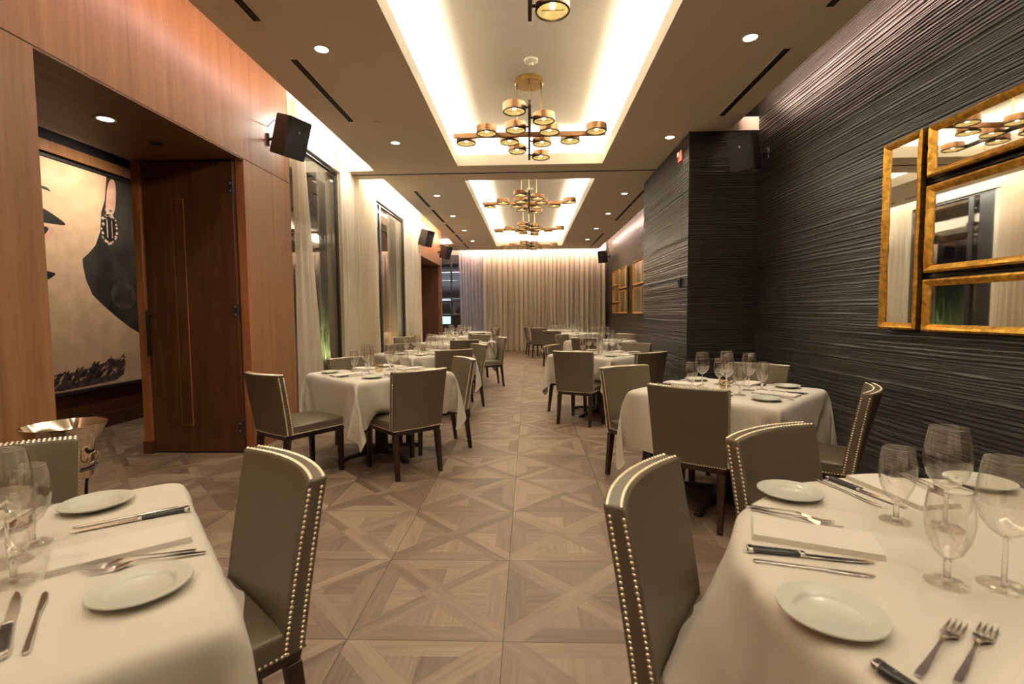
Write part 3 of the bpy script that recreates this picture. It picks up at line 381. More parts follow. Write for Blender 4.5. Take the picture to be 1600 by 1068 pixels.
-1,0,0,0,1,0,0,0,0,-1,0,0,1,0,0,0,0,-1,0,0,0,0,1,0,0,-1,0,0,0,0,1,-1,25,-1,1,-1,0,0,1,0,0,-1,0,0,0,1,0,0,0,-1,0,0,0,0,1,0,0,0,0,-1,0,0,0,1,0,0,0,-1,1,24,0,0,0,1,0,-1,0,1,0,0,0,0,-1,0,0,0,0,1,0,0,0,-1,0,0,0,1,0,0,0,0,-1,0,0,0,0,0,24,1,-1,1,-1,0,1,0,-1,0,0,0,0,1,
0,0,0,0,-1,0,0,0,1,0,0,0,-1,0,0,0,0,0,0,0,0,-1,-2,24,0,1,-1,1,0,-1,0,0,1,0,0,0,-1,0,0,0,1,0,0,0,0,-1,0,0,0,1,0,0,0,0,0,0,0,-1,-3,0,24,0,0,1,-1,0,1,0,0,-1,0,0,0,1,0,0,0,-1,0,0,0,0,1,0,0,0,-1,0,0,0,0,0,0,0,0,1,-2,23,2,-1,0,0,1,-1,0,0,1,0,0,0,-1,0,0,0,0,1,0,0,0,-1,
0,0,0,1,0,0,0,0,0,-1,0,0,0,0,22,1,1,0,1,-1,0,1,0,-1,0,0,1,0,0,0,0,0,-1,0,0,0,1,0,0,0,-1,0,0,0,0,0,0,0,0,0,0,21,-1,3,1,-1,1,0,0,0,1,0,0,-1,0,0,0,0,0,1,0,0,0,-1,0,0,1,0,0,0,-2,0,0,1,0,0,0,0,17,1,-1,0,0,0,4,0,4,-1,0,0,1,0,0,0,0,0,-1,0,0,0,0,1,0,-1,0,0,0,0,-2,0,
0,-3,4,1,1,9,-1,0,1,4,4,3,4,2,-1,0,0,-1,0,0,0,0,0,1,0,0,0,0,-1,0,1,0,2,-2,-1,0,-2,-3,0,-6,-4,-3,8,4,4,3,2,-3,-4,1,0,-7,0,0,1,-1,0,0,1,-1,-1,0,1,0,-1,0,0,3,-4,-3,4,3,10,0,-1,3,2,0,0,20,-2,-4,-6,-5,9,-7,-2,-3,0,2,0,-2,1,0,0,0,0,1,0,0,-1,1,0,2,-10,2,1,4,12,-25,10,15,0,5,4,0,-5,-5,2,14,
10,-18,4,12,-18,1,4,0,2,-1,0,1,-2,0,1,0,-1,1,4,-1,-9,-7,8,13,-8,4,9,-27,-5,15,0,12,7,-5,16,8,-6,-20,5,15,-8,-8,-3,4,3,0,1,1,-1,1,1,-1,-1,1,5,-11,-7,-5,21,3,-2,-4,-1,12,1,-25,-10,9,-1,6,18,-1,-9,-20,9,15,2,-16,0,-3,0,4,0,4,1,-1,1,1,-1,1,1,-9,-1,-7,25,-1,-5,-3,11,-15,4,10,0,-23,-11,2,4,18,-16,-15,12,13,4,-9,-12,4,-4,0,1,4,
-2,4,4,1,1,0,-5,-9,-8,-1,29,2,0,-2,-2,-1,4,-10,8,3,0,-21,-12,-1,-1,-11,14,11,1,-2,-13,2,-3,-2,0,1,-1,2,-2,-2,-2,-8,-6,0,-1,19,22,-1,-1,1,3,1,1,-3,-10,-4,6,4,1,-18,-16,-13,16,7,1,4,-17,0,0,1,-2,1,-3,-1,-3,-4,-5,-5,0,0,12,25,7,0,0,-2,2,2,-1,-3,-2,0,-6,0,2,2,-1,-14,109,18,17,12,11,11,9,1,1,1,1,-1,0,0,0,0,0,0,0,1,0,0,
1,0,-1,0,0,1,-2,-1,-4,-4,-14,-13,-12,-18,-16,16,0,2,3,1,0,1,1,0,-1,0,1,0,0,0,0,0,1,0,-1,1,0,-1,0,1,0,0,0,0,-1,0,-4,0,1,-5,2,0,16,1,-1,3,2,1,0,1,1,1,0,0,-1,0,1,0,0,-1,0,0,0,0,0,0,0,0,0,-1,1,0,0,-4,0,-3,1,-1,-1,15,0,1,0,4,1,1,2,0,0,0,0,1,0,-1,0,0,1,0,0,-1,0,1,0,0,0,-1,0,-1,0,-1,
-2,0,-3,1,-2,-3,15,0,1,0,1,4,1,2,1,0,-1,0,0,0,1,0,0,-1,0,0,0,0,0,0,0,0,1,-1,1,-1,-4,0,-3,2,-5,-1,-2,8,4,2,2,0,2,4,2,0,0,0,1,0,0,-1,0,0,0,1,0,0,0,-1,0,0,0,0,1,-1,-1,-3,-2,0,-5,-2,-3,-1,7,0,1,3,3,1,3,5,1,1,0,-1,0,0,0,1,0,0,-1,0,0,0,1,0,0,0,0,-1,0,-3,-3,-2,-6,-2,-1,0,0,8,-2,1,
0,2,3,3,6,2,0,1,0,1,0,0,-1,0,0,1,0,0,0,-1,0,0,0,0,0,0,-4,-7,-5,0,0,0,-1,-1,3,0,0,2,0,1,2,3,15,-1,-1,0,0,0,0,0,0,0,-1,0,0,0,1,0,0,0,0,1,-3,-14,-1,-1,-1,-1,-1,0,0,-1,2,1,-1,1,0,0,0,2,0,0,0,-1,0,0,0,0,0,0,0,0,0,-1,0,0,0,0,0,3,-1,0,0,0,0,1,0,1,-1,2,-1,0,0,1,0,1,-1,-1,0,0,
0,0,0,0,0,0,0,0,0,0,0,0,0,0,0,0,0,3,-2,0,0,0,-1,2,9,1,-1,0,1,-1,-1,0,1,0,0,0,0,0,0,0,0,0,0,0,0,0,0,0,0,0,0,0,0,0,-1,1,0,0,0,7,7,3,0,0,0,0,0,0,0,0,0,0,0,0,0,0,0,0,0,1,-1,0,0,0,0,0,0,0,0,0,0,1,0,0,-1,0,8,4,4,0,1,0,-1,0,0,0,0,0,0,0,0,0,0,0,0,0,-1,1,0,0,
0,0,0,0,0,0,0,0,0,-1,0,1,0,-9,3,5,1,-1,0,0,0,0,0,0,0,0,0,0,0,0,0,0,0,0,0,0,0,0,0,0,0,0,0,0,0,0,0,0,0,-1,-3,2,2,1,1,-1,-1,0,0,0,0,0,0,0,0,0,0,0,0,0,0,0,0,0,0,0,0,0,0,0,0,0,0,1,-1,0,0,-2,3,-1,1,0,-1,0,0,0,0,0,-1,1,0,0,0,0,0,0,0,0,0,0,0,0,0,0,0,0,0,0,0,0,
0,0,0,0,-1,0,1,1,-1,0,0,0,0,0,-1,1,0,0,0,0,0,0,0,0,0,0,0,0,0,0,0,0,0,0,0,0,0,0,0,0,0,0,0,0,1,0,-1,0,0,0,0,0,0,0,0,0,0,0,0,0,0,0,0,0,0,0,0,0,0,0,0,0,0,0,0,0,0,1,0,-1,0,1,0,-1,0,-1,0,1,0,0,0,0,0,0,0,0,0,0,0,0,0,0,0,0,0,0,0,0,0,1,0,-1,1,-1,0,0,0,0,0,1,
-1,0,0,0,0,0,0,0,0,0,0,0,0,0,0,0,0,0,0,0,0,0,0,0,0,0,0,0,0,0,0,0,1,0,0,1,-1,1,-1,0,0,-1,1,0,0,0,0,0,0,0,0,0,0,0,0,0,0,0,0,0,0,0,0,0,0,0,0,0,0,-1,-7,-3,1,0,-1,0,0,0,0,-1,1,0,0,0,0,0,0,0,0,0,0,0,0,0,0,0,0,0,0,0,0,0,0,0,1,-1,0,-10,-2,1,0,0,-1,0,0,0,0,0,0,0,
0,0,0,0,0,0,0,0,0,0,0,0,0,0,0,0,0,0,0,0,0,-1,1,0,-2,-7,-2,0,2,1,-1,0,0,0,0,0,0,0,0,0,0,0,0,0,0,0,0,0,0,0,0,0,0,0,0,0,0,0,1,-1,1,-1,-6,-4,1,1,1,1,0,0,0,0,0,0,0,0,0,0,0,0,0,0,0,0,0,0,0,0,0,0,0,0,0,1,-1,0,1,-1,0,-4,-2,-1,2,1,1,0,0,-1,0,0,0,0,0,0,0,0,0,0,0,0,
0,0,0,0,0,0,0,0,0,0,0,1,-1,0,-1,0,0,-3,0,0,1,0,0,1,0,1,0,0,0,0,0,0,0,0,0,0,0,0,0,0,0,0,0,0,0,-1,-1,2,0,0,0,1,0,-3,-2,1,0,-1,0,0,-2,0,1,3,0,1,-1,0,0,0,0,0,0,0,0,0,0,0,1,0,-1,-1,0,-1,1,0,2,0,0,0,2,-2,-1,-1,-1,-1,-1,-1,-4,-8,-1,1,-1,1,0,0,0,0,-1,0,0,0,0,0,0,-2,1,1,-2,-1,
17,0,2,-1,2,1,0,-1,-7,-1,0,0,0,-3,-4,-2,-5,-2,-1,0,0,0,0,0,0,1,0,0,0,0,-1,0,1,2,-1,-1,0,4,7,2,3,0,1,2,0,-7,1,-1,-3,-4,-3,0,-2,-5,0,0,0,0,0,0,0,0,-1,1,-1,0,0,2,-1,1,2,-3,3,-3,1,4,5,1,2,1,2,2,-6,-5,-3,-2,-1,0,-2,-2,-3,0,-1,0,0,0,0,0,0,1,-1,1,0,1,0,1,5,-6,2,-2,0,0,3,1,4,1,2,0,1,-15,
0,-1,-1,0,-1,-1,-3,-2,1,0,-1,0,0,0,0,0,0,0,0,1,-1,0,5,-1,1,-4,0,6,-8,3,3,0,3,1,1,1,-16,-1,0,0,-2,0,-2,-3,0,0,0,0,0,0,0,0,1,0,0,0,0,8,-4,0,2,-1,0,0,-2,6,-8,2,2,0,2,1,1,-16,-1,0,-1,0,-2,-1,-3,-1,0,0,1,0,0,0,1,0,12,3,4,4,-18,4,-1,-2,2,2,2,1,-5,-4,-3,3,0,1,1,2,-17,0,-1,-1,0,-2,-1,-2,0,0,
0,0,0,1,2,4,10,2,5,-5,-4,9,-1,-4,-5,-1,5,-2,-6,-1,-2,-2,-2,4,-2,1,1,
    ]),
    'R1': (36, [
-247,16,8,-19,-21,-17,10,20,24,23,21,22,23,22,22,24,24,25,24,24,25,24,24,25,24,24,18,20,3,9,5,-16,-1,18,19,19,13,-14,-4,8,20,1,-3,-11,1,0,1,-1,0,-1,1,2,1,0,-1,0,0,0,0,0,0,0,-1,0,0,5,4,-13,4,16,1,0,-6,-1,-7,-5,-5,15,12,0,-11,-1,0,0,0,-1,1,1,0,0,0,0,1,0,-1,1,0,-1,1,-2,4,-5,6,2,-9,15,4,0,-3,0,-17,-12,1,-2,-4,23,5,-6,-6,0,
-1,-1,2,0,0,1,-1,0,1,-1,1,0,-1,1,0,-1,3,0,-8,6,-2,4,13,0,-2,0,-26,-7,-12,1,-2,-2,-1,26,-1,-10,-1,0,1,-1,1,1,-1,1,0,-1,1,-1,1,0,0,0,0,0,2,-1,3,-9,17,3,-1,-4,-30,1,-1,18,-15,-9,-3,-5,2,23,-14,2,-1,1,1,0,-1,1,-1,1,0,-1,1,-1,1,-1,1,0,1,-1,5,0,-3,13,-1,-8,-26,2,1,19,23,-1,-3,-14,-10,-7,6,11,-8,1,1,0,1,0,-1,1,-1,1,
0,0,0,0,0,0,0,-1,0,7,-1,8,-3,-8,-23,8,6,6,-15,22,1,-2,2,-5,-12,-12,7,-5,1,2,1,-1,1,0,0,0,-1,1,-1,1,-1,1,-1,1,0,2,3,1,-1,-5,-18,4,-3,4,3,9,18,2,1,-1,3,0,-4,-14,-7,0,1,0,1,-1,1,-1,1,0,0,0,0,0,0,0,0,0,0,3,3,-9,-16,10,15,9,2,1,-6,-12,2,2,2,-1,1,4,1,-1,1,0,1,-1,1,-1,1,-1,1,-1,1,-1,1,-1,1,-1,1,0,
0,0,3,-2,-4,-8,0,4,4,13,-9,-8,2,-1,4,3,2,6,2,-1,0,0,0,0,0,0,0,0,0,0,0,0,0,0,0,0,-1,1,-2,6,6,-2,-3,-8,-5,8,2,3,-12,-5,4,0,1,0,7,2,0,0,-1,1,-1,1,-1,1,-1,1,-1,1,-1,1,0,0,0,0,0,0,-4,6,4,-2,3,-7,-9,11,5,-2,-10,-2,0,8,7,-5,-2,1,0,0,0,0,0,0,0,0,0,0,0,0,0,-1,1,-1,1,-1,1,0,-4,3,3,-5,-5,4,
5,2,1,1,-10,9,1,-3,-1,0,0,-1,1,-1,1,-1,1,-1,1,-1,1,-1,1,-1,1,-1,1,-1,1,-1,1,2,-5,6,1,-1,-2,-1,1,-1,-7,9,1,-2,-2,1,0,0,0,0,0,0,0,-1,1,0,0,0,0,0,0,0,0,0,0,0,0,2,-4,3,-4,5,0,-3,0,1,-1,1,3,-3,-1,1,-1,0,-1,1,-1,1,-1,1,0,0,-1,1,-1,1,-1,1,-1,1,-1,1,-1,1,-1,2,-2,1,1,1,-4,0,0,1,0,0,1,-1,-1,0,
0,0,0,0,0,0,0,0,0,0,0,0,0,0,0,0,0,0,0,0,0,-1,1,1,0,0,0,-3,0,0,0,-1,3,-1,0,0,-1,-1,1,-1,1,-1,1,-1,1,-1,1,-1,1,-1,1,-1,1,-1,1,-1,1,-1,1,0,0,1,0,1,-4,0,0,0,-1,2,1,-2,0,0,0,0,0,0,0,0,0,0,0,0,0,0,0,-1,1,0,0,-1,1,-1,1,0,0,0,0,-1,2,-4,0,0,0,0,4,-4,0,0,0,0,-1,1,-1,1,-1,1,-1,1,
-1,1,-1,1,0,0,-1,1,0,0,0,0,0,1,0,0,2,-2,-1,0,0,0,0,0,0,0,0,-1,1,0,0,0,0,0,-1,1,0,0,0,0,0,0,-1,1,-1,1,-1,1,0,0,-1,2,-1,2,0,-3,1,0,0,0,-1,1,0,-1,2,-1,0,-1,1,-1,1,0,0,-1,1,-1,1,-1,1,0,0,0,0,0,0,-1,2,0,-1,5,-3,-1,-1,0,-2,0,2,1,-1,0,1,-1,-1,1,0,0,0,-1,1,-1,1,0,0,-1,1,-1,1,-1,1,-1,
1,-1,1,0,0,3,-1,-3,-1,4,-5,-3,1,10,-8,0,0,-1,1,0,-1,1,-1,1,0,0,0,0,-1,1,0,0,0,0,0,0,0,0,0,0,0,4,-4,-12,-3,6,18,-18,-2,4,7,-5,-7,2,2,-1,0,0,-1,1,-1,1,-1,1,-1,1,0,0,0,0,0,0,0,0,0,0,0,0,2,-5,4,2,-1,-11,8,0,5,3,3,0,-10,-4,3,0,0,0,0,0,0,0,0,0,0,-1,1,-1,1,-1,1,-1,1,-1,1,-1,4,-9,2,1,0,3,
0,-1,-1,5,-3,-1,0,5,2,-5,-3,0,1,-1,1,-1,1,-1,1,-1,1,-1,1,-1,1,0,0,0,0,0,1,-5,-1,1,0,1,0,6,-2,-2,8,3,1,0,-1,-4,-4,-2,1,-1,1,0,0,0,0,0,0,0,0,0,0,0,-1,1,-1,1,0,0,0,-1,-2,-3,-1,7,4,-6,-6,-2,1,2,2,3,2,0,-3,0,1,0,-1,1,-1,1,-1,1,-1,1,0,0,-1,1,-1,1,-1,0,0,0,-3,1,9,5,-1,-2,-2,7,-2,-4,-6,-4,-3,-7,
5,19,-4,-1,0,0,0,0,0,0,0,0,0,-1,1,0,0,0,-1,1,-3,-1,14,4,4,-11,-4,-3,1,5,-17,2,2,-1,-3,0,17,6,4,-10,0,0,0,0,0,-1,1,-1,1,-1,1,-1,1,-1,0,1,-1,-1,-1,-6,18,-7,12,4,-6,-9,-14,-9,-6,-4,4,10,16,-5,4,-6,-4,0,0,0,-1,1,0,0,0,0,0,-1,1,-1,1,0,-1,-1,0,-2,-5,7,13,-13,2,15,6,2,-19,7,8,6,14,-17,9,3,-9,-1,0,-2,1,0,0,0,
-1,1,-1,1,0,0,0,-1,1,0,-3,0,0,-2,-3,9,11,-12,-6,8,13,-2,0,7,12,-24,18,-10,8,-8,1,-3,1,0,0,-1,1,0,0,0,0,0,-1,1,0,-1,0,-1,-1,1,1,-9,6,8,7,-10,-11,2,-4,13,6,-25,22,-13,11,-3,-7,1,0,-1,0,0,0,0,0,0,0,0,0,0,-1,0,0,-1,0,-1,0,3,-9,-1,10,4,6,-4,-13,13,1,-22,18,-6,-1,8,-9,-5,5,2,-2,-2,0,1,-1,0,0,0,0,0,0,0,-1,-1,
-1,2,-2,1,-1,-3,-4,2,13,-1,7,-3,12,-19,12,2,-13,16,-3,-8,1,0,0,2,-1,-1,-1,0,1,-1,1,-1,0,0,-1,0,0,0,1,-1,0,3,-2,-9,1,9,5,-3,7,-293,5,11,9,6,13,15,-14,1,8,-13,-12,-8,-9,-11,6,4,3,3,3,3,3,2,-1,1,5,16,13,-12,23,-18,-17,-17,6,0,1,12,6,-6,-6,1,1,-4,4,3,3,-3,0,1,-3,2,5,-3,-1,0,1,0,1,0,0,3,-6,0,0,2,2,-7,-1,-2,9,-4,
2,10,3,18,-12,-10,-6,5,-1,-2,8,1,-1,-1,-1,3,1,8,-1,0,-1,0,-1,-2,-2,1,-1,1,-3,-5,3,5,-12,2,-1,7,2,7,2,-3,15,1,-7,-11,-5,3,-6,11,-3,1,-1,2,3,7,0,-1,-2,1,-3,-1,1,0,-3,1,1,-8,-1,3,8,-14,-1,10,5,3,1,-5,-7,16,0,-1,-3,-15,-1,-3,10,-4,0,1,0,7,0,-2,1,0,-2,0,0,-2,-1,1,-1,2,4,-11,1,-1,-1,-1,10,3,5,-9,-2,-2,9,9,1,-2,-4,-18,
3,-2,2,1,4,0,2,0,0,-1,-1,0,0,0,0,-1,-1,1,2,1,-7,-1,4,-11,12,5,7,-7,-4,-9,-13,-7,3,11,11,1,-4,-21,-2,8,-2,3,4,-2,0,1,-1,0,-1,1,-2,0,1,1,-2,0,1,1,-7,-2,3,13,6,-14,-15,-1,-8,10,-6,-1,1,7,10,8,0,-25,7,-6,6,5,-2,-1,-1,1,0,0,-2,1,0,0,-1,0,-1,0,7,-14,-1,20,-1,-19,-6,13,8,15,0,15,-2,-1,-8,-3,1,7,8,-19,3,2,2,0,0,1,
-1,0,0,0,1,-1,0,0,0,1,0,0,0,-5,5,-2,10,7,-1,-3,-1,5,21,1,-1,-1,1,0,2,1,2,-1,0,-1,0,1,-1,0,1,0,0,-1,1,0,0,0,-1,1,0,0,2,-3,-1,-1,0,0,2,-1,-1,22,-3,-1,1,2,1,1,1,1,0,-1,0,1,-1,0,1,-1,0,1,0,-1,0,0,1,0,-1,0,1,0,-2,-1,0,1,0,-1,2,0,20,2,-1,1,0,1,0,0,1,0,1,0,-1,1,0,-1,1,0,-1,0,1,0,0,-1,
0,1,0,-1,0,0,0,0,-1,1,-1,0,0,13,7,3,0,0,1,-1,2,0,0,-1,0,1,-1,0,1,-1,0,0,1,-1,0,1,0,0,-1,0,1,0,-1,0,0,-1,-2,0,2,-3,23,-1,2,-1,1,0,1,-1,0,0,1,0,-1,1,0,-1,0,1,0,-1,1,0,-1,0,0,1,0,-1,1,0,-1,0,1,-1,0,-5,1,25,-3,0,2,0,0,0,0,1,0,-1,0,1,-1,0,1,0,-1,0,1,-1,0,0,1,0,-1,0,1,-1,0,1,-1,0,
0,0,0,0,24,1,-1,0,0,0,1,0,-1,0,1,0,-1,1,0,-1,0,1,0,-1,0,1,0,-1,1,0,0,-1,1,0,-1,1,-1,1,-1,1,-1,25,-1,1,0,0,0,-1,0,1,0,-1,1,0,-1,0,1,0,-1,0,1,0,-1,1,0,-1,0,1,0,-1,0,1,-1,1,-1,1,-1,1,24,0,-1,1,0,0,1,0,-1,0,1,-1,0,1,0,-1,1,0,0,-1,1,0,-1,0,1,0,-1,0,1,0,-1,1,-1,1,-1,0,0,25,0,0,0,-1,
1,-1,0,1,0,-1,1,0,-1,0,1,-1,0,1,0,-1,0,1,0,-1,0,1,0,-1,0,1,-1,0,0,1,0,-2,24,0,0,0,1,-1,1,0,-1,1,0,-1,0,1,0,-1,1,0,-1,0,1,0,-1,0,1,0,-1,0,1,0,-1,1,0,-1,0,0,0,25,0,0,-1,0,1,-1,1,0,-1,0,1,0,-1,1,0,-1,0,0,1,-1,0,1,0,-1,0,1,0,-1,0,1,-1,0,1,0,-1,1,24,0,0,0,1,-1,1,-1,0,1,0,-1,0,1,
-1,0,1,0,0,-1,1,0,-1,0,1,0,-1,0,1,0,-1,0,0,0,0,1,-1,21,1,3,0,-1,1,-1,0,1,-1,0,1,0,-1,1,0,-1,0,1,0,-1,0,1,0,-1,1,0,0,-1,0,1,0,-1,0,0,0,-3,21,1,0,2,1,-1,1,0,-1,1,0,-1,1,0,-1,0,1,0,-1,0,1,0,-1,0,1,-1,0,0,1,0,-1,-2,-1,-2,-3,7,-8,22,2,-1,0,1,1,-1,0,1,-1,1,0,-1,0,1,0,-1,0,1,0,-1,0,1,
0,-1,0,1,0,-1,0,0,0,1,-1,0,-10,9,24,-1,0,-1,0,2,0,1,-1,1,-1,0,1,0,-1,0,0,1,-1,0,1,0,-1,0,1,0,-1,1,0,-1,-1,1,0,0,0,1,-1,24,0,0,1,-1,-1,1,0,1,-1,1,0,-1,0,0,1,0,-1,1,0,-1,0,1,0,-1,1,0,-1,0,0,0,0,0,0,1,-1,1,24,-1,0,-1,0,0,0,1,1,1,-1,0,1,0,0,-1,1,0,-1,0,1,0,-1,0,1,-1,0,1,0,-1,0,0,
-1,1,-1,1,0,23,0,0,0,1,-1,1,1,0,0,0,0,-1,1,0,0,-1,1,0,0,-1,1,0,0,-1,0,1,0,2,-2,-1,-1,-3,-2,-1,-1,-1,23,1,-2,-3,-5,-8,1,8,1,-9,0,0,0,-1,0,0,0,-1,0,0,-1,0,-1,1,-1,3,-4,-1,-4,8,-7,15,9,-1,0,1,2,-7,-8,-3,-1,9,20,7,-13,-6,-5,2,1,0,0,0,0,1,0,-1,1,2,-3,2,-1,2,-3,3,0,-3,12,-5,-23,9,17,6,8,2,-23,7,13,16,
7,-9,-21,19,-13,-1,0,-1,1,0,0,1,-1,1,0,1,-1,2,-2,1,2,-3,6,-3,-3,6,12,-9,-24,-1,10,6,4,6,11,3,-1,-13,-19,25,-9,-6,-1,-6,5,-1,0,0,-1,1,0,2,-2,0,2,2,0,-4,2,7,-5,1,-4,13,7,-8,-25,-1,-1,7,20,0,-2,-17,-16,22,5,-14,-1,1,-5,-2,0,1,1,0,0,0,0,0,2,-3,3,-2,5,2,2,-4,0,-2,8,9,1,-6,-25,-1,1,20,-6,-18,-10,16,11,-8,-8,2,-2,0,-7,-1,
0,1,0,0,0,0,1,-2,5,-2,6,-2,6,-1,-3,0,-2,4,6,9,0,-5,-26,-3,10,-16,-8,9,17,1,-12,-5,3,0,1,-8,-6,-1,-1,1,1,0,0,1,1,1,4,1,5,4,-2,-2,-1,-2,0,7,4,8,-1,-4,-26,-8,-7,3,22,3,-9,-8,2,-1,-4,0,4,-3,-4,4,2,0,1,1,0,-2,1,1,2,1,1,-2,0,-1,-3,0,8,3,7,1,0,-2,110,18,16,11,12,11,7,1,2,1,1,2,1,2,2,-1,0,0,-1,0,-1,0,
0,1,0,1,2,1,-2,-3,-8,-8,-9,-15,-16,-16,-15,16,0,2,4,-1,1,2,0,0,1,0,-1,1,0,-1,1,-1,0,1,-1,1,0,0,-1,1,0,-1,1,-1,-1,0,1,-5,-1,1,0,0,15,1,1,2,3,-1,2,2,-1,0,0,0,0,0,-1,0,0,0,0,1,0,0,0,0,0,0,-1,1,0,-2,1,-3,-1,0,-1,1,-3,14,1,0,2,4,1,0,2,0,0,0,1,-1,-2,0,0,1,0,1,0,0,0,0,0,0,0,0,-1,1,-1,0,
-4,0,0,0,-4,-2,15,0,0,1,1,4,1,2,1,0,0,-1,-1,1,0,0,0,0,0,0,0,0,1,0,-1,-1,1,0,-1,1,-4,-1,-1,0,-4,-1,0,9,3,2,0,1,3,4,2,0,0,0,1,-1,0,0,0,0,1,-1,0,0,1,-1,0,0,0,1,-1,-1,-1,-3,0,-1,-4,-1,1,-1,6,0,3,3,2,1,4,4,1,1,0,-1,0,0,0,0,1,-1,0,1,0,-1,0,0,1,0,-1,0,0,-3,-3,-1,-4,-1,1,-3,-1,6,1,0,
0,1,3,2,8,3,-1,1,-1,2,-1,0,1,-1,0,1,-1,0,0,1,0,-1,0,-1,0,-2,-5,1,-5,-1,-2,-4,-2,0,6,0,-1,0,1,1,1,3,15,-1,-1,0,-1,1,0,-1,0,0,0,0,0,0,-1,0,1,0,0,-1,1,-8,-7,-3,-2,-1,0,-1,-1,-1,1,1,1,0,-1,2,-1,2,0,-1,0,0,-1,0,0,0,0,-1,0,0,0,0,0,-1,0,0,0,4,-2,1,-1,0,-1,0,1,0,3,-4,0,0,1,1,0,1,-2,0,0,0,
0,0,0,0,0,0,0,0,0,0,0,0,0,0,0,0,0,1,-2,1,0,2,0,2,1,13,-12,-1,1,-1,1,-1,-1,2,-1,0,0,0,0,0,0,0,0,0,0,0,0,0,0,0,0,0,0,0,0,0,0,1,0,1,-2,9,20,-10,-9,0,0,-2,0,1,0,0,0,0,0,0,0,0,0,1,-1,0,0,0,0,0,0,0,0,0,0,1,-1,0,-1,0,3,2,9,7,1,-3,-4,-2,0,0,1,-1,1,0,0,0,0,0,0,0,-1,1,0,0,
0,0,0,0,0,0,0,0,0,0,0,0,0,0,14,2,-1,0,-3,3,0,1,0,-1,1,0,0,0,0,0,0,0,0,0,0,0,0,0,0,0,0,0,0,0,0,0,1,-1,0,-1,0,-1,2,0,2,-2,-2,2,0,0,0,0,0,0,0,0,0,0,0,0,0,0,0,0,0,0,0,0,0,0,0,0,1,-1,1,-1,0,0,0,0,0,-1,1,0,-1,0,1,0,0,0,0,0,0,0,0,0,0,0,0,0,0,0,0,0,0,0,0,0,0,0,
1,-1,1,-1,0,0,0,0,-1,0,0,1,0,-1,1,0,0,0,0,0,0,0,0,0,0,0,0,0,0,0,0,0,0,0,0,0,0,0,0,0,1,-1,0,1,0,0,-2,2,-1,0,1,-1,0,1,0,0,0,0,0,0,0,0,0,0,0,0,0,0,0,0,0,0,1,0,-1,1,-1,0,0,0,-1,0,0,-1,0,1,0,0,0,0,0,0,0,0,0,0,0,0,0,0,0,0,0,0,0,0,0,0,0,0,0,1,-1,1,-1,1,-1,0,0,0,
0,-1,0,1,-1,1,0,0,0,0,0,0,0,0,0,0,0,0,0,0,0,0,0,0,0,0,0,0,0,1,-1,1,-1,0,0,0,1,-1,0,0,-1,1,-1,1,0,0,0,0,0,0,0,0,0,0,0,0,0,0,0,0,0,0,0,0,1,-1,0,1,0,0,-1,0,-12,5,7,0,0,0,-1,1,-1,1,0,0,0,0,0,0,0,0,0,0,0,0,0,0,0,0,0,0,0,0,0,0,1,0,4,-7,-5,-13,2,10,0,0,1,0,0,0,0,0,
0,0,0,0,0,0,0,0,0,0,0,0,0,0,0,0,0,0,0,1,2,0,1,-6,1,-15,-10,6,3,1,0,-1,1,-1,1,0,0,0,0,0,0,0,0,0,0,0,0,0,0,0,0,0,0,0,1,-1,1,-2,-1,0,0,-6,0,-6,5,1,0,0,0,0,0,0,0,0,0,0,0,0,0,0,0,0,0,0,0,0,0,0,0,0,0,0,1,-1,-1,0,0,-1,0,-2,-5,4,-1,1,0,1,-1,0,1,0,0,0,0,0,0,0,0,0,0,0,
0,0,0,0,0,0,0,0,0,-1,0,1,0,-1,0,-1,-1,-3,2,1,-1,1,-1,0,0,0,1,0,0,0,0,0,0,0,0,0,0,0,0,0,0,0,0,0,0,-1,0,0,0,1,0,0,-1,-1,-2,0,0,0,0,0,1,-1,1,1,0,0,0,0,0,0,0,-1,0,0,0,0,0,-1,0,0,0,0,-2,3,1,0,-1,-1,0,1,-1,0,-1,-1,0,-1,0,-2,-2,-12,-2,0,-1,0,0,0,0,-1,1,0,0,-1,0,0,0,0,-1,0,-1,-1,
11,6,4,2,1,0,-1,2,-5,0,1,-1,-2,-3,-3,-6,-4,-1,-1,1,0,0,0,-1,1,0,0,-1,1,0,-1,1,0,0,0,0,0,3,4,4,2,3,2,3,1,-5,-1,-3,-2,-2,-2,-4,-2,-3,0,1,-1,0,0,0,0,0,0,-1,1,0,-1,1,0,-1,1,0,-1,1,1,3,2,4,1,1,2,0,-10,-3,0,-1,-2,-2,-2,-2,-2,0,1,0,-1,0,0,1,-1,0,0,0,0,0,0,-1,1,0,-1,1,0,0,3,1,2,3,2,0,3,-13,
0,-1,-2,-2,-2,-1,-1,-2,0,1,0,1,-1,-1,0,1,-1,1,0,-1,1,-1,1,-1,-1,1,0,0,0,2,2,0,2,3,1,-1,-14,-1,-2,-1,-1,-1,-1,-2,-2,0,1,2,0,0,0,0,-1,1,0,-1,1,-2,1,-1,0,0,0,-1,1,0,1,2,2,0,1,3,0,-15,-2,-1,-1,-1,-1,-1,-2,0,0,-1,2,3,1,1,-1,0,-1,-1,0,0,0,-2,-1,0,0,-1,1,0,0,1,0,2,2,0,0,5,-17,0,-1,-2,0,-1,-2,-2,1,1,
0,-1,0,2,-2,0,0,0,0,0,-1,0,0,1,0,0,0,0,-1,1,-1,4,-1,3,0,0,0,
    ]),
    'R2': (36, [
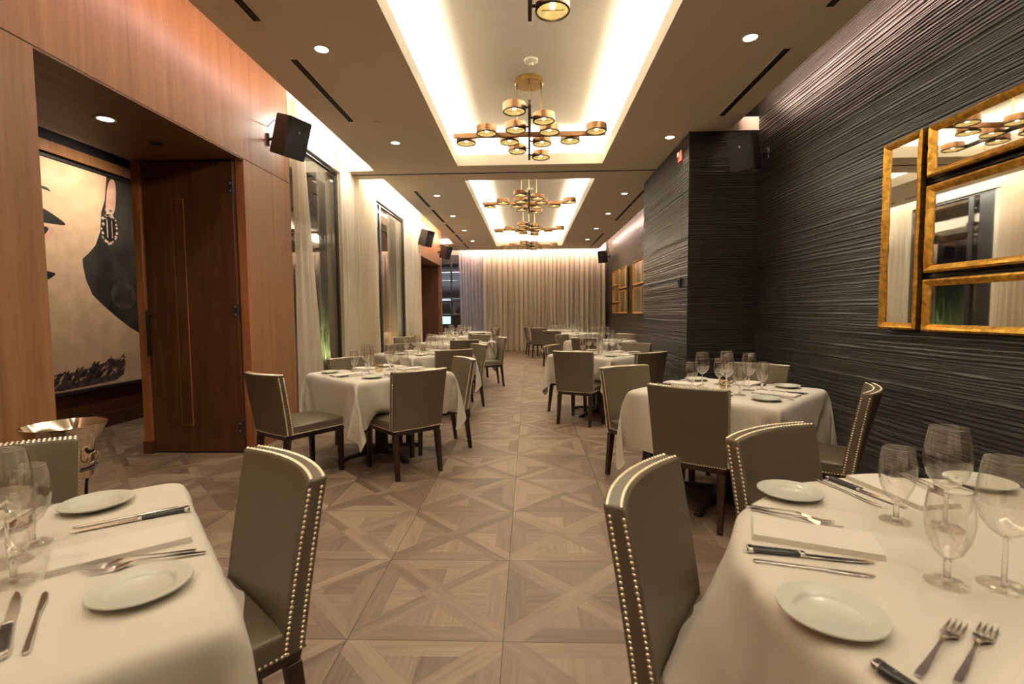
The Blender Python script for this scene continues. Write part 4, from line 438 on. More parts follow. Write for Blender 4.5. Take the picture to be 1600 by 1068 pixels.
-275,1,-1,19,19,15,7,-10,-7,21,24,24,24,23,22,20,23,24,25,24,24,24,25,24,24,17,7,13,12,7,14,22,22,20,14,-14,-17,1,-2,3,-15,1,4,6,4,-2,-1,-1,0,0,1,3,1,0,0,-1,1,0,0,0,0,-1,6,3,-6,1,-2,6,0,0,0,-24,-1,0,9,-8,-1,-3,-9,-1,7,7,0,-2,0,0,0,0,-1,3,1,1,0,-1,1,0,-1,0,1,-12,13,0,-1,6,2,-2,0,-18,-6,0,2,9,4,-12,-1,-8,-2,-1,10,2,
-2,0,0,0,0,0,0,1,-1,1,0,-1,1,0,1,-4,6,0,5,-3,5,0,0,-8,-19,2,-3,27,3,3,8,-11,-4,-10,-1,8,6,-3,1,-1,0,0,1,0,0,0,-1,1,0,0,0,-1,5,4,-6,6,-2,4,-2,0,-25,2,-2,12,11,4,2,1,8,-10,-8,-8,1,8,1,0,0,1,0,-1,1,-1,1,0,0,0,0,0,0,0,2,1,1,5,1,0,-21,-4,-2,-1,25,-2,22,-10,-5,-6,9,-3,-13,-6,6,6,0,0,-1,1,0,0,0,-1,
1,-1,1,-1,1,0,0,0,4,3,2,-1,-9,-15,-1,0,21,-5,-1,0,10,8,3,-7,-5,-1,-16,2,5,0,1,0,-1,1,-1,1,0,0,0,0,0,0,0,0,1,2,2,4,-2,-25,0,15,12,-20,-1,2,-7,-1,-1,3,10,9,1,-5,-11,0,0,1,0,1,-1,1,-1,1,-1,1,-1,1,-1,1,0,0,1,0,9,-20,1,15,-4,-4,-1,-8,-1,-10,-2,-3,3,1,3,4,3,-1,1,1,0,0,0,0,0,0,0,0,0,0,0,0,0,-1,1,0,
0,-2,4,-2,-7,-4,1,9,-9,-3,-10,-2,4,-2,-2,-1,1,6,8,-2,0,-1,1,0,0,0,0,0,0,0,0,0,0,0,0,0,-1,1,-1,5,9,1,1,0,-1,-12,-11,-9,-2,-3,4,7,2,5,1,-5,0,0,0,0,-1,1,-1,1,-1,1,-1,1,0,0,0,0,0,0,0,0,-3,5,3,1,0,0,2,-11,-9,-2,13,5,-1,1,-5,-2,0,0,0,0,0,0,0,0,0,0,0,0,0,-1,1,-1,1,-1,1,-1,1,-1,-1,2,3,1,0,2,
-3,-8,5,3,4,-2,-1,0,-1,-1,1,0,0,0,0,0,0,0,0,0,0,0,0,0,0,0,0,0,0,0,1,0,0,0,3,0,-1,2,-7,10,3,-5,-1,-1,1,-2,2,0,-1,1,-1,1,-1,1,-1,1,-1,1,0,0,-1,1,0,0,0,0,0,0,1,-1,1,1,1,1,1,-6,3,5,0,-1,0,-2,3,-2,0,0,0,0,0,0,0,0,0,0,0,-1,1,0,0,-1,1,-1,1,0,0,0,1,1,0,0,3,0,-6,4,2,1,0,0,-2,1,
0,0,0,0,0,0,0,0,0,0,0,0,0,0,0,0,0,0,0,0,-1,1,0,1,-1,0,5,1,-2,-6,7,-1,-1,2,-2,2,-2,1,0,0,0,0,0,0,0,0,0,0,-1,1,0,0,0,0,0,0,0,0,0,-1,-1,2,2,-1,3,-1,-4,4,0,2,-2,1,-1,1,-1,0,0,-1,1,-1,1,-1,1,-1,1,0,0,-1,1,-1,1,-1,1,-1,1,-1,2,0,-1,-2,3,1,2,4,-1,-5,4,-2,0,1,-1,0,-1,1,0,0,0,0,0,0,
0,0,0,0,0,0,0,0,0,0,0,0,0,0,0,0,1,-2,3,1,4,-1,1,-4,2,-3,0,0,1,0,0,0,0,0,0,0,0,0,0,0,0,0,0,0,0,0,0,0,0,0,-1,1,1,0,1,-1,2,4,-2,-7,3,0,3,-1,1,-2,1,-1,1,-1,1,-1,1,-1,1,-1,1,-1,1,0,0,-1,1,0,0,0,1,0,0,-1,2,0,0,0,4,-3,-1,-3,2,1,1,-1,0,0,0,0,0,0,0,0,0,0,0,0,0,0,-1,1,0,0,
-1,1,0,0,0,1,0,-1,2,0,1,4,-7,0,-1,0,2,1,1,0,0,0,0,0,0,0,0,0,0,0,0,0,0,0,0,0,0,0,0,0,0,0,-1,2,0,0,1,1,6,-8,-1,-1,1,2,0,-1,2,-1,1,-1,1,-1,1,-1,1,-1,1,0,0,0,0,0,0,0,0,0,-1,1,0,0,-1,2,1,0,0,10,-3,-11,-3,1,0,4,4,-2,0,0,0,0,0,0,0,0,0,0,-1,1,-1,1,0,0,0,0,0,0,0,2,1,2,-1,-2,
1,-1,12,0,0,-3,-6,-4,-4,-1,5,1,-1,1,-1,1,-1,1,0,0,0,0,0,0,0,-1,1,-1,1,0,1,-1,-3,1,-1,-1,0,-2,-1,17,0,-1,-1,0,-3,-1,-4,-8,0,1,0,0,0,0,0,-1,1,-1,1,0,0,0,0,0,0,0,-1,2,-2,-6,-2,-3,-3,-1,-1,-1,19,-2,3,0,-3,-2,-6,-6,-5,2,0,0,0,0,0,0,0,0,0,0,-1,1,-1,1,-1,1,-1,1,-3,3,6,-3,0,0,-1,-1,-1,-4,-2,-6,-5,-3,-3,2,
8,23,-8,-1,-1,0,0,0,0,0,0,0,0,0,0,0,0,0,-1,1,-2,0,4,13,7,1,0,-1,0,0,-22,-1,-1,1,6,12,1,10,1,-7,0,0,0,0,0,0,0,0,0,-1,1,-1,1,-1,1,0,-2,-1,0,10,-21,11,14,9,3,0,0,-23,4,9,12,4,-12,13,1,-7,1,-3,1,0,0,0,-1,1,-1,1,0,0,0,0,0,-1,0,0,-2,0,4,4,-21,1,10,13,11,5,1,11,2,-12,-12,20,-9,8,-6,0,-2,-1,0,0,0,0,
0,0,0,0,0,0,-1,0,-1,0,-1,1,0,0,16,-12,-18,-2,2,7,12,15,-11,-17,1,24,-9,3,-7,6,-1,-3,-1,0,0,0,0,0,0,0,0,-1,1,0,0,1,-4,0,0,1,-2,8,10,-15,-15,-1,-1,0,-6,-11,10,19,-5,-5,6,-4,1,-3,1,-2,0,-2,1,0,0,0,-1,1,0,0,0,1,-4,0,-2,3,-1,-2,0,17,1,-18,-10,0,-2,-19,16,14,-4,-5,0,11,-6,0,-2,-4,3,0,0,-5,1,-1,1,0,-1,1,-1,1,-2,-4,
2,2,0,0,0,-1,11,5,0,-17,-11,2,-1,10,-4,-3,-4,11,-2,-1,-1,0,2,-3,0,-2,-2,-1,1,-1,1,0,0,0,0,0,-1,-3,1,1,0,0,-1,3,12,1,-7,-16,-6,-229,-19,-18,-7,-7,2,19,22,23,-1,-7,0,1,3,4,2,4,3,2,3,3,3,2,4,2,-10,-21,-20,-21,-23,-11,1,-1,-11,5,7,5,16,0,-1,-10,0,-9,-1,0,0,1,-2,-2,-7,-3,-6,1,-1,-1,1,0,-1,0,1,-1,3,12,8,-1,1,-1,5,-1,0,4,
7,-4,-2,3,13,0,-2,-7,-1,-12,2,-1,0,1,-5,3,-5,-2,-7,-4,0,0,0,1,0,1,0,0,12,8,-3,2,3,5,-3,-5,20,-13,-3,7,-19,18,17,0,-4,-4,-10,-4,0,2,1,-1,-1,0,2,3,4,-2,0,-3,-3,-2,-6,-1,1,1,6,4,-1,8,3,-8,16,-12,-7,0,2,-20,0,14,22,-1,-6,-5,-10,1,1,0,1,-1,2,4,2,-3,1,-2,0,-1,0,1,-3,-10,-4,12,6,-3,9,-7,11,-3,-9,1,12,-14,-21,1,1,9,24,1,
-7,-11,-1,0,2,-1,0,4,0,0,0,-1,-1,1,0,-1,1,0,5,-18,0,10,2,9,-4,11,-15,3,1,-2,-3,-5,-8,-2,-7,7,27,1,-12,-5,1,0,0,4,1,-2,0,1,0,-1,-1,2,-1,1,0,-1,4,-10,5,10,-10,18,-14,0,1,5,0,5,22,-5,-12,-7,-11,-6,26,4,-16,-5,5,3,4,-1,0,-1,-1,0,1,0,-1,1,-1,1,-1,4,-7,3,10,3,-7,-4,8,5,0,-3,12,24,-2,0,-1,-1,-6,-14,7,-8,2,2,5,-3,0,0,
0,0,0,1,0,0,0,0,0,1,0,4,-5,0,6,1,9,3,-1,0,-2,-1,22,-1,-2,1,-1,2,2,0,4,-1,-2,1,0,-1,1,0,0,0,-1,0,1,0,0,0,0,-1,0,1,1,-2,0,-1,-2,1,2,-7,4,22,-1,2,-1,-1,-1,1,2,2,0,0,-1,1,0,-1,0,0,1,0,0,-1,0,0,1,0,0,0,0,-1,-1,-3,0,0,-1,0,5,-8,23,-1,-2,2,1,2,-1,0,0,0,1,0,-1,0,0,1,0,-1,0,0,1,0,0,-1,
0,0,0,0,1,-1,1,-1,-1,1,0,-2,-7,23,-1,1,0,1,-1,1,0,1,0,-1,0,1,0,0,-1,0,1,0,0,-1,0,0,0,1,0,0,0,-1,1,-1,0,0,0,0,0,0,23,1,0,0,0,0,0,0,0,1,0,0,-1,0,1,0,0,-1,0,0,0,1,0,0,-1,0,0,1,0,-1,0,0,1,-1,0,0,0,23,1,0,1,0,0,0,0,0,-1,0,0,1,0,-1,0,0,0,1,0,0,-1,0,0,1,0,0,-1,0,0,1,0,-1,
0,0,0,0,23,0,1,0,0,0,0,0,1,0,0,0,-1,0,1,0,0,0,-1,0,1,0,0,0,-1,0,0,1,0,0,-1,0,1,0,-1,0,0,23,1,1,-1,1,0,0,0,-1,0,0,0,1,0,-1,0,0,1,0,0,-1,0,0,0,1,0,0,-1,0,0,1,0,-1,0,0,0,0,23,1,0,1,-1,0,0,0,1,0,0,0,-1,0,1,0,0,-1,0,0,1,0,0,0,-1,0,1,0,0,0,-1,0,0,1,0,-1,0,23,2,0,-1,0,
0,1,0,-1,0,0,1,0,0,-1,0,0,1,0,0,-1,0,0,1,0,0,-1,0,0,0,1,0,0,-1,0,0,0,23,-1,1,1,1,0,-1,0,1,0,0,-1,0,0,1,0,0,-1,0,0,1,0,0,-1,0,0,1,0,0,0,-1,0,0,1,0,0,0,23,0,1,1,-1,0,1,0,-1,0,0,1,0,0,-1,0,0,1,0,0,-1,0,0,1,0,0,-1,0,0,0,1,0,0,-1,0,0,0,23,1,0,0,1,0,-1,0,1,0,0,-1,0,1,
0,0,0,-1,0,0,1,0,0,-1,0,0,1,0,0,0,-1,0,0,0,0,0,1,23,2,-1,0,0,0,1,0,-1,0,1,0,0,-1,0,0,0,1,0,0,-1,0,0,1,0,0,-1,0,0,0,1,0,0,0,0,0,-1,24,0,0,0,0,1,-1,0,1,0,-1,0,0,1,0,0,0,-1,0,0,1,0,0,-1,0,0,1,0,0,0,-1,0,0,0,0,0,0,23,1,0,0,0,0,0,1,-1,0,1,0,0,-1,0,0,0,1,0,0,-1,0,0,
1,0,0,-1,0,0,0,0,1,0,0,-1,1,0,23,0,1,0,0,0,1,-1,1,0,-1,0,0,1,0,0,0,-1,0,0,1,0,0,-1,0,1,0,0,0,0,0,-1,0,0,1,-1,0,21,0,1,1,1,0,0,0,0,1,0,0,0,-1,0,0,0,1,0,0,-1,0,0,1,0,-1,0,1,0,-2,0,0,1,0,0,-1,0,18,-1,1,1,0,1,1,2,2,-1,0,0,0,0,1,0,0,-1,0,0,1,0,0,-1,0,0,1,0,-1,0,-1,0,
-2,-3,0,0,-2,15,2,-3,1,2,2,2,3,1,1,-1,0,0,0,-1,0,1,0,0,0,-1,0,0,0,0,1,-1,1,2,-2,-6,-4,-3,-2,-3,1,2,9,-3,0,-2,-2,0,6,8,-14,1,4,-2,0,0,0,0,-1,0,1,0,0,0,0,0,0,2,0,-8,-3,21,-2,-6,-4,3,0,-3,-4,-4,-3,2,6,10,7,3,-31,12,-4,1,2,0,0,0,1,-1,1,-1,0,0,0,0,0,2,0,-3,-6,5,-10,25,5,0,-9,-6,0,1,-4,12,9,3,
-1,1,-29,2,14,-7,-1,0,2,1,0,-1,1,-1,1,0,-1,0,1,3,3,-4,-6,-2,1,-6,0,19,1,7,1,-8,-7,17,-2,0,2,0,-24,-5,13,6,-6,-4,4,2,-2,1,0,1,-1,-1,0,1,0,2,0,-4,-2,-2,2,-4,1,3,-7,19,-3,4,5,4,15,6,-6,1,-19,-8,1,17,-2,-4,-5,5,1,0,2,-1,-1,0,1,0,-1,2,0,0,-3,-5,0,2,1,-1,-8,8,-10,22,-2,0,-1,19,-9,8,-20,-9,-1,14,3,-1,-4,-8,3,3,
6,1,1,0,0,-1,0,1,-3,-3,-4,0,-1,-2,7,-5,6,-7,1,1,-11,23,2,-3,7,9,-16,-11,-2,2,6,7,0,0,-6,-5,-5,-4,-5,-1,0,1,-1,0,0,0,0,0,9,9,2,3,1,-3,3,-12,9,-2,-9,17,12,18,-13,-17,-2,0,5,11,0,0,0,1,-17,-5,-4,-1,0,0,-1,1,-1,0,1,-1,2,1,6,13,0,1,0,2,-11,6,2,-8,0,10,107,16,16,14,13,12,7,5,5,0,0,2,3,7,11,14,7,-1,0,0,0,0,
0,0,0,-14,-10,-7,-5,-4,-7,-10,-11,-8,-14,-18,-18,19,0,0,1,0,2,1,0,0,1,-1,-1,-3,-5,-9,-5,2,-1,-1,0,0,1,0,1,7,11,0,4,-1,1,-2,0,1,-2,-5,0,2,16,2,0,1,2,-1,3,1,0,0,0,-1,0,-2,-2,-9,-8,2,1,0,1,1,2,1,-3,10,7,-1,1,-1,-1,-1,1,-7,2,2,0,13,3,3,0,0,1,2,2,0,0,1,-1,0,0,1,0,-1,0,0,1,-1,-2,-2,0,0,2,2,0,0,-3,-1,
3,-6,-1,1,-1,6,13,0,2,3,1,1,1,2,1,0,0,1,0,0,-1,0,0,1,0,-1,0,0,1,-2,-4,-4,9,-2,2,-3,2,-4,-3,2,0,2,4,13,-1,0,2,5,1,0,3,0,1,0,0,0,0,0,1,0,-1,0,1,0,0,-1,0,0,-4,0,4,-1,-2,1,-6,1,0,-1,4,4,10,2,0,0,0,6,2,1,2,2,0,-1,0,1,0,-1,0,1,0,-1,0,0,1,0,0,0,-8,6,-3,3,-7,0,1,-1,1,-3,5,2,2,3,
3,2,0,5,3,4,-3,2,2,0,-1,0,0,1,-1,0,1,0,0,-1,0,0,-1,1,-6,3,-2,-4,1,-6,-7,0,0,-1,1,0,0,0,2,3,3,6,9,1,-2,0,0,0,0,0,-1,0,0,0,0,0,0,0,0,0,-1,2,0,-14,1,-8,-2,2,-2,3,-5,1,0,0,0,0,-1,0,1,2,-1,0,-1,0,0,0,0,0,0,0,-1,0,0,0,0,0,0,0,0,3,0,-1,2,1,-1,-5,-12,12,1,0,0,1,-1,0,1,0,-1,-1,0,0,
0,0,0,0,0,0,0,0,0,0,0,0,0,0,0,0,0,1,-5,0,0,0,0,6,-18,2,-1,1,-1,-1,1,-2,0,1,0,0,0,0,0,0,0,0,0,0,0,0,0,0,0,0,0,0,0,0,0,0,-2,0,0,0,-3,-11,3,-1,-3,-1,1,-1,2,0,0,0,0,0,0,0,0,0,0,0,0,0,0,0,0,0,0,0,0,0,0,0,0,1,-1,-1,0,-1,-1,3,0,-2,-1,0,0,0,0,-1,1,0,0,0,0,0,0,0,0,0,0,0,
0,0,0,0,0,0,0,0,0,0,0,0,-1,1,0,-2,4,-4,-2,1,1,0,-1,1,0,0,0,0,0,0,0,0,0,0,0,0,0,0,0,0,0,0,0,0,0,1,-1,0,0,0,-1,0,-1,5,1,-7,1,0,0,0,0,0,1,-1,0,0,0,0,0,0,0,0,0,0,0,0,0,0,0,0,0,0,0,0,0,0,0,0,-1,0,6,-1,-5,0,-1,1,0,0,0,-1,1,0,0,0,0,0,0,0,0,0,0,0,0,0,0,0,0,0,0,0,
1,-1,0,0,-1,-1,1,7,-5,-1,-1,0,0,0,-1,1,0,0,0,0,0,0,0,0,0,0,0,0,0,0,0,0,0,0,0,0,0,0,0,0,0,0,-1,0,7,-7,0,0,0,-1,1,0,0,0,0,0,0,0,0,0,0,0,0,0,0,0,0,0,0,0,0,0,0,0,0,0,0,1,-1,0,-1,-7,1,11,-6,1,0,0,0,0,0,0,0,0,0,0,0,0,0,0,0,0,0,0,0,0,0,0,0,0,0,0,1,-1,0,1,-1,0,-9,4,
0,5,-1,1,-1,1,0,0,0,0,0,0,0,0,0,0,0,0,0,0,0,0,0,0,0,0,0,1,-1,0,0,0,-1,1,0,-7,2,5,0,0,0,0,0,0,0,0,0,0,0,0,0,0,0,0,0,0,0,0,0,0,0,0,0,0,0,0,0,0,0,1,-1,0,-6,4,1,1,0,-1,1,-1,1,0,0,0,0,0,0,0,0,0,0,0,0,0,0,0,0,0,0,0,0,0,0,0,1,-1,0,0,0,-5,5,0,0,0,0,0,0,-1,1,0,
0,0,0,0,0,0,0,0,0,0,0,0,0,0,0,0,0,0,0,0,0,0,0,0,0,0,-2,1,1,0,0,0,-1,1,0,0,0,0,0,0,0,0,0,0,0,0,0,0,0,0,0,0,0,0,0,0,1,-1,0,0,0,0,0,-3,2,1,1,0,0,-1,0,0,0,0,0,0,0,0,0,0,0,0,0,0,0,0,0,0,0,0,0,0,0,0,0,0,0,0,0,0,-2,0,0,0,1,0,2,-1,0,0,0,0,0,0,0,0,0,0,0,0,
0,0,0,0,0,0,0,0,0,0,0,0,0,0,0,0,0,-1,-1,1,0,-1,1,-1,0,2,0,0,0,0,0,0,0,0,0,0,0,0,0,0,0,0,0,0,0,0,-2,2,1,-1,1,0,1,0,0,-1,0,0,0,-1,-1,-1,1,2,0,0,0,0,0,0,0,0,0,-1,0,0,0,0,0,0,-1,0,0,1,-1,0,1,1,0,0,-1,-4,1,-1,-1,0,0,-1,-2,-16,0,1,0,0,0,0,0,0,0,0,0,0,0,0,0,-1,0,1,-2,-1,
16,3,2,1,-1,0,0,1,-5,0,0,-1,-2,-4,-1,-9,-1,-1,0,0,0,0,0,0,-1,0,0,1,0,0,-1,0,1,0,-1,2,-1,3,7,2,3,3,2,0,0,-5,-3,-3,-1,-1,0,-8,-1,-1,-1,-1,0,0,0,0,0,1,0,0,0,-1,0,1,0,1,-1,0,0,0,1,3,5,1,2,2,4,1,-12,0,0,-1,-1,-6,-1,-2,-1,-1,1,0,0,0,0,0,0,-1,0,0,1,0,0,0,0,0,0,-1,1,0,4,1,4,0,0,1,4,-12,
-1,-1,0,-6,-2,0,-1,0,-1,0,-1,1,0,0,-1,0,1,0,0,0,0,0,0,0,0,0,0,0,0,2,2,2,2,1,0,0,-13,-1,0,-5,-1,0,-1,-2,-1,0,1,-1,-1,0,1,1,0,-1,0,0,0,0,0,2,-2,0,1,-1,0,0,1,3,-1,4,2,0,0,-14,-1,-4,-2,1,1,0,-4,0,0,-1,2,3,4,11,-1,0,1,0,1,-1,0,2,0,-15,-6,-1,-1,1,0,0,3,1,-1,3,3,0,-16,-2,-3,1,1,-1,-4,1,-1,0,
0,5,4,7,4,4,0,0,0,-1,1,0,-2,-7,-2,-6,-7,0,-1,1,0,3,0,1,1,2,1,
    ]),
    'R0': (42, [
-304,20,19,20,19,19,7,-3,17,18,8,-2,21,15,21,12,12,22,23,6,15,14,20,16,11,15,13,19,14,18,17,16,8,-1,9,18,13,19,-1,9,18,16,0,-13,-1,0,0,0,0,11,5,-14,1,10,1,-10,1,2,5,-2,-1,0,3,-1,4,0,0,2,1,4,-4,1,4,-4,3,-9,5,8,-2,3,-13,6,9,-2,-19,1,-13,0,1,-2,0,0,0,11,2,-9,-1,12,-10,2,-1,2,4,-3,0,3,-1,3,0,3,0,0,2,-1,4,-3,5,-7,-1,9,
2,-2,-5,-3,12,-3,-14,4,15,-10,-3,0,1,-1,-1,0,5,7,-8,0,6,0,-1,-3,2,-1,2,0,2,2,0,3,1,1,1,0,2,1,-1,2,-8,9,3,-3,0,-8,11,-1,-12,2,13,-3,-13,2,-2,0,3,0,-3,-1,6,6,-11,2,13,-11,1,1,3,0,-2,3,3,1,0,2,1,3,-2,2,1,1,-4,-4,8,2,1,-12,11,2,-11,1,11,-2,-22,1,-12,-2,1,-2,2,1,-3,0,9,-3,-4,6,-1,0,-1,4,-1,0,2,3,0,1,2,2,
2,0,2,-1,1,-8,9,4,-1,-14,12,2,-9,0,11,-6,-21,0,12,-9,-13,-2,0,0,2,0,-5,2,8,-3,-4,12,-9,1,0,2,0,4,2,1,0,0,5,-1,3,-1,2,-5,0,9,-1,-12,11,2,-8,-1,12,-10,-19,2,15,-8,6,2,-13,1,-3,2,4,0,-6,8,-2,1,-1,2,-1,1,1,3,2,1,1,0,0,2,3,1,2,-4,3,4,1,-10,9,2,-8,0,11,-17,-12,7,18,6,-8,0,0,-1,-5,3,-2,1,4,0,-7,8,-5,2,3,2,
3,2,0,0,0,0,0,0,0,0,3,4,3,-1,4,-7,6,1,-7,1,9,-19,-5,10,15,2,0,-9,1,-2,9,-3,-8,3,-5,2,4,0,-6,3,2,8,1,0,0,0,0,0,0,0,0,0,0,0,0,3,7,0,2,0,-5,2,8,-21,3,10,10,1,-3,-9,-7,-1,4,3,0,-1,-11,6,-7,1,4,-2,7,4,0,0,0,0,0,0,0,0,0,0,0,0,0,0,0,0,9,2,-2,1,6,-21,7,10,8,-2,-6,-11,-10,-6,0,4,-1,1,0,0,
-9,4,-6,-1,11,3,0,0,0,0,0,0,0,0,0,0,0,0,0,0,0,0,0,-1,8,5,2,-14,8,10,0,-4,-7,-10,-8,5,-6,0,1,2,1,-1,0,0,-5,1,4,4,-1,0,0,0,0,0,0,-1,1,0,0,0,0,0,0,-1,1,0,0,0,8,-1,3,9,-4,-4,-8,-10,-1,13,12,-6,9,5,-12,-5,6,-1,-1,0,0,5,0,0,0,0,0,0,0,0,1,-1,0,0,0,0,0,0,0,0,0,0,0,-1,12,1,-3,-1,-9,-6,10,13,
6,0,-3,8,-1,5,-4,-14,5,1,-6,9,0,0,0,0,0,0,0,0,0,-1,1,0,0,0,0,0,0,0,0,0,0,0,0,0,12,-4,-10,3,15,5,0,-3,-7,5,-10,2,6,2,3,-13,-1,4,2,0,0,0,0,0,0,0,0,0,0,0,0,0,0,0,0,0,0,0,0,0,0,0,0,6,3,3,9,-2,-8,-9,-8,-5,20,2,-17,-21,2,6,7,-10,11,0,0,0,0,0,0,0,0,0,0,1,-1,0,0,0,0,0,0,0,0,0,0,0,
0,0,-1,6,7,-11,-10,1,-2,2,7,22,-18,9,8,-13,-18,-2,8,4,0,0,0,0,0,0,0,0,0,0,-1,1,0,0,0,0,0,0,0,-1,1,0,0,0,0,0,8,-8,3,2,2,8,6,1,3,2,-19,0,8,9,-2,-1,0,0,0,0,0,0,0,0,0,0,0,1,-1,0,0,0,0,0,0,0,0,0,0,0,0,0,0,2,5,7,4,0,-4,-5,-7,-3,1,4,-2,-3,-1,0,4,0,0,0,0,0,0,0,0,0,0,0,-1,1,0,0,
0,0,0,0,0,0,0,0,0,0,0,0,-1,5,-5,-2,-3,-2,-5,-1,1,5,4,-3,-2,-3,-4,2,0,0,0,0,0,0,0,0,0,0,0,0,0,0,0,0,0,0,0,0,0,0,0,0,0,0,0,0,0,-6,-5,-2,0,8,-3,-16,1,5,3,2,3,-1,3,0,0,0,0,0,0,0,0,0,0,0,0,0,0,0,0,0,0,0,0,0,0,0,0,0,0,0,0,1,1,4,3,6,-1,9,8,0,-5,-2,-1,2,1,-3,0,0,0,0,0,0,
0,0,0,0,0,0,0,0,0,0,0,0,0,0,0,0,0,0,0,0,0,0,0,9,1,0,-3,-6,0,13,1,0,0,-1,-6,-5,-2,0,0,0,0,0,0,0,0,0,0,0,0,0,0,0,0,0,0,0,0,0,0,0,0,0,0,0,0,-4,-6,-1,1,0,1,1,-11,-6,-3,1,2,5,10,2,0,0,0,0,0,0,0,0,0,0,0,0,0,0,0,0,0,0,0,0,0,0,0,0,0,0,0,0,-1,-4,-2,-5,-5,4,-1,-6,3,-5,5,9,
5,0,-11,0,0,0,0,0,0,0,0,0,0,0,0,0,0,0,0,0,0,0,0,0,0,0,0,0,0,0,-1,-1,7,6,5,-1,-4,-5,-17,11,19,2,-5,-3,-1,-2,-4,0,0,0,0,0,0,0,0,0,0,0,0,0,0,0,0,0,0,0,0,0,0,0,0,0,0,-4,-6,-5,-3,5,7,8,6,-17,6,2,-3,2,4,6,10,-10,0,0,0,0,0,0,0,0,0,0,0,0,0,0,0,0,0,0,0,0,0,0,0,0,0,0,-12,8,7,0,
-10,-5,-7,-1,-2,-4,5,4,3,0,0,-4,-1,-1,0,0,0,0,0,0,0,0,0,0,0,0,0,0,0,0,0,0,0,0,0,0,0,0,-3,-7,-5,-4,7,10,9,3,-6,2,-5,0,5,-4,5,-4,8,4,-11,0,0,0,0,0,0,0,0,0,0,0,0,0,0,0,0,0,0,0,0,0,0,0,0,-13,12,-1,-7,-10,-2,0,6,11,3,-5,1,-1,7,-7,7,-5,4,3,-7,0,0,0,0,0,0,0,0,0,0,0,0,0,0,0,0,0,0,0,
0,0,0,-8,0,-10,10,15,-2,-10,-10,-6,-1,3,-3,-4,4,-2,6,-8,11,-1,0,-1,-5,0,0,0,0,0,0,0,0,0,0,0,0,0,0,0,0,0,0,0,0,-5,-5,-2,8,-10,-5,16,13,0,-11,-12,3,0,-6,3,2,-8,13,-3,2,3,-2,-3,-5,1,0,0,0,0,0,0,0,0,0,0,0,0,0,0,1,-1,0,-4,-10,-1,6,0,6,-1,-16,3,14,17,0,2,1,-4,-1,-1,7,-1,3,-1,1,3,0,-2,-8,1,0,0,0,0,0,0,
0,0,0,0,0,0,0,0,0,-5,-7,6,-5,-3,2,6,-2,12,-17,-7,2,17,3,-1,-2,-3,0,6,2,1,3,0,1,-1,2,-1,-9,-1,0,0,0,0,-1,1,0,0,0,0,0,1,-3,-8,0,1,-6,13,-7,-6,0,12,-8,16,-4,-18,-3,2,2,0,-7,7,4,2,0,0,1,-2,4,-2,-6,2,-1,-4,-2,0,0,0,0,0,0,0,0,-1,-7,-3,3,-3,3,1,-9,16,-6,-8,-3,15,-9,8,12,-15,7,-10,0,12,3,0,-1,0,1,-2,3,-1,
-8,3,3,-2,0,-3,-3,0,-1,-2,0,0,-1,-3,-1,2,-6,-1,0,2,3,-1,-7,16,-6,-10,-4,13,-3,0,13,-21,15,17,0,-1,1,1,0,0,1,0,-6,-4,6,1,-4,1,-3,-1,-1,1,-4,0,-1,0,-1,-5,2,1,-7,2,-2,4,2,-7,0,16,-4,-12,-3,7,6,2,-2,10,1,1,1,-1,1,-1,1,1,0,-13,11,-1,1,-5,1,0,-3,0,-3,0,-2,0,-2,-1,-1,-3,7,-9,2,-2,1,4,3,-12,4,14,-1,-15,0,-1,6,7,2,1,
1,-1,1,-1,1,-1,1,-11,5,4,2,-4,0,-1,1,-5,1,-1,0,-3,-1,-1,-3,3,-6,1,10,-15,4,-2,-3,9,-1,-9,5,9,6,-19,3,-1,9,2,0,-1,1,-1,0,0,1,-5,-8,11,0,0,-7,4,-2,0,-1,-1,-5,5,-3,-1,-2,-2,1,1,-4,6,-6,-4,0,6,-6,6,-2,-5,8,5,7,-20,-1,11,-1,0,1,-1,0,1,0,-3,-10,10,2,-1,1,-5,0,0,-5,2,1,-3,-1,-2,1,0,-5,0,0,-3,3,14,-19,2,2,-2,7,-2,
-5,-2,6,8,4,-20,10,0,1,-1,1,0,0,0,-4,-7,9,-1,1,-5,2,0,1,3,-7,-1,-1,0,-3,1,-2,-3,1,-4,1,0,1,10,-15,0,8,-10,12,-3,-7,2,4,10,3,-281,3,3,1,1,2,-17,-19,1,5,-16,-19,0,15,0,-19,-20,-7,6,23,-19,0,3,-18,21,13,-20,11,19,13,-11,-15,17,21,17,7,-14,-6,18,15,0,-10,17,-4,3,4,3,-5,-1,14,0,-19,4,14,-2,-12,0,3,4,0,-1,-4,-1,-1,3,0,1,-1,-6,6,6,
-3,-6,-6,16,3,0,-5,-17,5,22,-2,-13,-10,25,0,-3,2,-3,4,8,-5,1,9,0,-20,8,10,-8,-5,2,4,3,-5,-1,-2,0,4,-3,3,-1,-6,10,1,-4,-10,4,15,0,-5,-12,-2,21,0,-11,-12,26,0,-20,-7,4,1,-2,3,7,-3,8,3,-8,-9,13,0,-17,7,4,-1,0,-1,-3,1,4,0,0,-3,-2,7,-3,-1,-8,14,4,-4,-5,-13,20,4,-8,-15,27,-6,-14,8,-1,-6,4,-1,-5,3,9,-1,11,1,-15,4,8,-11,-1,3,3,2,-6,
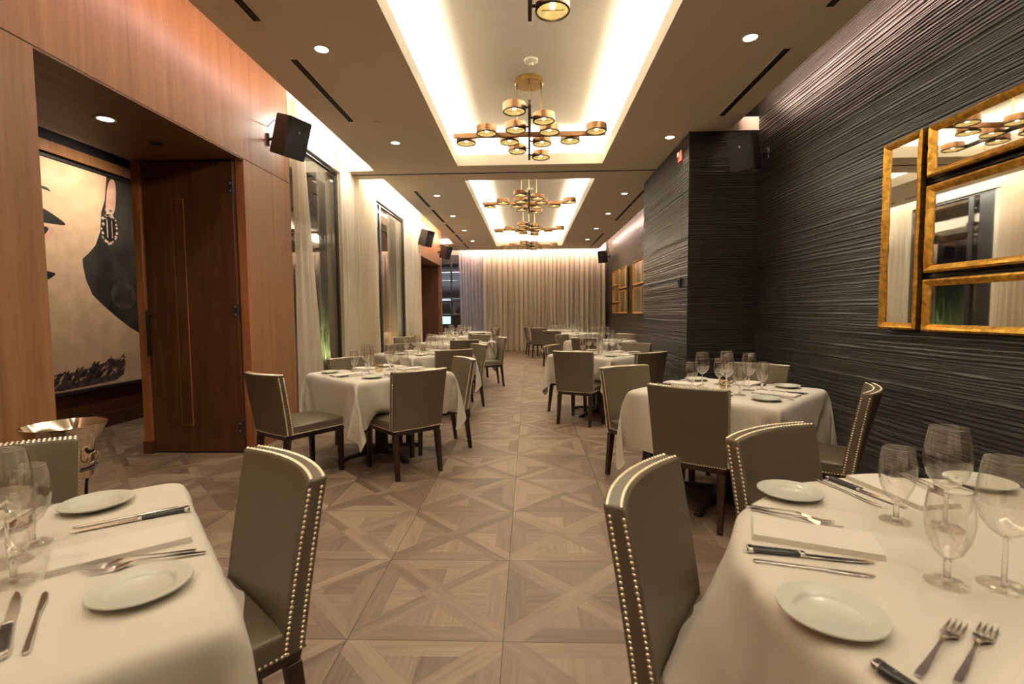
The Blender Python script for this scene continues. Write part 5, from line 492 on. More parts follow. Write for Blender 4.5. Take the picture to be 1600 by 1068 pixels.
-3,3,-2,1,5,-3,-3,7,-2,-6,1,12,0,-2,-18,15,9,-6,-17,26,-7,-10,7,7,5,-11,3,0,4,-1,-4,4,4,9,-1,-17,16,-2,-14,5,5,0,-3,-5,5,-2,-2,9,-6,0,3,-4,-5,12,4,-1,-13,3,16,-6,-16,23,-6,-11,11,3,0,17,-6,-18,5,-1,-1,9,-5,-2,9,6,-3,-10,12,-13,2,1,2,-1,-5,5,-4,2,1,-2,7,-3,-1,-3,12,0,-10,-6,20,-5,-14,18,-4,-11,14,0,2,0,20,1,-2,-21,-2,9,-6,13,-8,-6,
13,-2,-4,1,1,-7,-1,5,9,-4,6,-3,-1,-1,-5,-2,-2,0,11,-5,-1,-10,18,-4,-10,13,-1,-11,14,-1,3,-6,-16,20,0,-2,1,-9,-4,-2,-9,18,-6,-8,12,-5,-1,3,1,10,4,1,0,0,0,0,0,0,-1,-8,-8,-3,2,-4,10,-2,-3,4,0,-9,13,1,2,-14,-8,5,20,-1,0,3,0,-15,6,-7,-4,13,-5,-7,5,1,12,3,0,0,0,0,0,0,0,0,0,0,0,0,-5,-11,-1,2,1,-1,3,-7,11,2,-3,-17,2,9,10,20,
0,1,2,-1,-1,-12,10,-12,-1,8,-4,7,7,0,0,0,0,0,0,0,0,0,0,0,0,0,0,0,0,-11,-3,-1,4,-6,11,1,-11,-9,9,8,4,-1,21,0,2,-1,0,1,-2,-8,6,-9,-1,12,3,0,0,0,0,0,0,1,0,-1,0,0,1,0,-1,1,0,0,0,-9,-3,-4,10,-3,-12,3,7,5,1,-2,1,20,0,0,2,0,-1,0,0,-4,2,2,3,0,0,1,0,0,0,0,-1,0,1,0,0,-1,0,1,-1,0,0,0,1,-9,1,-3,
-7,7,4,2,0,0,0,-12,20,2,0,-2,-1,3,-1,-1,0,1,4,0,0,0,-1,0,0,0,0,0,0,0,0,0,0,0,0,0,0,0,0,0,1,-9,-1,4,0,1,0,-1,-7,-11,1,20,3,0,-2,1,-3,3,-1,-3,6,0,0,0,0,0,0,0,0,0,0,0,0,0,0,0,0,0,0,0,0,0,0,0,0,-7,1,2,0,-9,-8,-1,7,7,22,-6,4,3,0,-1,-2,1,2,1,0,0,0,0,0,0,0,0,0,0,0,0,0,0,0,0,
0,0,0,0,0,0,0,0,-3,-2,-1,-11,3,6,4,0,-2,13,-6,10,-4,0,7,2,-3,6,-1,0,0,0,0,0,0,0,0,0,0,0,0,0,0,0,0,0,0,0,0,0,0,0,0,0,-3,-6,6,1,-2,-1,1,0,11,5,-11,7,4,1,1,5,1,0,0,0,0,0,0,0,0,0,0,0,0,0,0,0,0,0,0,0,0,0,0,0,0,0,0,-3,1,-1,1,-1,-4,-6,-5,2,15,2,0,2,-2,3,2,0,0,0,0,0,0,0,0,0,
0,0,0,0,0,0,0,0,0,0,0,0,0,0,0,0,0,0,-1,-1,-4,-3,-2,1,2,2,22,0,1,1,-1,0,0,1,0,0,0,0,0,0,0,0,0,0,0,0,0,0,0,0,0,0,0,0,0,1,0,0,0,0,0,-1,-2,2,-1,0,0,-3,-1,23,-2,0,1,1,1,0,0,1,0,-1,0,0,0,0,0,0,0,1,0,-1,1,0,0,0,0,0,0,0,-1,0,0,0,0,0,1,-1,-1,-1,-2,-1,1,2,18,1,3,0,1,1,0,1,
-1,0,1,0,0,0,0,0,0,0,-1,0,1,-1,0,0,0,0,0,0,0,0,0,0,0,0,0,0,-1,-1,0,0,-9,-4,-4,23,-6,1,2,1,-1,3,1,0,0,0,0,0,0,0,0,0,0,0,0,0,0,0,0,0,0,0,0,0,0,0,0,0,0,0,0,-1,-1,-3,-3,6,2,-1,14,6,-1,0,1,3,1,0,0,0,0,0,0,0,0,0,0,0,0,0,0,0,0,0,0,0,0,0,0,0,0,0,0,0,0,0,-1,-2,0,1,-1,-3,
2,18,-1,-4,2,2,3,3,1,0,0,0,0,0,0,0,0,0,0,0,0,0,0,0,0,0,0,0,0,0,0,0,0,0,0,0,0,0,-1,-3,-2,-1,2,0,14,3,4,1,-2,0,0,4,0,0,0,0,0,0,0,0,0,0,0,0,0,0,0,0,0,0,0,0,0,0,0,0,0,0,0,0,-2,-1,0,-4,0,2,-7,14,-1,3,1,3,2,0,1,1,0,0,0,0,0,0,0,0,0,0,0,0,0,0,0,0,0,0,0,0,0,0,0,0,
0,0,-1,-3,-3,-3,5,-4,-2,2,14,8,-3,1,2,0,0,-2,5,-1,0,0,0,0,0,0,0,0,0,0,0,0,0,0,0,0,0,0,0,0,0,0,1,0,0,-6,2,2,-1,-4,0,-6,-3,22,-3,3,1,-1,-1,-1,3,0,1,0,0,0,0,0,0,0,0,0,0,0,0,0,0,0,0,1,0,0,0,0,0,-1,0,-2,-3,-5,-4,6,4,1,0,1,23,0,1,-2,0,0,1,-4,-1,7,-1,0,1,0,0,-1,0,0,1,0,0,0,0,0,
0,0,-1,0,0,0,0,0,0,0,-9,6,-2,-1,-8,-7,2,7,6,22,1,-1,0,0,1,-1,1,-2,-3,7,0,-1,0,0,1,0,0,-1,0,0,0,0,0,0,0,0,0,0,0,0,0,0,-6,0,-9,7,4,0,0,-7,-9,-3,23,0,1,-1,0,-1,1,-5,-3,4,0,5,0,0,0,0,0,0,0,0,0,0,0,0,0,0,0,0,0,0,0,1,-5,-4,-2,5,-9,-5,12,1,0,4,-6,23,-1,1,0,0,0,-4,-4,4,-3,2,1,5,0,0,
0,0,0,0,0,0,0,0,0,0,0,0,0,0,0,1,-6,-9,-2,8,-2,4,-2,-15,3,14,-3,1,22,1,0,0,0,-2,-8,6,1,-8,-1,1,3,10,-1,0,0,0,0,0,0,0,0,0,0,0,0,0,0,1,-9,-8,7,-2,-8,6,4,1,2,-8,-15,14,8,23,0,0,1,-1,-10,7,-4,-13,9,-3,1,-2,1,13,2,0,0,0,0,0,0,0,0,0,0,0,1,-3,-15,3,0,-7,13,-2,-10,1,13,-3,3,-2,-17,-3,23,-1,0,2,-10,-1,
-10,-3,8,-1,3,-7,2,5,-3,2,10,5,0,0,0,0,0,0,0,0,-3,-14,-6,5,-7,14,-2,-12,18,-1,-10,-5,18,-4,3,-2,-8,22,-1,-1,-7,2,-2,-1,-3,-3,2,-8,5,7,-1,-13,4,-2,6,1,3,2,1,-1,-3,-2,-2,-3,7,-4,0,-1,-3,13,-4,-12,19,-1,-11,-7,20,-2,1,0,3,2,2,-6,-2,9,6,-1,-5,-5,1,6,3,-16,2,5,-2,6,-11,4,0,-1,-1,5,-6,10,-8,7,-2,-5,5,-10,13,7,-9,-8,20,-1,-13,-12,
24,3,1,9,2,-14,0,2,0,1,3,8,-7,3,7,-7,-11,4,6,0,-2,-5,-1,5,-1,-4,4,-3,6,-1,-1,8,-7,2,-3,-11,21,1,-14,-1,18,0,-9,-20,23,7,12,-15,0,2,0,-3,2,2,-4,5,14,-2,-18,2,7,0,3,-8,1,-3,4,4,-7,3,-1,2,2,-4,6,4,-11,8,-12,5,15,-1,-18,5,16,0,-6,-22,15,-4,3,0,1,0,-2,0,-1,3,13,1,-16,-2,3,8,-2,2,-10,3,1,4,-1,-5,1,4,-3,3,-11,12,5,-3,
-5,-1,-10,20,3,-1,-20,10,14,-1,-5,-19,-1,-3,3,-2,1,2,-1,5,8,2,-4,-13,-2,7,4,0,-1,-8,2,0,5,-5,2,-1,-7,7,0,-3,6,4,2,-8,4,-13,1,23,-1,-4,-20,12,15,-2,-6,-1,-1,1,1,0,1,3,2,5,4,-19,-2,3,9,0,0,0,-7,0,4,1,3,-6,-2,-2,3,3,-1,-6,10,2,2,-7,-2,-11,13,13,0,-7,-19,14,14,-2,32,13,14,14,14,15,15,14,14,13,12,11,10,6,8,7,7,5,5,1,1,-1,
-1,1,-3,-4,-5,-8,-8,-8,-8,-9,-13,-12,-12,-13,-14,-15,-16,-16,-15,-15,-17,20,0,-1,0,0,0,0,0,1,0,0,1,1,1,0,0,0,1,-1,0,0,1,0,0,-1,1,-1,0,0,0,-1,-2,1,0,-1,-1,0,-1,0,1,0,-3,-1,21,0,0,-2,0,0,0,1,-1,1,1,0,0,1,0,1,0,0,1,0,0,0,0,-1,1,-1,0,0,-1,0,0,-1,0,-1,0,0,-2,0,1,-1,-2,0,1,20,0,0,1,-1,-1,0,0,0,0,1,1,0,
2,0,0,-1,1,1,0,0,0,0,0,0,-1,-1,0,1,-1,-1,0,-1,0,-1,-1,0,0,0,-1,-1,1,0,21,-1,0,0,0,-1,0,0,0,1,0,0,1,1,1,-1,2,-1,0,1,0,-1,1,-1,0,0,0,0,-1,0,-1,0,-1,0,-1,-1,0,1,-2,-1,1,0,-2,15,6,-1,0,0,-1,-1,0,1,0,0,1,1,1,0,1,0,0,0,1,0,1,-1,-1,1,-1,0,-1,1,-2,-1,0,0,-1,-1,0,1,-2,-1,2,-1,-2,0,11,3,7,0,
-1,1,-2,0,0,0,1,0,0,1,2,0,-1,1,1,-1,1,0,0,0,-1,-1,0,1,-1,-2,1,-1,0,-2,0,1,-2,0,1,-2,-1,0,0,10,1,1,8,1,-3,2,-2,1,0,0,0,1,0,1,1,2,0,-4,-2,-2,0,1,2,2,3,-2,0,-2,1,-1,0,-2,0,1,-2,0,0,-2,0,0,-1,-1,11,-1,2,0,5,0,1,2,-2,1,0,1,0,0,1,-2,-11,-7,-3,0,0,0,0,0,1,4,9,9,0,0,-1,-2,0,1,-2,0,0,-2,
0,-1,-1,0,0,11,0,-1,-1,1,10,-5,3,0,-1,2,0,1,-1,-14,-7,2,0,0,0,0,0,0,0,0,0,0,-1,11,11,-2,-1,1,-2,0,0,-2,0,0,-1,-1,0,-1,10,1,0,-3,1,0,10,-6,5,0,-1,2,-5,-15,2,-1,0,0,0,0,0,0,0,0,0,0,0,0,0,1,17,1,-2,0,0,-2,0,-1,-1,0,0,-1,0,12,-1,-3,1,0,0,0,8,-4,4,1,-8,-13,3,-1,1,0,0,0,0,0,0,0,0,0,0,0,0,0,
0,-2,16,3,-1,-2,0,-1,0,-1,0,0,0,1,11,0,1,-2,-1,0,1,-1,5,-1,-5,-11,3,0,0,0,0,0,0,0,0,0,0,0,0,0,0,0,0,0,0,-1,15,1,0,-1,-1,-1,0,0,0,-1,-1,12,-3,-5,7,1,-2,0,1,0,0,-13,2,0,0,0,0,0,0,0,0,0,0,0,0,0,0,0,0,0,0,0,0,-1,15,-2,0,0,0,0,-1,-1,0,0,13,-8,1,-2,3,5,-2,0,3,-14,1,0,0,0,0,0,0,0,0,0,
0,0,0,0,0,0,0,0,0,0,0,0,0,2,11,-1,0,-1,0,-1,0,0,-2,7,8,-5,-3,-1,0,3,1,-4,-6,0,0,0,0,0,0,0,0,0,0,0,0,0,0,0,0,0,0,0,0,0,0,0,0,10,0,0,0,-1,-1,-1,-1,-1,1,-7,13,4,-1,-2,0,2,-12,2,0,0,0,0,0,0,0,0,0,0,0,0,0,0,0,0,0,0,0,0,0,0,0,0,0,9,0,-2,-1,0,0,-1,1,0,8,-6,1,3,2,0,-2,-6,0,0,
0,0,0,0,0,0,0,0,0,0,0,0,0,0,0,0,0,0,0,0,0,0,0,0,8,-3,1,0,0,0,1,0,1,0,2,1,-1,1,2,-3,-3,0,0,0,0,0,0,0,0,0,0,0,0,0,0,0,0,0,0,0,0,0,0,0,0,0,0,4,2,1,-1,0,-1,-1,-1,-6,4,3,0,1,0,0,-2,0,0,0,0,0,0,0,0,0,0,0,0,0,0,0,0,0,0,0,0,0,0,0,0,0,0,0,2,2,-2,1,-1,0,0,0,-2,1,
2,0,0,0,0,-3,2,0,0,0,0,0,0,0,0,0,0,0,0,0,0,0,0,0,0,0,0,0,0,0,0,0,0,0,2,1,-1,0,0,0,1,1,0,-1,1,0,0,0,-1,0,0,0,0,0,0,0,0,0,0,0,0,0,0,0,0,0,0,0,0,0,0,0,0,0,0,0,0,2,-1,0,0,2,0,-1,1,-1,0,-1,0,0,0,1,0,0,0,0,0,0,0,0,0,0,0,0,0,0,0,0,0,0,0,0,0,0,0,0,0,0,0,1,
-2,1,0,0,-2,1,0,-2,0,1,0,0,0,-1,3,-1,0,0,0,1,-1,0,0,0,0,0,0,0,0,0,0,0,0,0,0,0,0,0,0,0,0,0,-1,-2,0,0,1,0,-1,1,-1,1,-1,-1,0,-1,1,2,0,0,0,0,-1,1,0,0,0,0,0,0,0,0,0,0,0,0,0,0,0,0,0,0,0,0,0,-2,-1,0,0,-1,1,0,0,-2,-1,-1,0,-2,-1,-1,6,2,0,0,0,0,0,0,0,0,0,0,0,0,0,0,0,0,0,0,
0,0,0,0,0,0,0,0,-2,-3,0,1,1,0,1,0,2,-9,-1,-1,1,1,0,-1,8,0,0,0,0,0,0,0,0,0,0,0,0,0,0,0,0,0,0,0,0,0,0,0,0,0,2,-10,1,0,0,1,0,0,1,2,-2,-3,1,-2,-1,-2,-2,10,-1,0,0,0,0,0,0,0,0,0,0,0,0,0,0,0,0,0,0,0,0,0,0,0,0,0,-9,2,0,0,-1,1,0,0,-10,5,-3,-1,0,0,-1,2,1,7,0,0,0,0,0,0,0,0,
0,0,0,0,0,0,0,0,0,0,0,0,0,0,0,1,-9,-2,0,1,1,1,0,0,-1,-8,3,0,-3,1,-2,2,-4,-1,12,0,0,0,0,0,0,0,0,0,0,0,0,0,0,0,0,0,0,0,0,0,0,0,-1,-12,3,0,0,1,0,0,0,1,-8,2,-1,1,-3,2,-2,2,-4,-1,12,0,0,0,0,0,0,0,0,0,0,0,0,0,0,0,0,0,0,0,0,0,3,-16,0,0,1,1,0,1,0,1,0,-9,1,5,-5,2,-2,3,-9,0,
0,4,10,0,0,0,0,0,0,0,0,0,0,0,0,0,0,0,0,0,0,0,4,-16,-3,0,1,0,2,0,1,1,0,1,-7,-1,2,0,-2,3,-8,-1,0,-1,1,4,11,-1,0,0,0,0,0,0,0,0,0,0,0,0,0,0,0,0,4,-16,-6,2,1,0,1,0,1,0,1,1,0,-8,0,2,0,1,-4,-6,2,1,-3,-3,0,3,15,0,0,0,0,0,0,0,0,0,0,0,0,0,0,1,-1,-16,-4,4,-1,1,1,1,-1,1,1,0,1,1,
-8,1,0,2,-1,-10,5,-3,-5,0,0,0,-1,0,13,8,-1,0,0,0,0,0,0,0,0,0,1,1,-9,-12,0,1,0,2,-1,1,0,2,-1,1,0,1,0,-7,-1,0,4,-11,0,-6,0,1,1,0,-1,1,0,-1,1,9,8,3,1,-1,0,1,0,-1,-2,-8,-11,-3,2,1,1,0,1,2,-1,1,0,2,-1,1,0,1,-4,0,-5,-9,3,-1,-2,-1,-1,0,-1,1,0,0,-2,0,0,0,2,2,3,1,-2,-2,-2,-3,1,2,-1,0,0,2,0,0,
1,2,-1,1,0,1,0,0,1,-8,-6,-6,-1,-1,2,5,-1,-3,-1,1,0,0,-3,0,-1,0,0,-1,0,0,0,0,0,0,1,0,1,2,-1,0,0,3,0,-1,1,2,-1,1,0,1,1,0,-17,-3,-1,-1,0,1,-1,3,2,-2,-1,0,-1,-1,0,0,-1,0,0,-1,1,-1,0,0,1,0,0,1,0,1,-1,1,0,2,1,-1,1,2,-1,1,0,1,2,-19,-3,0,0,1,-1,1,-1,1,0,2,0,-3,0,-1,0,1,-1,-1,0,0,1,-1,0,0,
1,0,0,1,1,1,-1,1,1,0,1,-1,1,2,-1,1,-1,0,-22,1,-1,1,-1,1,-1,1,0,2,0,-3,0,0,0,0,-1,0,-1,1,0,-1,0,0,0,1,0,0,1,0,1,0,0,0,4,-1,0,0,0,2,-1,0,-1,-21,-1,1,-1,1,-1,1,0,1,1,-1,-1,0,-1,-1,0,1,-2,0,0,0,0,0,0,1,0,0,1,0,1,0,1,-1,0,1,2,0,-1,1,1,1,0,0,-22,0,0,0,0,1,0,0,1,1,-3,0,0,0,-1,1,
0,0,-2,0,1,0,-1,0,1,0,0,0,1,0,0,1,0,0,-1,3,1,0,-1,0,2,1,-1,
    ]),
}
H = 3.38
XL, XR = -2.65, 2.65
# ------------------------------------------------------------------ floor: parquet tiles of mitred borders and crossing diagonals
def clip(poly, a, b, c):        # keep a*x+b*y+c >= 0
    out = []
    for i in range(len(poly)):
        p, q = poly[i], poly[(i + 1) % len(poly)]
        dp, dq = a * p[0] + b * p[1] + c, a * q[0] + b * q[1] + c
        if dp >= 0: out.append(p)
        if dp * dq < 0:
            t = dp / (dp - dq); out.append((p[0] + t * (q[0] - p[0]), p[1] + t * (q[1] - p[1])))
    return out
def tile_pieces():
    e = .0022; sq = [(e, e), (1 - e, e), (1 - e, 1 - e), (e, 1 - e)]
    d = .115; w = .14; res = []
    def cl(poly, *hs):
        for h in hs:
            poly = clip(poly, *h)
            if len(poly) < 3: return None
        return poly
    s2 = 1.0
    # diagonal A (x=y): two planks, each broken at a staggered joint
    for lo, hi, cut in ((0, d, 1.16), (-d, 0, .84)):
        band = [(1, -1, -lo), (-1, 1, hi)]
        for side in ((-1, -1, cut), (1, 1, -cut)):
            p = cl(sq, *band, side)
            if p: res.append((p, 45))
    # diagonal B (x+y=1), interrupted by A
    for lo, hi in ((0, d), (-d, 0)):
        band = [(1, 1, -1 - lo), (-1, -1, 1 + hi)]
        for side in ((1, -1, -d), (-1, 1, -d)):
            p = cl(sq, *band, side)
            if p: res.append((p, -45))
    # borders and inner triangles between the diagonals
    for k in range(4):
        # bottom wedge rotated k times
        def rot(p):
            x, y = p
            for _ in range(k): x, y = 1 - y, x
            return (x, y)
        wedge = [(1, -1, -d), (-1, -1, 1 - d)]      # right of A band, below B band
        a = cl(sq, *wedge, (0, -1, w)); b1 = cl(sq, *wedge, (0, 1, -w), (-1, 0, .5)); b2 = cl(sq, *wedge, (0, 1, -w), (1, 0, -.5))
        if a: res.append(([rot(p) for p in a], 90 * k))
        for q in (b1, b2):
            if q: res.append(([rot(p) for p in q], 90 * k + 90))
    return res
def build_floor():
    rnd = random.Random(3); S = .635; SY = .648; x0, y0 = -.111, 1.902; pcs = tile_pieces()
    vs, fs, tone, uvs = [], [], [], []
    for i in range(-9, 5):
        for j in range(-7, 29):
            flip = (i + j) % 2; tt = rnd.uniform(-.05, .05)
            for poly, ang in pcs:
                pts = [((1 - p[0]) if flip else p[0], p[1]) for p in poly]
                if flip: ang2 = -ang; pts = pts[::-1]
                else: ang2 = ang
                W = [(x0 + (i + px) * S, y0 + (j + py) * SY) for px, py in pts]
                if max(p[0] for p in W) > 2.72: W = [(min(p[0], 2.72), p[1]) for p in W]
                if max(p[0] for p in W) - min(p[0] for p in W) < 1e-4: continue
                o = len(vs); vs += [(a, b, 0) for a, b in W]; fs.append(list(range(o, o + len(W))))
                t = .20 + tt + rnd.uniform(-.23, .23); tone.append(t)
                ca, sa = math.cos(R(ang2)), math.sin(R(ang2)); ou, ov = rnd.uniform(0, 40), rnd.uniform(0, 40)
                for a, b in W: uvs.append((ou + ca * a + sa * b, ov + (-sa * a + ca * b) * 1.0))
    o = len(vs); vs += [(-5.9, -2.7, -.0015), (2.72, -2.7, -.0015), (2.72, 20.2, -.0015), (-5.9, 20.2, -.0015)]
    fs.append([o, o + 1, o + 2, o + 3]); tone.append(0); uvs += [(0, 0)] * 4
    me = bpy.data.meshes.new('floor'); me.from_pydata(vs, [], fs)
    me.materials.append(MT['floor']); me.materials.append(MT['grout'])
    me.polygons[len(fs) - 1].material_index = 1
    ul = me.uv_layers.new(name='UVMap'); ul.data.foreach_set('uv', [c for u in uvs for c in u])
    at = me.attributes.new('tone', 'FLOAT', 'FACE'); at.data.foreach_set('value', tone)
    ob = bpy.data.objects.new('floor', me); COL.objects.link(ob); return struct(ob)
build_floor()

# ------------------------------------------------------------------ ceiling: lowered board with two coves, upper soffits
m = MB()
def slab(x0, x1, y0, y1, z0=H, z1=H + .15, mat='paint'): m.box(x0, x1, y0, y1, z0, z1, mat)
slab(-2.22, -1.0, -2.3, 16.4); slab(1.05, 2.31, -2.3, 16.4)
slab(-1.0, 1.05, -2.3, -1.3); slab(-1.0, 1.05, 7.05, 7.8); slab(-1.0, 1.05, 15.5, 16.4)
slab(-2.66, -2.22, 7.2, 7.65); slab(-3.9, -2.22, 14.86, 16.4); slab(2.31, 2.66, 5.87, 8.12)
struct(m.build('ceiling', smooth=False))
m = MB()                       # lips of the coves (cream faced), raised ceilings and the spaces over the slots
for (x0, x1, y0, y1) in COVES:
    t = .012
    for a in ((x0 - .0, x0 + t, y0, y1), (x1 - t, x1, y0, y1), (x0, x1, y0, y0 + t), (x0, x1, y1 - t, y1)): m.box(*a, H + .001, H + .155, 'beige')
    X0, X1, Y0, Y1 = x0 - .26, x1 + .26, y0 - .26, y1 + .26
    m.box(X0, X1, Y0, Y1, H + .42, H + .47, 'white')
    m.box(X0 - .03, X0, Y0, Y1, H + .15, H + .42, 'white'); m.box(X1, X1 + .03, Y0, Y1, H + .15, H + .42, 'white')
    m.box(X0, X1, Y0 - .03, Y0, H + .15, H + .42, 'white'); m.box(X0, X1, Y1, Y1 + .03, H + .15, H + .42, 'white')
m.box(-3.95, 2.8, -2.4, 17.2, H + .47, H + .52, 'white')
struct(m.build('ceiling', smooth=False))
m = MB(); m.box(-2.6, 1.9, 7.38, 7.42, H - .006, H + .01, 'slot'); m.box(-2.6, 1.9, 7.36, 7.38, H - .004, H + .01, 'beige')
struct(m.build('trim_1', smooth=False))

# ------------------------------------------------------------------ left wall: teak panelling around a deep portal
WL = -3.65
m = MB()
m.box(WL, XL, -2.3, 2.645, 0, 2.768, 'woodwall'); m.box(WL, XL, -2.3, 5.5, 2.775, H + .47, 'woodwall')
m.box(WL, XL, 4.66, 5.5, 0, 2.768, 'woodwall')
m.box(WL, XL - .004, 2.65, 4.655, 2.760, 2.775, 'teakshade')
m.box(XL - .08, XL - .0, 4.60, 4.66, 0, 2.768, 'woodedge')
m.box(WL + .01, XL - .01, -2.29, 2.64, 2.768, 2.775, 'slot'); m.box(WL + .01, XL - .01, 4.67, 5.49, 2.768, 2.775, 'slot')
struct(m.build('wall_left', smooth=False))
m = MB()
# wall behind the curtains with the two window openings, then panelled portal near the far end
m.box(-2.95, -2.72, 5.5, 12.0, 3.36, H + .47, 'beige'); m.box(-2.95, -2.72, 5.5, 12.0, 0, .10, 'black')
m.box(-2.95, -2.76, 7.2, 8.8, .1, 3.36, 'beige'); m.box(-2.95, -2.76, 11.0, 12.0, .1, 3.36, 'beige')
struct(m.build('wall_left', smooth=False))
m = MB()
m.box(WL, XL, 12.0, 12.2, 0, 2.74, 'woodwall'); m.box(WL, XL, 12.0, 15.1, 2.745, H + .47, 'woodwall'); m.box(WL, XL, 14.9, 15.1, 0, 2.74, 'woodwall')
m.box(WL, XL - .004, 12.2, 14.9, 2.735, 2.745, 'teakshade')
struct(m.build('wall_left', smooth=False))

def door(name, x0, x1, y, z1, hinge_x, detail=True):
    m = MB(); m.box(x0, x1, y - .022, y + .022, .012, z1, 'wooddark')
    d = m.build(name, bevel=.003); struct(d)
    q = MB()
    if detail:
        q.box(-3.315, -3.205, y - .030, y - .0225, .27, 2.40, 'woodedge')
        q.box(-3.309, -3.211, y - .0308, y - .024, .276, 2.394, 'wooddark'); q.box(-3.316, -3.204, y - .0312, y - .0225, .266, .272, 'brass')
        q.build('vision_slot', d, smooth=False)
        q = MB(); q.box(-3.585, -3.565, y - .075, y - .055, .94, 1.37, 'black'); q.box(-3.58, -3.57, y - .06, y - .022, .98, 1.0, 'black'); q.box(-3.58, -3.57, y - .06, y - .022, 1.31, 1.33, 'black')
        q.build('pull_handle', d, bevel=.002)
    for z in (2.5, 1.36, .25):
        q = MB(); q.box(hinge_x - .04, hinge_x + .006, y - .026, y + .0, z - .06, z + .06, 'black')
        q.tube([(hinge_x, y - .03, z - .055), (hinge_x, y - .03, z + .055)], .008, 'black')
        for dz in (-.035, .035): q.box(hinge_x - .03, hinge_x - .016, y - .028, y - .025, z + dz - .006, z + dz + .006, 'badge')
        q.build('hinge', d)
    return d
door('door_1', -3.60, -2.735, 4.575, 2.735, -2.73)
m = MB(); m.box(-3.68, -3.605, 4.53, 4.62, .0, 2.755, 'woodedge'); m.box(-3.69, -3.60, 4.52, 4.63, 0, .12, 'wooddark')
struct(m.build('trim_2', bevel=.003))
door('door_2', -3.60, -2.72, 14.84, 2.70, -2.70, detail=False)
m = MB(); m.box(-3.66, -3.62, 12.1, 14.9, 0, 2.74, 'teakshade'); struct(m.build('wall_alcove', smooth=False))

# corridor behind the portal
m = MB()
m.box(-5.2, -5.05, 1.6, 6.9, .46, 3.4, 'wooddark'); m.box(-5.2, -5.04, 1.6, 6.9, 0, .46, 'wooddark')
m.box(-5.2, WL, 6.8, 6.9, 0, 3.4, 'wooddark'); m.box(-5.2, WL, 1.5, 1.6, 0, 3.4, 'wooddark')
m.box(-3.78, WL - .001, 4.68, 6.8, 0, 3.4, 'wooddark'); m.box(-3.78, WL - .001, 1.6, 2.6, 0, 3.4, 'wooddark')
m.box(-3.78, WL - .001, 2.6, 4.68, 2.79, 3.4, 'wooddark')
struct(m.build('wall_corridor', smooth=False))
m = MB(); m.box(-5.2, WL, 1.6, 6.8, 3.30, 3.36, 'teakshade'); struct(m.build('ceiling', smooth=False))
m = MB(); m.box(-5.04, -4.96, 1.6, 6.8, 3.02, 3.14, 'woodwall'); m.box(-5.05, -5.0, 1.6, 6.8, 3.14, 3.3, 'slot'); struct(m.build('trim_3', bevel=.004))
m = MB(); m.box(-5.05, -5.02, 1.6, 6.8, 0, .17, 'wooddark'); struct(m.build('baseboard_corridor', bevel=.004))

# painting on the corridor wall
pt = empty('portrait_painting', (-5.0, 4.9, .49)); tag(pt, 'large painting of a woman\'s lips, neck and jewelled earring, in the dark corridor', 'painting')
m = MB(); O = (-4.9, -.49)
def PP(pts): return [(y - 4.9, z - .49) for y, z in pts]
m.poly(PP([(3.3, .50), (6.42, .50), (6.42, 2.97), (3.3, 2.97)]), -.03, .0, 'paintbg', 'yz')
skin = [(3.3, .505), (6.40, .505), (6.40, 1.0), (6.22, 1.06), (6.02, 1.17), (5.83, 1.30), (5.66, 1.43), (5.51, 1.56), (5.44, 1.72), (5.41, 1.88), (5.41, 1.96),
        (5.50, 2.04), (5.59, 2.14), (5.66, 2.30), (5.69, 2.53), (5.75, 2.69), (5.79, 2.965), (4.3, 2.965), (4.15, 2.4), (4.35, 1.98), (4.5, 1.85), (4.4, 1.5), (3.3, 1.1)]
def fan(pts, x, mat, zoff=0):
    from mathutils.geometry import tessellate_polygon
    p = PP(pts); t = tessellate_polygon([[Vector((a, b, 0)) for a, b in p]])
    m.add([(x, a, b) for a, b in p], t, mat)
fan(skin, .002, 'skin')
def blob(pts, x, mat, k=3):
    # Chaikin-rounded outline
    for _ in range(k):
        q = []
        for i in range(len(pts)):
            a, b = pts[i], pts[(i + 1) % len(pts)]
            q += [(a[0] * .75 + b[0] * .25, a[1] * .75 + b[1] * .25), (a[0] * .25 + b[0] * .75, a[1] * .25 + b[1] * .75)]
        pts = q
    fan(pts, x, mat)
blob([(5.81, 2.95), (5.93, 2.96), (5.89, 2.56), (5.80, 2.50), (5.74, 2.56)], .0035, 'skin2')
blob([(4.70, 2.36), (4.96, 2.44), (5.06, 2.41), (5.27, 2.30), (5.11, 2.29), (4.97, 2.285), (4.75, 2.29)], .0035, 'paintblk', 2)
blob([(4.80, 2.25), (5.11, 2.265), (5.08, 2.18), (4.98, 2.10), (4.80, 2.14)], .0035, 'skin2', 2)
blob([(4.92, 2.24), (5.05, 2.25), (4.99, 2.16), (4.93, 2.13)], .0045, 'paintblk', 1)
blob([(4.90, 2.64), (5.03, 2.67), (5.10, 2.62), (5.03, 2.63)], .0035, 'paintblk', 2)
blob([(4.75, 1.80), (5.11, 1.785), (5.03, 1.72), (4.93, 1.67), (4.75, 1.66)], .0035, 'paintblk', 2)
blob([(4.90, .56), (4.98, .63), (5.19, .70), (5.48, .74), (5.84, .82), (5.93, .77), (5.87, .55), (5.46, .53), (4.9, .52)], .0035, 'paintfur', 1)
fr_ = random.Random(9)
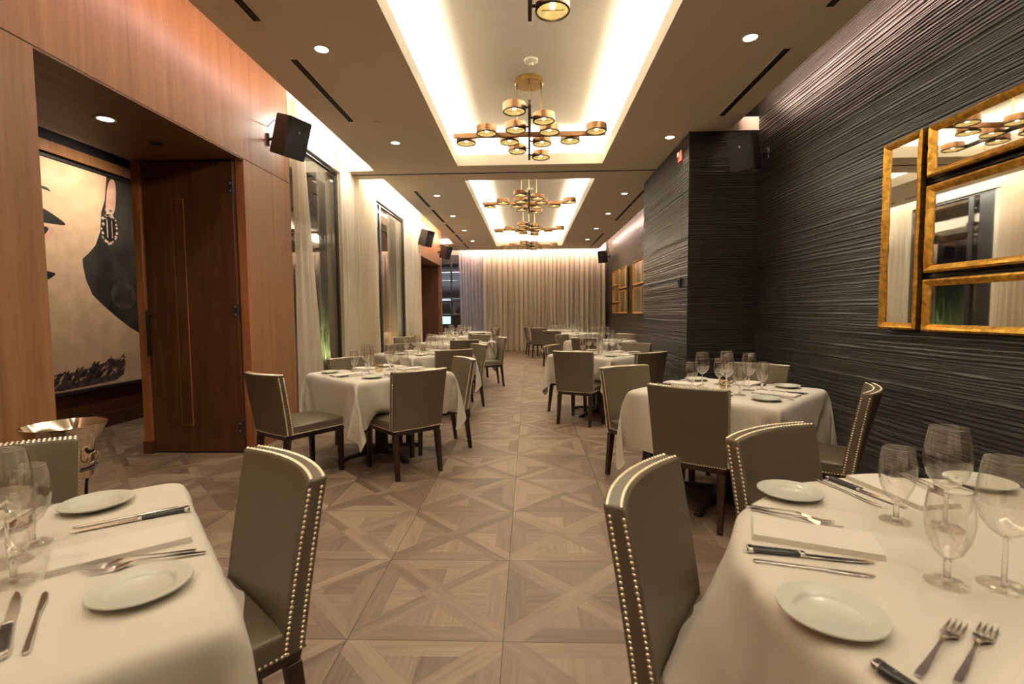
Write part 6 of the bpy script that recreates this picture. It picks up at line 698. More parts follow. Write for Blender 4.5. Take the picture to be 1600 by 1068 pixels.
for k in range(160):
    t = fr_.random(); cy0 = 4.95 + .95 * t; cz0 = .62 + .15 * t + fr_.uniform(-.09, .06) ; a = fr_.uniform(.2, 1.2); l_ = fr_.uniform(.03, .09); w_ = fr_.uniform(.006, .016)
    dx_, dz_ = math.cos(a) * l_, math.sin(a) * l_
    fan([(cy0 - dx_, max(.51, cz0 - dz_)), (cy0 + w_, max(.505, cz0 - w_)), (cy0 + dx_, max(.515, cz0 + dz_)), (cy0 - w_, max(.51, cz0 + w_))], .0045 + .00002 * k, fr_.choice(('paintfur', 'paintblk', 'paintfur', 'skin2', 'paintbg')))
rr = random.Random(5)
gem = [(5.70, 2.46), (5.80, 2.52), (5.88, 2.48), (5.88, 2.26), (5.78, 2.17), (5.68, 2.24)]
fan(gem, .0045, 'paintblk')
for i in range(len(gem)):
    a, b = gem[i], gem[(i + 1) % 6]
    for k in range(4):
        t = k / 4; c = (a[0] + t * (b[0] - a[0]) + rr.uniform(-.012, .012), a[1] + t * (b[1] - a[1]) + rr.uniform(-.012, .012)); r_ = rr.uniform(.012, .024)
        fan([(c[0] + r_ * math.cos(q * 1.047), c[1] + r_ * math.sin(q * 1.047)) for q in range(6)], .006, 'paintbead')
for k in range(14):
    c = (5.8 + rr.uniform(-.05, .05), 2.53 + rr.uniform(-.03, .05)); r_ = .014
    fan([(c[0] + r_ * math.cos(q * 1.047), c[1] + r_ * math.sin(q * 1.047)) for q in range(6)], .006, 'paintbead')
for (x0_, x1_, z0_, z1_) in ((5.75, 5.765, 2.25, 2.46), (5.82, 5.83, 2.25, 2.46)): fan([(x0_, z0_), (x1_, z0_), (x1_, z1_), (x0_, z1_)], .0055, 'paintbead')
arc = [(5.95 + .19 * math.cos(R(a)), 1.57 + .17 * math.sin(R(a))) for a in range(20, 380, 15)]
for k in range(len(arc)):
    a, c_ = arc[k], arc[(k + 1) % len(arc)]; w_ = .05 + .03 * math.sin(k * .9)
    fan([a, c_, (c_[0] + (5.95 - c_[0]) * w_ * 6, c_[1] + (1.57 - c_[1]) * w_ * 6), (a[0] + (5.95 - a[0]) * w_ * 6, a[1] + (1.57 - a[1]) * w_ * 6)], .0025, 'paintsmoke')
blob([(6.05, 1.42), (6.2, 1.30), (6.38, 1.32), (6.3, 1.20), (6.12, 1.28)], .0025, 'paintsmoke')
m.build('canvas', pt, smooth=False, fix=False)
m = MB()
for (a, b, c, d) in ((3.27, 6.45, .47, .50), (3.27, 6.45, 2.97, 3.0), (3.27, 3.30, .5, 2.97), (6.42, 6.45, .5, 2.97)): m.box(-.035, .02, a - 4.9, b - 4.9, c - .49, d - .49, 'paintblk')
m.build('frame', pt, bevel=.002)

# ------------------------------------------------------------------ windows of the left wall
def window(name, y0, y1, posts, x=-2.785):
    m = MB()
    m.box(x - .05, x + .02, y0, y1, 3.32, 3.36, 'black'); m.box(x - .05, x + .02, y0, y1, .10, .22, 'black')
    for (a, b) in posts: m.box(x - .05, x + .016, a, b, .1, 3.36, 'black')
    o = m.build(name, bevel=.004); struct(o)
    g = MB(); g.box(x - .004, x + .004, y0 + .02, y1 - .02, .2, 3.3, 'pane'); g.build('pane', o, smooth=False); return o
window('window_1', 5.5, 7.2, [(5.5, 5.6), (7.12, 7.2)])
window('window_2', 8.8, 11.0, [(8.8, 9.10), (9.22, 9.32), (10.88, 11.0)])
m = MB(); m.box(-3.9, -1.2, 16.98, 17.05, 3.0, 3.3, 'greywall'); m.box(-3.9, -1.2, 16.98, 17.05, .0, .12, 'black')
m.box(-1.25, -1.15, 16.97, 17.06, 0, 3.3, 'black'); m.box(-3.95, -3.85, 16.97, 17.06, 0, 3.3, 'black'); m.box(-2.68, -2.63, 16.97, 17.06, 0, 3.3, 'greywall')
m.box(-3.9, -1.2, 16.98, 17.05, 2.72, 2.76, 'badge')
o = struct(m.build('window_3', bevel=.004)); g = MB(); g.box(-3.86, -1.22, 17.0, 17.01, .1, 3.0, 'pane'); g.build('pane', o, smooth=False)

# ------------------------------------------------------------------ remaining shell
m = MB(); m.box(-1.2, 2.8, 17.0, 17.1, 0, H + .47, 'beige'); m.box(-3.95, -1.2, 17.0, 17.1, 3.3, H + .47, 'beige'); struct(m.build('wall_back', smooth=False))
m = MB(); m.box(-3.7, 2.8, -2.45, -2.3, 0, H + .47, 'beige'); struct(m.build('wall_front', smooth=False))
m = MB(); m.box(-4.0, -3.9, 15.1, 17.1, 0, H + .47, 'greywall'); m.box(-3.9, XL - .0, 15.1, 15.12, 0, H + .47, 'woodwall'); struct(m.build('wall_bay', smooth=False))

def ridged(mb, o, du, L, n, z0, z1, seed, nu=None):
    """wall skin of narrow irregular horizontal ridges; o origin, du unit dir along the wall, n outward normal"""
    rnd = random.Random(seed); zs = []; z = z0
    while z < z1:
        h = rnd.choice((.014, .018, .024, .030, .036)) * rnd.uniform(.7, 1.0); a = h * rnd.uniform(.26, .38)
        zs += [(z, 0), (z + h * .18, a), (z + h * .62, a * rnd.uniform(.6, 1)), (z + h * .78, .0)]; z += h
    nu = nu or max(2, int(L / .22)); vs = []; fs = []; nz = len(zs)
    for j, (z, d) in enumerate(zs):
        for i in range(nu + 1):
            u = L * i / nu; wv = .0022 * noise.noise(Vector((u * 1.3 + seed, z * 2.2, 0))) + .0016 * noise.noise(Vector((u * 5, z * 9, seed)))
            dd = d * (1 + .35 * noise.noise(Vector((u * 3, z * 40, seed * 2))))
            vs.append((o[0] + du[0] * u + n[0] * dd, o[1] + du[1] * u + n[1] * dd, min(z + wv * 1.6, z1)))
    for j in range(nz - 1):
        for i in range(nu):
            a = j * (nu + 1) + i; fs.append((a, a + 1, a + nu + 2, a + nu + 1))
    mb.add(vs, fs, 'ridge')
m = MB(); m.box(XR + .004, XR + .15, -2.3, 17.1, 0, H + .47, 'ridge')
ridged(m, (XR + .002, -2.3), (0, 1), 8.17, (-1, 0), .09, H + .4, 1)
ridged(m, (XR + .002, 8.12), (0, 1), 8.9, (-1, 0), .09, H + .4, 2, 24)
struct(m.build('wall_right', smooth=False, fix=False))
m = MB(); m.box(1.872, XR, 5.885, 8.11, 0, H, 'ridge')
ridged(m, (1.87, 5.875), (0, 1), 2.24, (-1, 0), .0, H - .012, 3); ridged(m, (1.87, 5.88), (1, 0), .78, (0, -1), .0, H - .012, 4)
m.box(1.862, 1.874, 5.872, 5.884, 0, H, 'ridge'); m.box(1.8665, 1.8725, 6.14, 6.146, 0, H, 'slot')
struct(m.build('wall_column', smooth=False, fix=False))
m = MB(); m.box(XR - .014, XR + .01, -2.3, 5.87, 0, .10, 'black'); m.box(XR - .014, XR + .01, 8.12, 17, 0, .10, 'black'); struct(m.build('baseboard_right', bevel=.003))

# outside the left windows: paving, a dark facade and tall grasses in a trough
m = MB(); m.box(-7.5, -2.95, 6.92, 16.9, -.02, .0, 'soil'); m.box(-7.6, -7.5, 6.9, 17, 0, 6, 'greywall'); struct(m.build('ground', smooth=False))
def trough(y0, y1, seed, label):
    e = empty('grass_planter', (-3.5, (y0 + y1) / 2, 0)); tag(e, label, 'planter', 'grass planters outside the windows'); yc = (y0 + y1) / 2
    b = MB(); L = (y1 - y0) / 2; b.box(-.22, .22, -L, L, 0, .42, 'black'); b.build('trough', e, bevel=.01)
    r = random.Random(seed); g = MB(); vs = []; fs = []
    for i in range(int(520 * L)):
        x = r.uniform(-.17, .17); y = r.uniform(-L + .03, L - .03); h = r.uniform(.9, 1.75); a = r.uniform(0, 6.28); ln = r.uniform(.05, .45); wd = r.uniform(.003, .006); pv = []
        for k in range(6):
            t = k / 5; cx_ = x + math.cos(a) * ln * t * t; cy_ = y + math.sin(a) * ln * t * t; w_ = wd * (1 - t * .9)
            pv.append((cx_ - math.sin(a) * w_, cy_ + math.cos(a) * w_, .4 + h * (t - .12 * t * t * ln * 3))); pv.append((cx_ + math.sin(a) * w_, cy_ - math.cos(a) * w_, .4 + h * (t - .12 * t * t * ln * 3)))
        o = len(vs); vs += pv; fs += [(o + 2 * k, o + 2 * k + 1, o + 2 * k + 3, o + 2 * k + 2) for k in range(5)]
    g.add(vs, fs, 'grass'); ob = g.build('grass', e, fix=False); ob['kind'] = 'stuff'
trough(7.1, 9.0, 1, 'black trough of tall green grasses outside the nearer left window')
trough(9.5, 11.3, 2, 'black trough of tall green grasses outside the farther left window')

# room seen past the far left corner: shelving with lit screens
e = empty('kitchen_shelving', (-3.3, 19.4, 0)); tag(e, 'steel kitchen shelving with bluish lights behind the far left window', 'shelving')
b = MB()
for z in (.55, 1.25, 1.85, 2.55): b.box(-.9, .9, -.25, .25, z, z + .03, 'badge')
b.build('shelf_board', e, bevel=.003)
for x in (-.88, .88):
    b = MB(); b.box(x - .02, x + .02, -.25, .25, 0, 2.9, 'badge'); b.build('upright', e, bevel=.003)
b = MB(); b.box(-.6, .35, -.24, -.2, 1.80, 1.845, 'shelflight'); b.build('light_bar', e, smooth=False)
b = MB(); b.box(-.6, .9, -.24, -.2, 2.88, 2.93, 'shelflight'); b.build('light_bar', e, smooth=False)
tv = empty('display_screen', (-3.28, 18.9, .58)); tag(tv, 'small bright blue screen glowing behind the far left window', 'screen')
b = MB(); b.box(-.3, .3, -.02, .02, .30, .62, 'black'); b.box(-.06, .06, -.03, .03, 0, .3, 'black'); b.build('housing', tv, bevel=.004)
b = MB(); b.box(-.28, .28, -.024, -.019, .32, .60, 'screen'); b.build('display', tv, smooth=False)
for i, (x, z, ww, hh) in enumerate(((-3.6, 1.28, .24, .34), (-3.25, 1.28, .28, .40), (-2.95, 1.28, .22, .26))):
    b = MB(); b.lathe([(0, 0), (ww / 2, 0), (ww / 2, hh * .85), (ww / 2 * .9, hh), (0, hh)], 'steel' if i != 1 else 'black', 20, (x, 19.35, z)); ob = b.build('stock_pot')
    tag(ob, ['steel pot at the left on the kitchen shelf beyond the far window', 'black pot in the middle of the kitchen shelf beyond the far window', 'small steel pot at the right on the kitchen shelf beyond the far window'][i], 'pot', 'pots on the kitchen shelf')
m = MB(); m.box(-5.2, -1.0, 20.0, 20.1, 0, 3.9, 'greywall'); m.box(-5.2, -5.1, 17.1, 20, 0, 3.9, 'greywall'); m.box(-1.1, -1.0, 17.1, 20, 0, 3.9, 'greywall'); m.box(-5.2, -1.0, 17.1, 20.1, 3.85, 3.9, 'greywall')
struct(m.build('wall_kitchen', smooth=False))

# ------------------------------------------------------------------ curtains
def curtain(label, mat, axis, c, a0, a1, b0, b1, amp, wl, seed, z0=.02, z1=3.72):
    """hangs along y (axis 'y', at x=c) or along x; a0..a1 span at the top, b0..b1 at the bottom"""
    r = random.Random(seed); n = int(abs(a1 - a0) / wl * 14) + 24; ph = [r.uniform(0, 6.28) for _ in range(3)]; K = abs(a1 - a0) / wl
    mb = MB()
    def fn(u, v):
        s = a0 + (a1 - a0) * u; sb = b0 + (b1 - b0) * u; t = 1 - v; e = t ** 1.4
        q = s * (1 - e) + sb * e
        th = 2 * math.pi * K * (u + .02 * math.sin(9 * u + ph[0])) + ph[1]
        d = amp * (math.sin(th) + .35 * math.sin(2.3 * th + ph[2])) * (.75 + .35 * t) + .008 * math.sin(5 * t + th)
        q += amp * .35 * math.cos(th)
        z = z0 + (z1 - z0) * v
        return (c + d, q, z) if axis == 'y' else (q, c + d, z)
    mb.grid(fn, n, 14, mat); o = mb.build('sheer_curtain', fix=False); return tag(o, label, 'curtain', 'sheer curtains of the dining room')
curtain('cream sheer curtain beside the wood panelling, nearest on the left wall', 'sheer', 'y', -2.615, 5.53, 5.80, 5.53, 6.30, .030, .13, 1)
curtain('wide cream sheer curtain between the two left windows', 'sheer', 'y', -2.615, 6.93, 8.55, 6.95, 8.62, .030, .15, 2)
curtain('cream sheer curtain at the far edge of the second left window', 'sheer', 'y', -2.60, 10.45, 11.9, 10.45, 11.9, .030, .14, 3)
curtain('long pleated cream curtain closing the far end of the room', 'sheer2', 'x', 16.74, -1.5, 2.60, -1.5, 2.60, .066, .155, 4)
curtain('thin greyish sheer curtain left of the long far curtain', 'sheer3', 'x', 16.80, -2.36, -1.42, -2.30, -1.42, .022, .11, 5)
# ------------------------------------------------------------------ chair
CH = dict(wr=.195, dr=.274, wf=.205, df=.245, wt=.242, bt=.319, th=.058, H=.867, zs=.388, wb=.222, db=.250)
def make_chair():
    c = empty('dining_chair')
    C_ = CH; bow = .045; z0, z1 = C_['zs'], C_['H']
    def wid(t): return C_['wb'] + (C_['wt'] - C_['wb']) * t
    def rear(t): return -(C_['db'] + (C_['bt'] - C_['db']) * (t ** 1.15))
    def bw(t): return bow * (.25 + .75 * t)
    def backpt(u, t, f):        # u -1..1 across, t 0..1 up, f 0 rear .. 1 front
        th = C_['th'] + .012 * (1 - t)
        y = rear(t) - bw(t) * (1 - u * u) + f * th
        return (u * wid(t), y, z0 + (z1 - z0) * t)
    NU, NT = 14, 10; v = []; f = []
    ring = [(-1 + 2 * i / NU, 0) for i in range(NU + 1)] + [(1 - 2 * i / NU, 1) for i in range(NU + 1)]
    n = len(ring)
    for j in range(NT + 1):
        t = j / NT
        for (u, k) in ring:
            puff = .006 * math.sin(math.pi * min(1, t)) * (1 - u ** 4) if k == 1 else 0
            p = backpt(u, t, k); v.append((p[0], p[1] + puff, p[2]))
    for j in range(NT):
        for i in range(n): f.append((j * n + i, j * n + (i + 1) % n, (j + 1) * n + (i + 1) % n, (j + 1) * n + i))
    for j, fl in ((0, True), (NT, False)):
        for i in range(NU):
            q = (j * n + i, j * n + i + 1, j * n + n - 2 - i, j * n + n - 1 - i); f.append(q if not fl else q[::-1])
    b = MB(); b.add(v, f, 'leather'); b.build('backrest', c, bevel=.008, seg=3, ang=50)
    # seat cushion, crowned, slightly tapered to the rear
    b = MB(); S0, S1 = -.20, .272; nu, nv = 12, 12
    def wseat(s): return .222 + .018 * s
    def top(u, s): return z0 + .070 + .022 * (1 - u ** 4) * (1 - (2 * s - 1) ** 4)
    v = []; f = []
    for j in range(nv + 1):
        s = j / nv
        for i in range(nu + 1):
            u = -1 + 2 * i / nu; v.append((u * wseat(s), S0 + (S1 - S0) * s + .008 * (1 - u * u) * s, top(u, s)))
    for j in range(nv):
        for i in range(nu): a = j * (nu + 1) + i; f.append((a, a + 1, a + nu + 2, a + nu + 1))
    per = [i for i in range(nu + 1)] + [j * (nu + 1) + nu for j in range(1, nv + 1)] + [nv * (nu + 1) + i for i in range(nu - 1, -1, -1)] + [j * (nu + 1) for j in range(nv - 1, 0, -1)]
    o = len(v); v += [(v[k][0], v[k][1], z0) for k in per]; np_ = len(per)
    for i in range(np_): f.append((per[(i + 1) % np_], per[i], o + i, o + (i + 1) % np_))
    f.append(tuple(range(o, o + np_)))
    b.add(v, f, 'leather'); b.build('seat', c, bevel=.010, seg=3, ang=50)
    # rail
    b = MB(); r0 = .214; b.hexa([(-r0 + .012, -.243, z0 - .036), (r0 - .012, -.243, z0 - .036), (.226, .262, z0 - .036), (-.226, .262, z0 - .036)],
                      [(-r0, -.247, z0 + .002), (r0, -.247, z0 + .002), (.228, .266, z0 + .002), (-.228, .266, z0 + .002)], 'legwood')
    b.build('seat_rail', c, bevel=.003)
    for sx in (-1, 1):
        for rr_ in (0, 1):
            b = MB()
            if rr_: tx, ty, bx, by = sx * .190, -.222, sx * C_['wr'], -C_['dr'] + .012
            else: tx, ty, bx, by = sx * .204, .238, sx * C_['wf'], C_['df']
            t_, q = .0225, .0155
            b.hexa([(bx - q, by - q, 0), (bx + q, by - q, 0), (bx + q, by + q, 0), (bx - q, by + q, 0)],
                   [(tx - t_, ty - t_, z0 - .034), (tx + t_, ty - t_, z0 - .034), (tx + t_, ty + t_, z0 - .034), (tx - t_, ty + t_, z0 - .034)], 'legwood')
            b.build('leg', c, bevel=.003)
    # nailheads
    b = MB()
    def nail(p, nrm, r=.0061):
        nrm = Vector(nrm).normalized(); a = nrm.orthogonal().normalized(); d = nrm.cross(a); p = Vector(p); vs = []
        for k in range(6):
            t = k * math.pi / 3; vs.append(p + r * (math.cos(t) * a + math.sin(t) * d))
        for k in range(6):
            t = k * math.pi / 3; vs.append(p + .62 * r * (math.cos(t) * a + math.sin(t) * d) + nrm * r * .48)
        vs.append(p + nrm * r * .68)
        fs = [(k, (k + 1) % 6, 6 + (k + 1) % 6, 6 + k) for k in range(6)] + [(6 + k, 6 + (k + 1) % 6, 12) for k in range(6)]
        b.add(vs, fs, 'nail')
    sp = .0142; NN = int((z1 - z0 - .012) / sp)
    def flush():
        nonlocal b
        b.build('nailhead_trim', c, fix=False); b = MB()
    for sx in (-1, 1):
        for fq in (.20, .80):
            for k in range(NN):
                p = backpt(sx, (.010 + k * sp) / (z1 - z0), fq); nail((p[0] + sx * .0004, p[1], p[2]), (sx, 0, 0))
            flush()
    NTp = int(2 * C_['wt'] / sp)
    for fq in (.20, .80):
        for k in range(NTp):
            p = backpt(-1 + (k + .6) * 2 / NTp, 1, fq); nail((p[0], p[1], p[2] + .0004), (0, 0, 1))
        flush()
    NR = int(2 * .21 / sp)
    for k in range(NR + 1):
        u = -1 + 2 * k / NR; p = backpt(u * .97, .012, 0); nail((p[0], p[1] - .0004, p[2]), (0, -1, 0), .0055)
    flush()
    NS = int((S1 + .19) / sp)
    for sx in (-1, 1):
        for k in range(NS):
            s = k / NS * .99; y = S0 + (S1 - S0) * s; nail((sx * (wseat(s) + .0004), y, z0 + .008), (sx, 0, 0), .0055)
        flush()
    for k in range(NR + 1):
        u = -1 + 2 * k / NR; nail((u * .232, S1 + .008 * (1 - u * u) + .0005, z0 + .008), (0, 1, 0), .0055)
    flush()
    return c
CHAIR = make_chair()
CHAIRS = [
 # x, y, facing (deg), label
 (-.96, 1.26, 139, 'foreground taupe leather chair on the left, right of the nearest left table'),
 (-1.67, 1.39, -137, 'taupe chair at the left edge of the frame, below the steel wine bucket'),
 (.57, 1.19, -121, 'largest foreground taupe chair, left of the big round table'),
 (1.07, 1.62, -148, 'taupe chair behind the round table, its top row of nailheads gleaming'),
 (-1.895, 3.956, -32.4, 'taupe chair by the brown door, its whole seat and side showing'),
 (-1.066, 4.098, 41.9, 'taupe chair seen from behind at the near aisle corner of the second left table'),
 (-.904, 4.776, 119.7, 'taupe chair on the aisle behind the second left table, facing the wall'),
 (-1.62, 4.85, -127, 'taupe chair between the first window and the second left table'),
 (-1.06, 6.28, 29, 'taupe chair at the near corner of the third left table, seen from behind'),
 (-.97, 6.90, 120, 'aisle chair of the third left table, side nailheads toward the camera'),
 (-1.70, 7.06, -127, 'window-side chair behind the glasses of the third left table'),
 (-1.17, 8.41, 21, 'chair at the near corner of the fourth left table, seen from behind'),
 (-.76, 8.85, 107, 'aisle chair standing alone by the hanging napkin of the fourth left table'),
 (-2.15, 9.15, -127, 'window-side chair at the second window, by the fourth left table'),
 (-1.15, 9.85, 147, 'far chair of the fourth left table, partly hidden by the cloth'),
 (-1.39, 11.2, 52, 'near chair of the fifth left table, only its top showing'),
 (1.116, 3.2, -36, 'large taupe chair seen from behind, front corner of the second right table'),
 (.93, 3.825, -151, 'aisle chair left of the second right table, facing the ridged wall'),
 (1.72, 3.06, 55, 'taupe chair against the ridged wall, edge-on beside the second right table'),
 (1.75, 4.00, 140, 'taupe chair in the corner by the pillar, behind the second right table'),
 (.632, 5.919, -26.5, 'taupe chair seen from behind at the third right table, all legs visible'),
 (1.18, 5.70, 36, 'dark-looking chair beside the pillar, near side of the third right table'),
 (1.34, 6.85, 142, 'far wall-side chair of the third right table, against the pillar'),
 (.58, 6.59, -114, 'aisle chair half hidden behind the third right table cloth'),
 (1.12, 8.80, -36, 'chair behind the glasses, near side of the fourth right table'),
 (.90, 9.70, -123, 'aisle chair of the fourth right table with nailheads on its edge'),
 (1.73, 9.85, 128, 'far wall-side chair of the fourth right table, under the far mirrors'),
 (.62, 12.2, -16, 'near chair of the fifth right table, seen from behind'),
 (.38, 14.45, -19, 'chair nearest the long far curtain, seen from behind on the aisle'),
 (.20, 15.15, -80, 'farthest chair on the aisle, edge showing before the long curtain'),
]
for (x, y, a, lab) in CHAIRS:
    place(CHAIR, (x, y, 0), R(a), lab, 'chair', 'nailhead dining chairs')

# ------------------------------------------------------------------ tables, bases and cloths (draped shapes stored as height samples)
def cloth_pts(key):
    n, d = CLOTH[key]; n1 = n + 1; N_ = n1 * n1 * 3
    out = [[[0, 0, 0] for _ in range(n1)] for _ in range(n1)]
    for k in range(3):
        for j in range(n1):
            for i in range(n1): out[j][i][k] = d[k * N_ // 3 + j * n1 + i] + (out[j - 1][i][k] if j else 0)
    for j in range(n1):
        for i in range(1, n1):
            for k in range(3): out[j][i][k] += out[j][i - 1][k]
    return n, out
def cloth_mesh(key):
    n, o = cloth_pts(key); me = bpy.data.meshes.new('tablecloth'); n1 = n + 1
    vs = [(p[0] * .002, p[1] * .002, p[2] * .002) for row in o for p in row]
    fs = [(j * n1 + i, j * n1 + i + 1, (j + 1) * n1 + i + 1, (j + 1) * n1 + i) for j in range(n) for i in range(n)]
    me.from_pydata(vs, [], fs); me.materials.append(MT['cloth']); me.polygons.foreach_set('use_smooth', [True] * len(fs)); return me
CM = {k: cloth_mesh(k) for k in CLOTH}
def make_base(rnd_top=False):
    t = empty('dining_table')
    b = MB()
    if rnd_top: b.lathe([(0, .735), (.672, .735), (.682, .742), (.682, .755), (.675, .761), (0, .761)], 'legwood', 48)
    else: b.box(-.465, .465, -.465, .465, .735, .760, 'legwood')
    b.build('tabletop', t, bevel=0 if rnd_top else .006)
    b = MB(); b.lathe([(0, .03), (.075, .03), (.075, .06), (.058, .10), (.055, .40), (.055, .62), (.07, .70), (.16, .715), (.16, .735), (0, .735)], 'iron', 24); b.build('column', t)
    for k in range(4):
        a = R(90 * k); c, s = math.cos(a), math.sin(a); b = MB(); L = .40 if not rnd_top else .46
        pts = []
        for (r, hw, z0, z1) in ((.04, .034, .02, .085), (.2, .026, .03, .066), (L - .06, .022, .022, .048), (L, .03, .0, .035), (L + .03, .022, .0, .028)):
            pts.append([(r, -hw, z0), (r, hw, z0), (r, hw * .7, z1), (r, -hw * .7, z1)])
        v = [(c * p[0] - s * p[1], s * p[0] + c * p[1], p[2]) for q in pts for p in q]; f = []
        for i in range(4):
            for j in range(4): f.append((i * 4 + j, i * 4 + (j + 1) % 4, (i + 1) * 4 + (j + 1) % 4, (i + 1) * 4 + j))
        f += [(3, 2, 1, 0), (16, 17, 18, 19)]
        b.add(v, f, 'iron'); b.build('base_foot', t, bevel=.004)
    return t
SQ = make_base(); RD = make_base(True)
TN = {'L0': 'nearest left table', 'L1': 'second left table', 'L2': 'third left table', 'L3': 'fourth left table', 'L4': 'fifth left table', 'L5': 'farthest left table',
      'R0': 'foreground round table', 'R1': 'second right table', 'R2': 'third right table', 'R3': 'fourth right table', 'R4': 'fifth right table', 'R5': 'farthest right table'}
WHERE = {'L0': 'cut by the left edge of the frame', 'L1': 'beside the brown door panel', 'L2': 'beside the wide sheer curtain', 'L3': 'beside the second window', 'L4': 'before the far doorway', 'L5': 'near the far left corner',
      'R0': 'at the lower right', 'R1': 'against the ridged wall', 'R2': 'left of the ridged pillar', 'R3': 'just past the ridged pillar', 'R4': 'under the far gold mirrors', 'R5': 'in front of the far curtain'}
TABLES = {  # centre, rotation of the cloth, cloth shape, quarter turn
 'L0': (-1.21, .89, -48.7, 'L0', 0), 'L1': (-1.39, 4.53, -43, 'L1', 0), 'L2': (-1.45, 6.72, -44, 'L1', 0), 'L3': (-1.40, 9.10, -44, 'R2', 1),
 'L4': (-1.75, 11.75, -44, 'R2', 2), 'L5': (-1.75, 13.9, -44, 'L1', 3),
 'R0': (1.15, .95, -50, 'R0', 0), 'R1': (1.37, 3.44, -44, 'R1', 0), 'R2': (.93, 6.42, -44, 'R2', 0), 'R3': (1.36, 9.40, -44, 'L1', 1),
 'R4': (1.15, 12.85, -44, 'R2', 3), 'R5': (.85, 15.1, -44, 'R1', 2)}
for k, (x, y, rz, ck, q) in TABLES.items():
    place(RD if k == 'R0' else SQ, (x, y, 0), R(rz + 45 + (45 if k == 'L1' else 0)) if k == 'R0' else R(rz), 'dining table on a black cross-shaped iron base, %s' % WHERE[k], 'table', 'dining tables under white cloths')
    o = bpy.data.objects.new('tablecloth', CM[ck]); COL.objects.link(o); o.location = (x, y, 0); o.rotation_euler = (0, 0, R(rz + 90 * q))
    md = o.modifiers.new('smooth', 'SUBSURF'); md.levels = 1; md.render_levels = 2
    tag(o, 'white cloth draped over the %s, %s' % (TN[k], WHERE[k]), 'tablecloth', 'white tablecloths')
# the square base feet point to the middles of the table sides, so turn nothing else

# ------------------------------------------------------------------ tableware prototypes
ZT = .7765
def make_plate():
    b = MB(); b.lathe([(0, .003), (.046, .003), (.048, .0), (.052, .0), (.056, .004), (.083, .0155), (.087, .0170), (.0865, .0195), (.083, .0190), (.0605, .0135), (.0570, .0125), (.0545, .0085), (.051, .0062), (0, .0058)], 'plate', 48)
    return b.build('bread_plate', ang=60)
def glass_prof(bowl, base_r, stem_r, th=.0011):
    # bowl: list of (r, z) outer from the stem up to the rim
    out = [(0, .0), (base_r, .0), (base_r, .0018), (base_r * .55, .0042), (stem_r * 1.6, .0075), (stem_r, .014)] + bowl
    inn = [(max(0, r - th), z) for (r, z) in reversed(bowl[1:])] + [(0, bowl[1][1] - .002)]
    return out[:7], out[6:] + inn
def make_wine():
    b = MB(); lo, up = glass_prof([(.0042, .095), (.010, .101), (.026, .112), (.040, .132), (.0475, .158), (.0485, .175), (.046, .205), (.0415, .235), (.0385, .252)], .041, .0042); b.lathe(lo[:5], 'glass_base', 32); b.lathe(lo[4:], 'glass_solid', 32); b.lathe(up, 'glass', 32); b.lathe([(.0385, .2515), (.0392, .2525), (.0385, .2535), (.0376, .2525), (.0385, .2515)], 'glass_solid', 32); return b.build('wine_glass', ang=60)
def make_goblet():
    b = MB(); lo, up = glass_prof([(.0060, .046), (.010, .052), (.024, .066), (.0355, .092), (.0405, .120), (.0405, .140), (.0375, .168), (.0340, .190)], .037, .0058); b.lathe(lo[:5], 'glass_base', 32); b.lathe(lo[4:], 'glass_solid', 32); b.lathe(up, 'glass', 32); b.lathe([(.0340, .1895), (.0347, .1905), (.0340, .1915), (.0331, .1905), (.0340, .1895)], 'glass_solid', 32); return b.build('water_goblet', ang=60)
def make_votive():
    b = MB(); b.lathe([(0, 0), (.026, 0), (.038, .018), (.041, .045), (.035, .070), (.033, .070), (.038, .045), (.035, .020), (.02, .006), (0, .006)], 'votive', 24); return b.build('votive_glass', ang=60)
def make_napkin():
    b = MB()
    for k, (w_, l_, z) in enumerate(((.062, .130, 0), (.0615, .1285, .0042), (.0610, .128, .0084))):
        def fn(u, v, z=z, w_=w_, l_=l_): return ((u * 2 - 1) * w_, (v * 2 - 1) * l_, z + .0040 + .0012 * math.sin(v * 5 + k) * (1 - abs(2 * u - 1)))
        o = len(b.v); b.grid(fn, 6, 12, 'napkin')
        n0 = 7 * 13; per = list(range(7)) + [j * 7 + 6 for j in range(1, 13)] + [12 * 7 + i for i in range(5, -1, -1)] + [j * 7 for j in range(11, 0, -1)]
        base = [(b.v[o + p][0] * 1.0, b.v[o + p][1], z) for p in per]; vs = [b.v[o + p] for p in per] + base; m_ = len(per)
        b.add(vs, [(i, m_ + i, m_ + (i + 1) % m_, (i + 1) % m_) for i in range(m_)], 'napkin')
    return b.build('folded_napkin', ang=50)
def outline(pts): return pts + [(-x, y) for x, y in reversed(pts) if abs(x) > 1e-6]
def make_steak():
    e = empty('steak_knife')
    b = MB(); b.poly([(.007, -.010), (.0095, .03), (.0085, .09), (.004, .118), (-.002, .128), (-.0055, .10), (-.0065, .03), (-.0065, -.010)], .0032, .0052, 'steel'); b.build('blade', e, bevel=.0006)
    b = MB(); b.poly(outline([(.0085, -.118), (.0108, -.112), (.0095, -.08), (.0085, -.04), (.0078, -.020)]), .0008, .0118, 'blackplastic'); b.build('handle', e, bevel=.003, seg=3)
    b = MB(); b.poly(outline([(.0090, -.0205), (.0090, -.008)]), .0008, .0116, 'steel'); b.build('bolster', e, bevel=.003)
    b = MB(); b.poly(outline([(.0092, -.127), (.0112, -.121), (.0110, -.1125)]), .0006, .0124, 'steel'); b.build('pommel', e, bevel=.003)
    for y in (-.095, -.066, -.038):
        b = MB(); b.lathe([(0, .0), (.0026, 0), (.0026, .0008), (0, .001)], 'steel', 12, (0, y, .0117)); b.build('rivet', e)
    return e
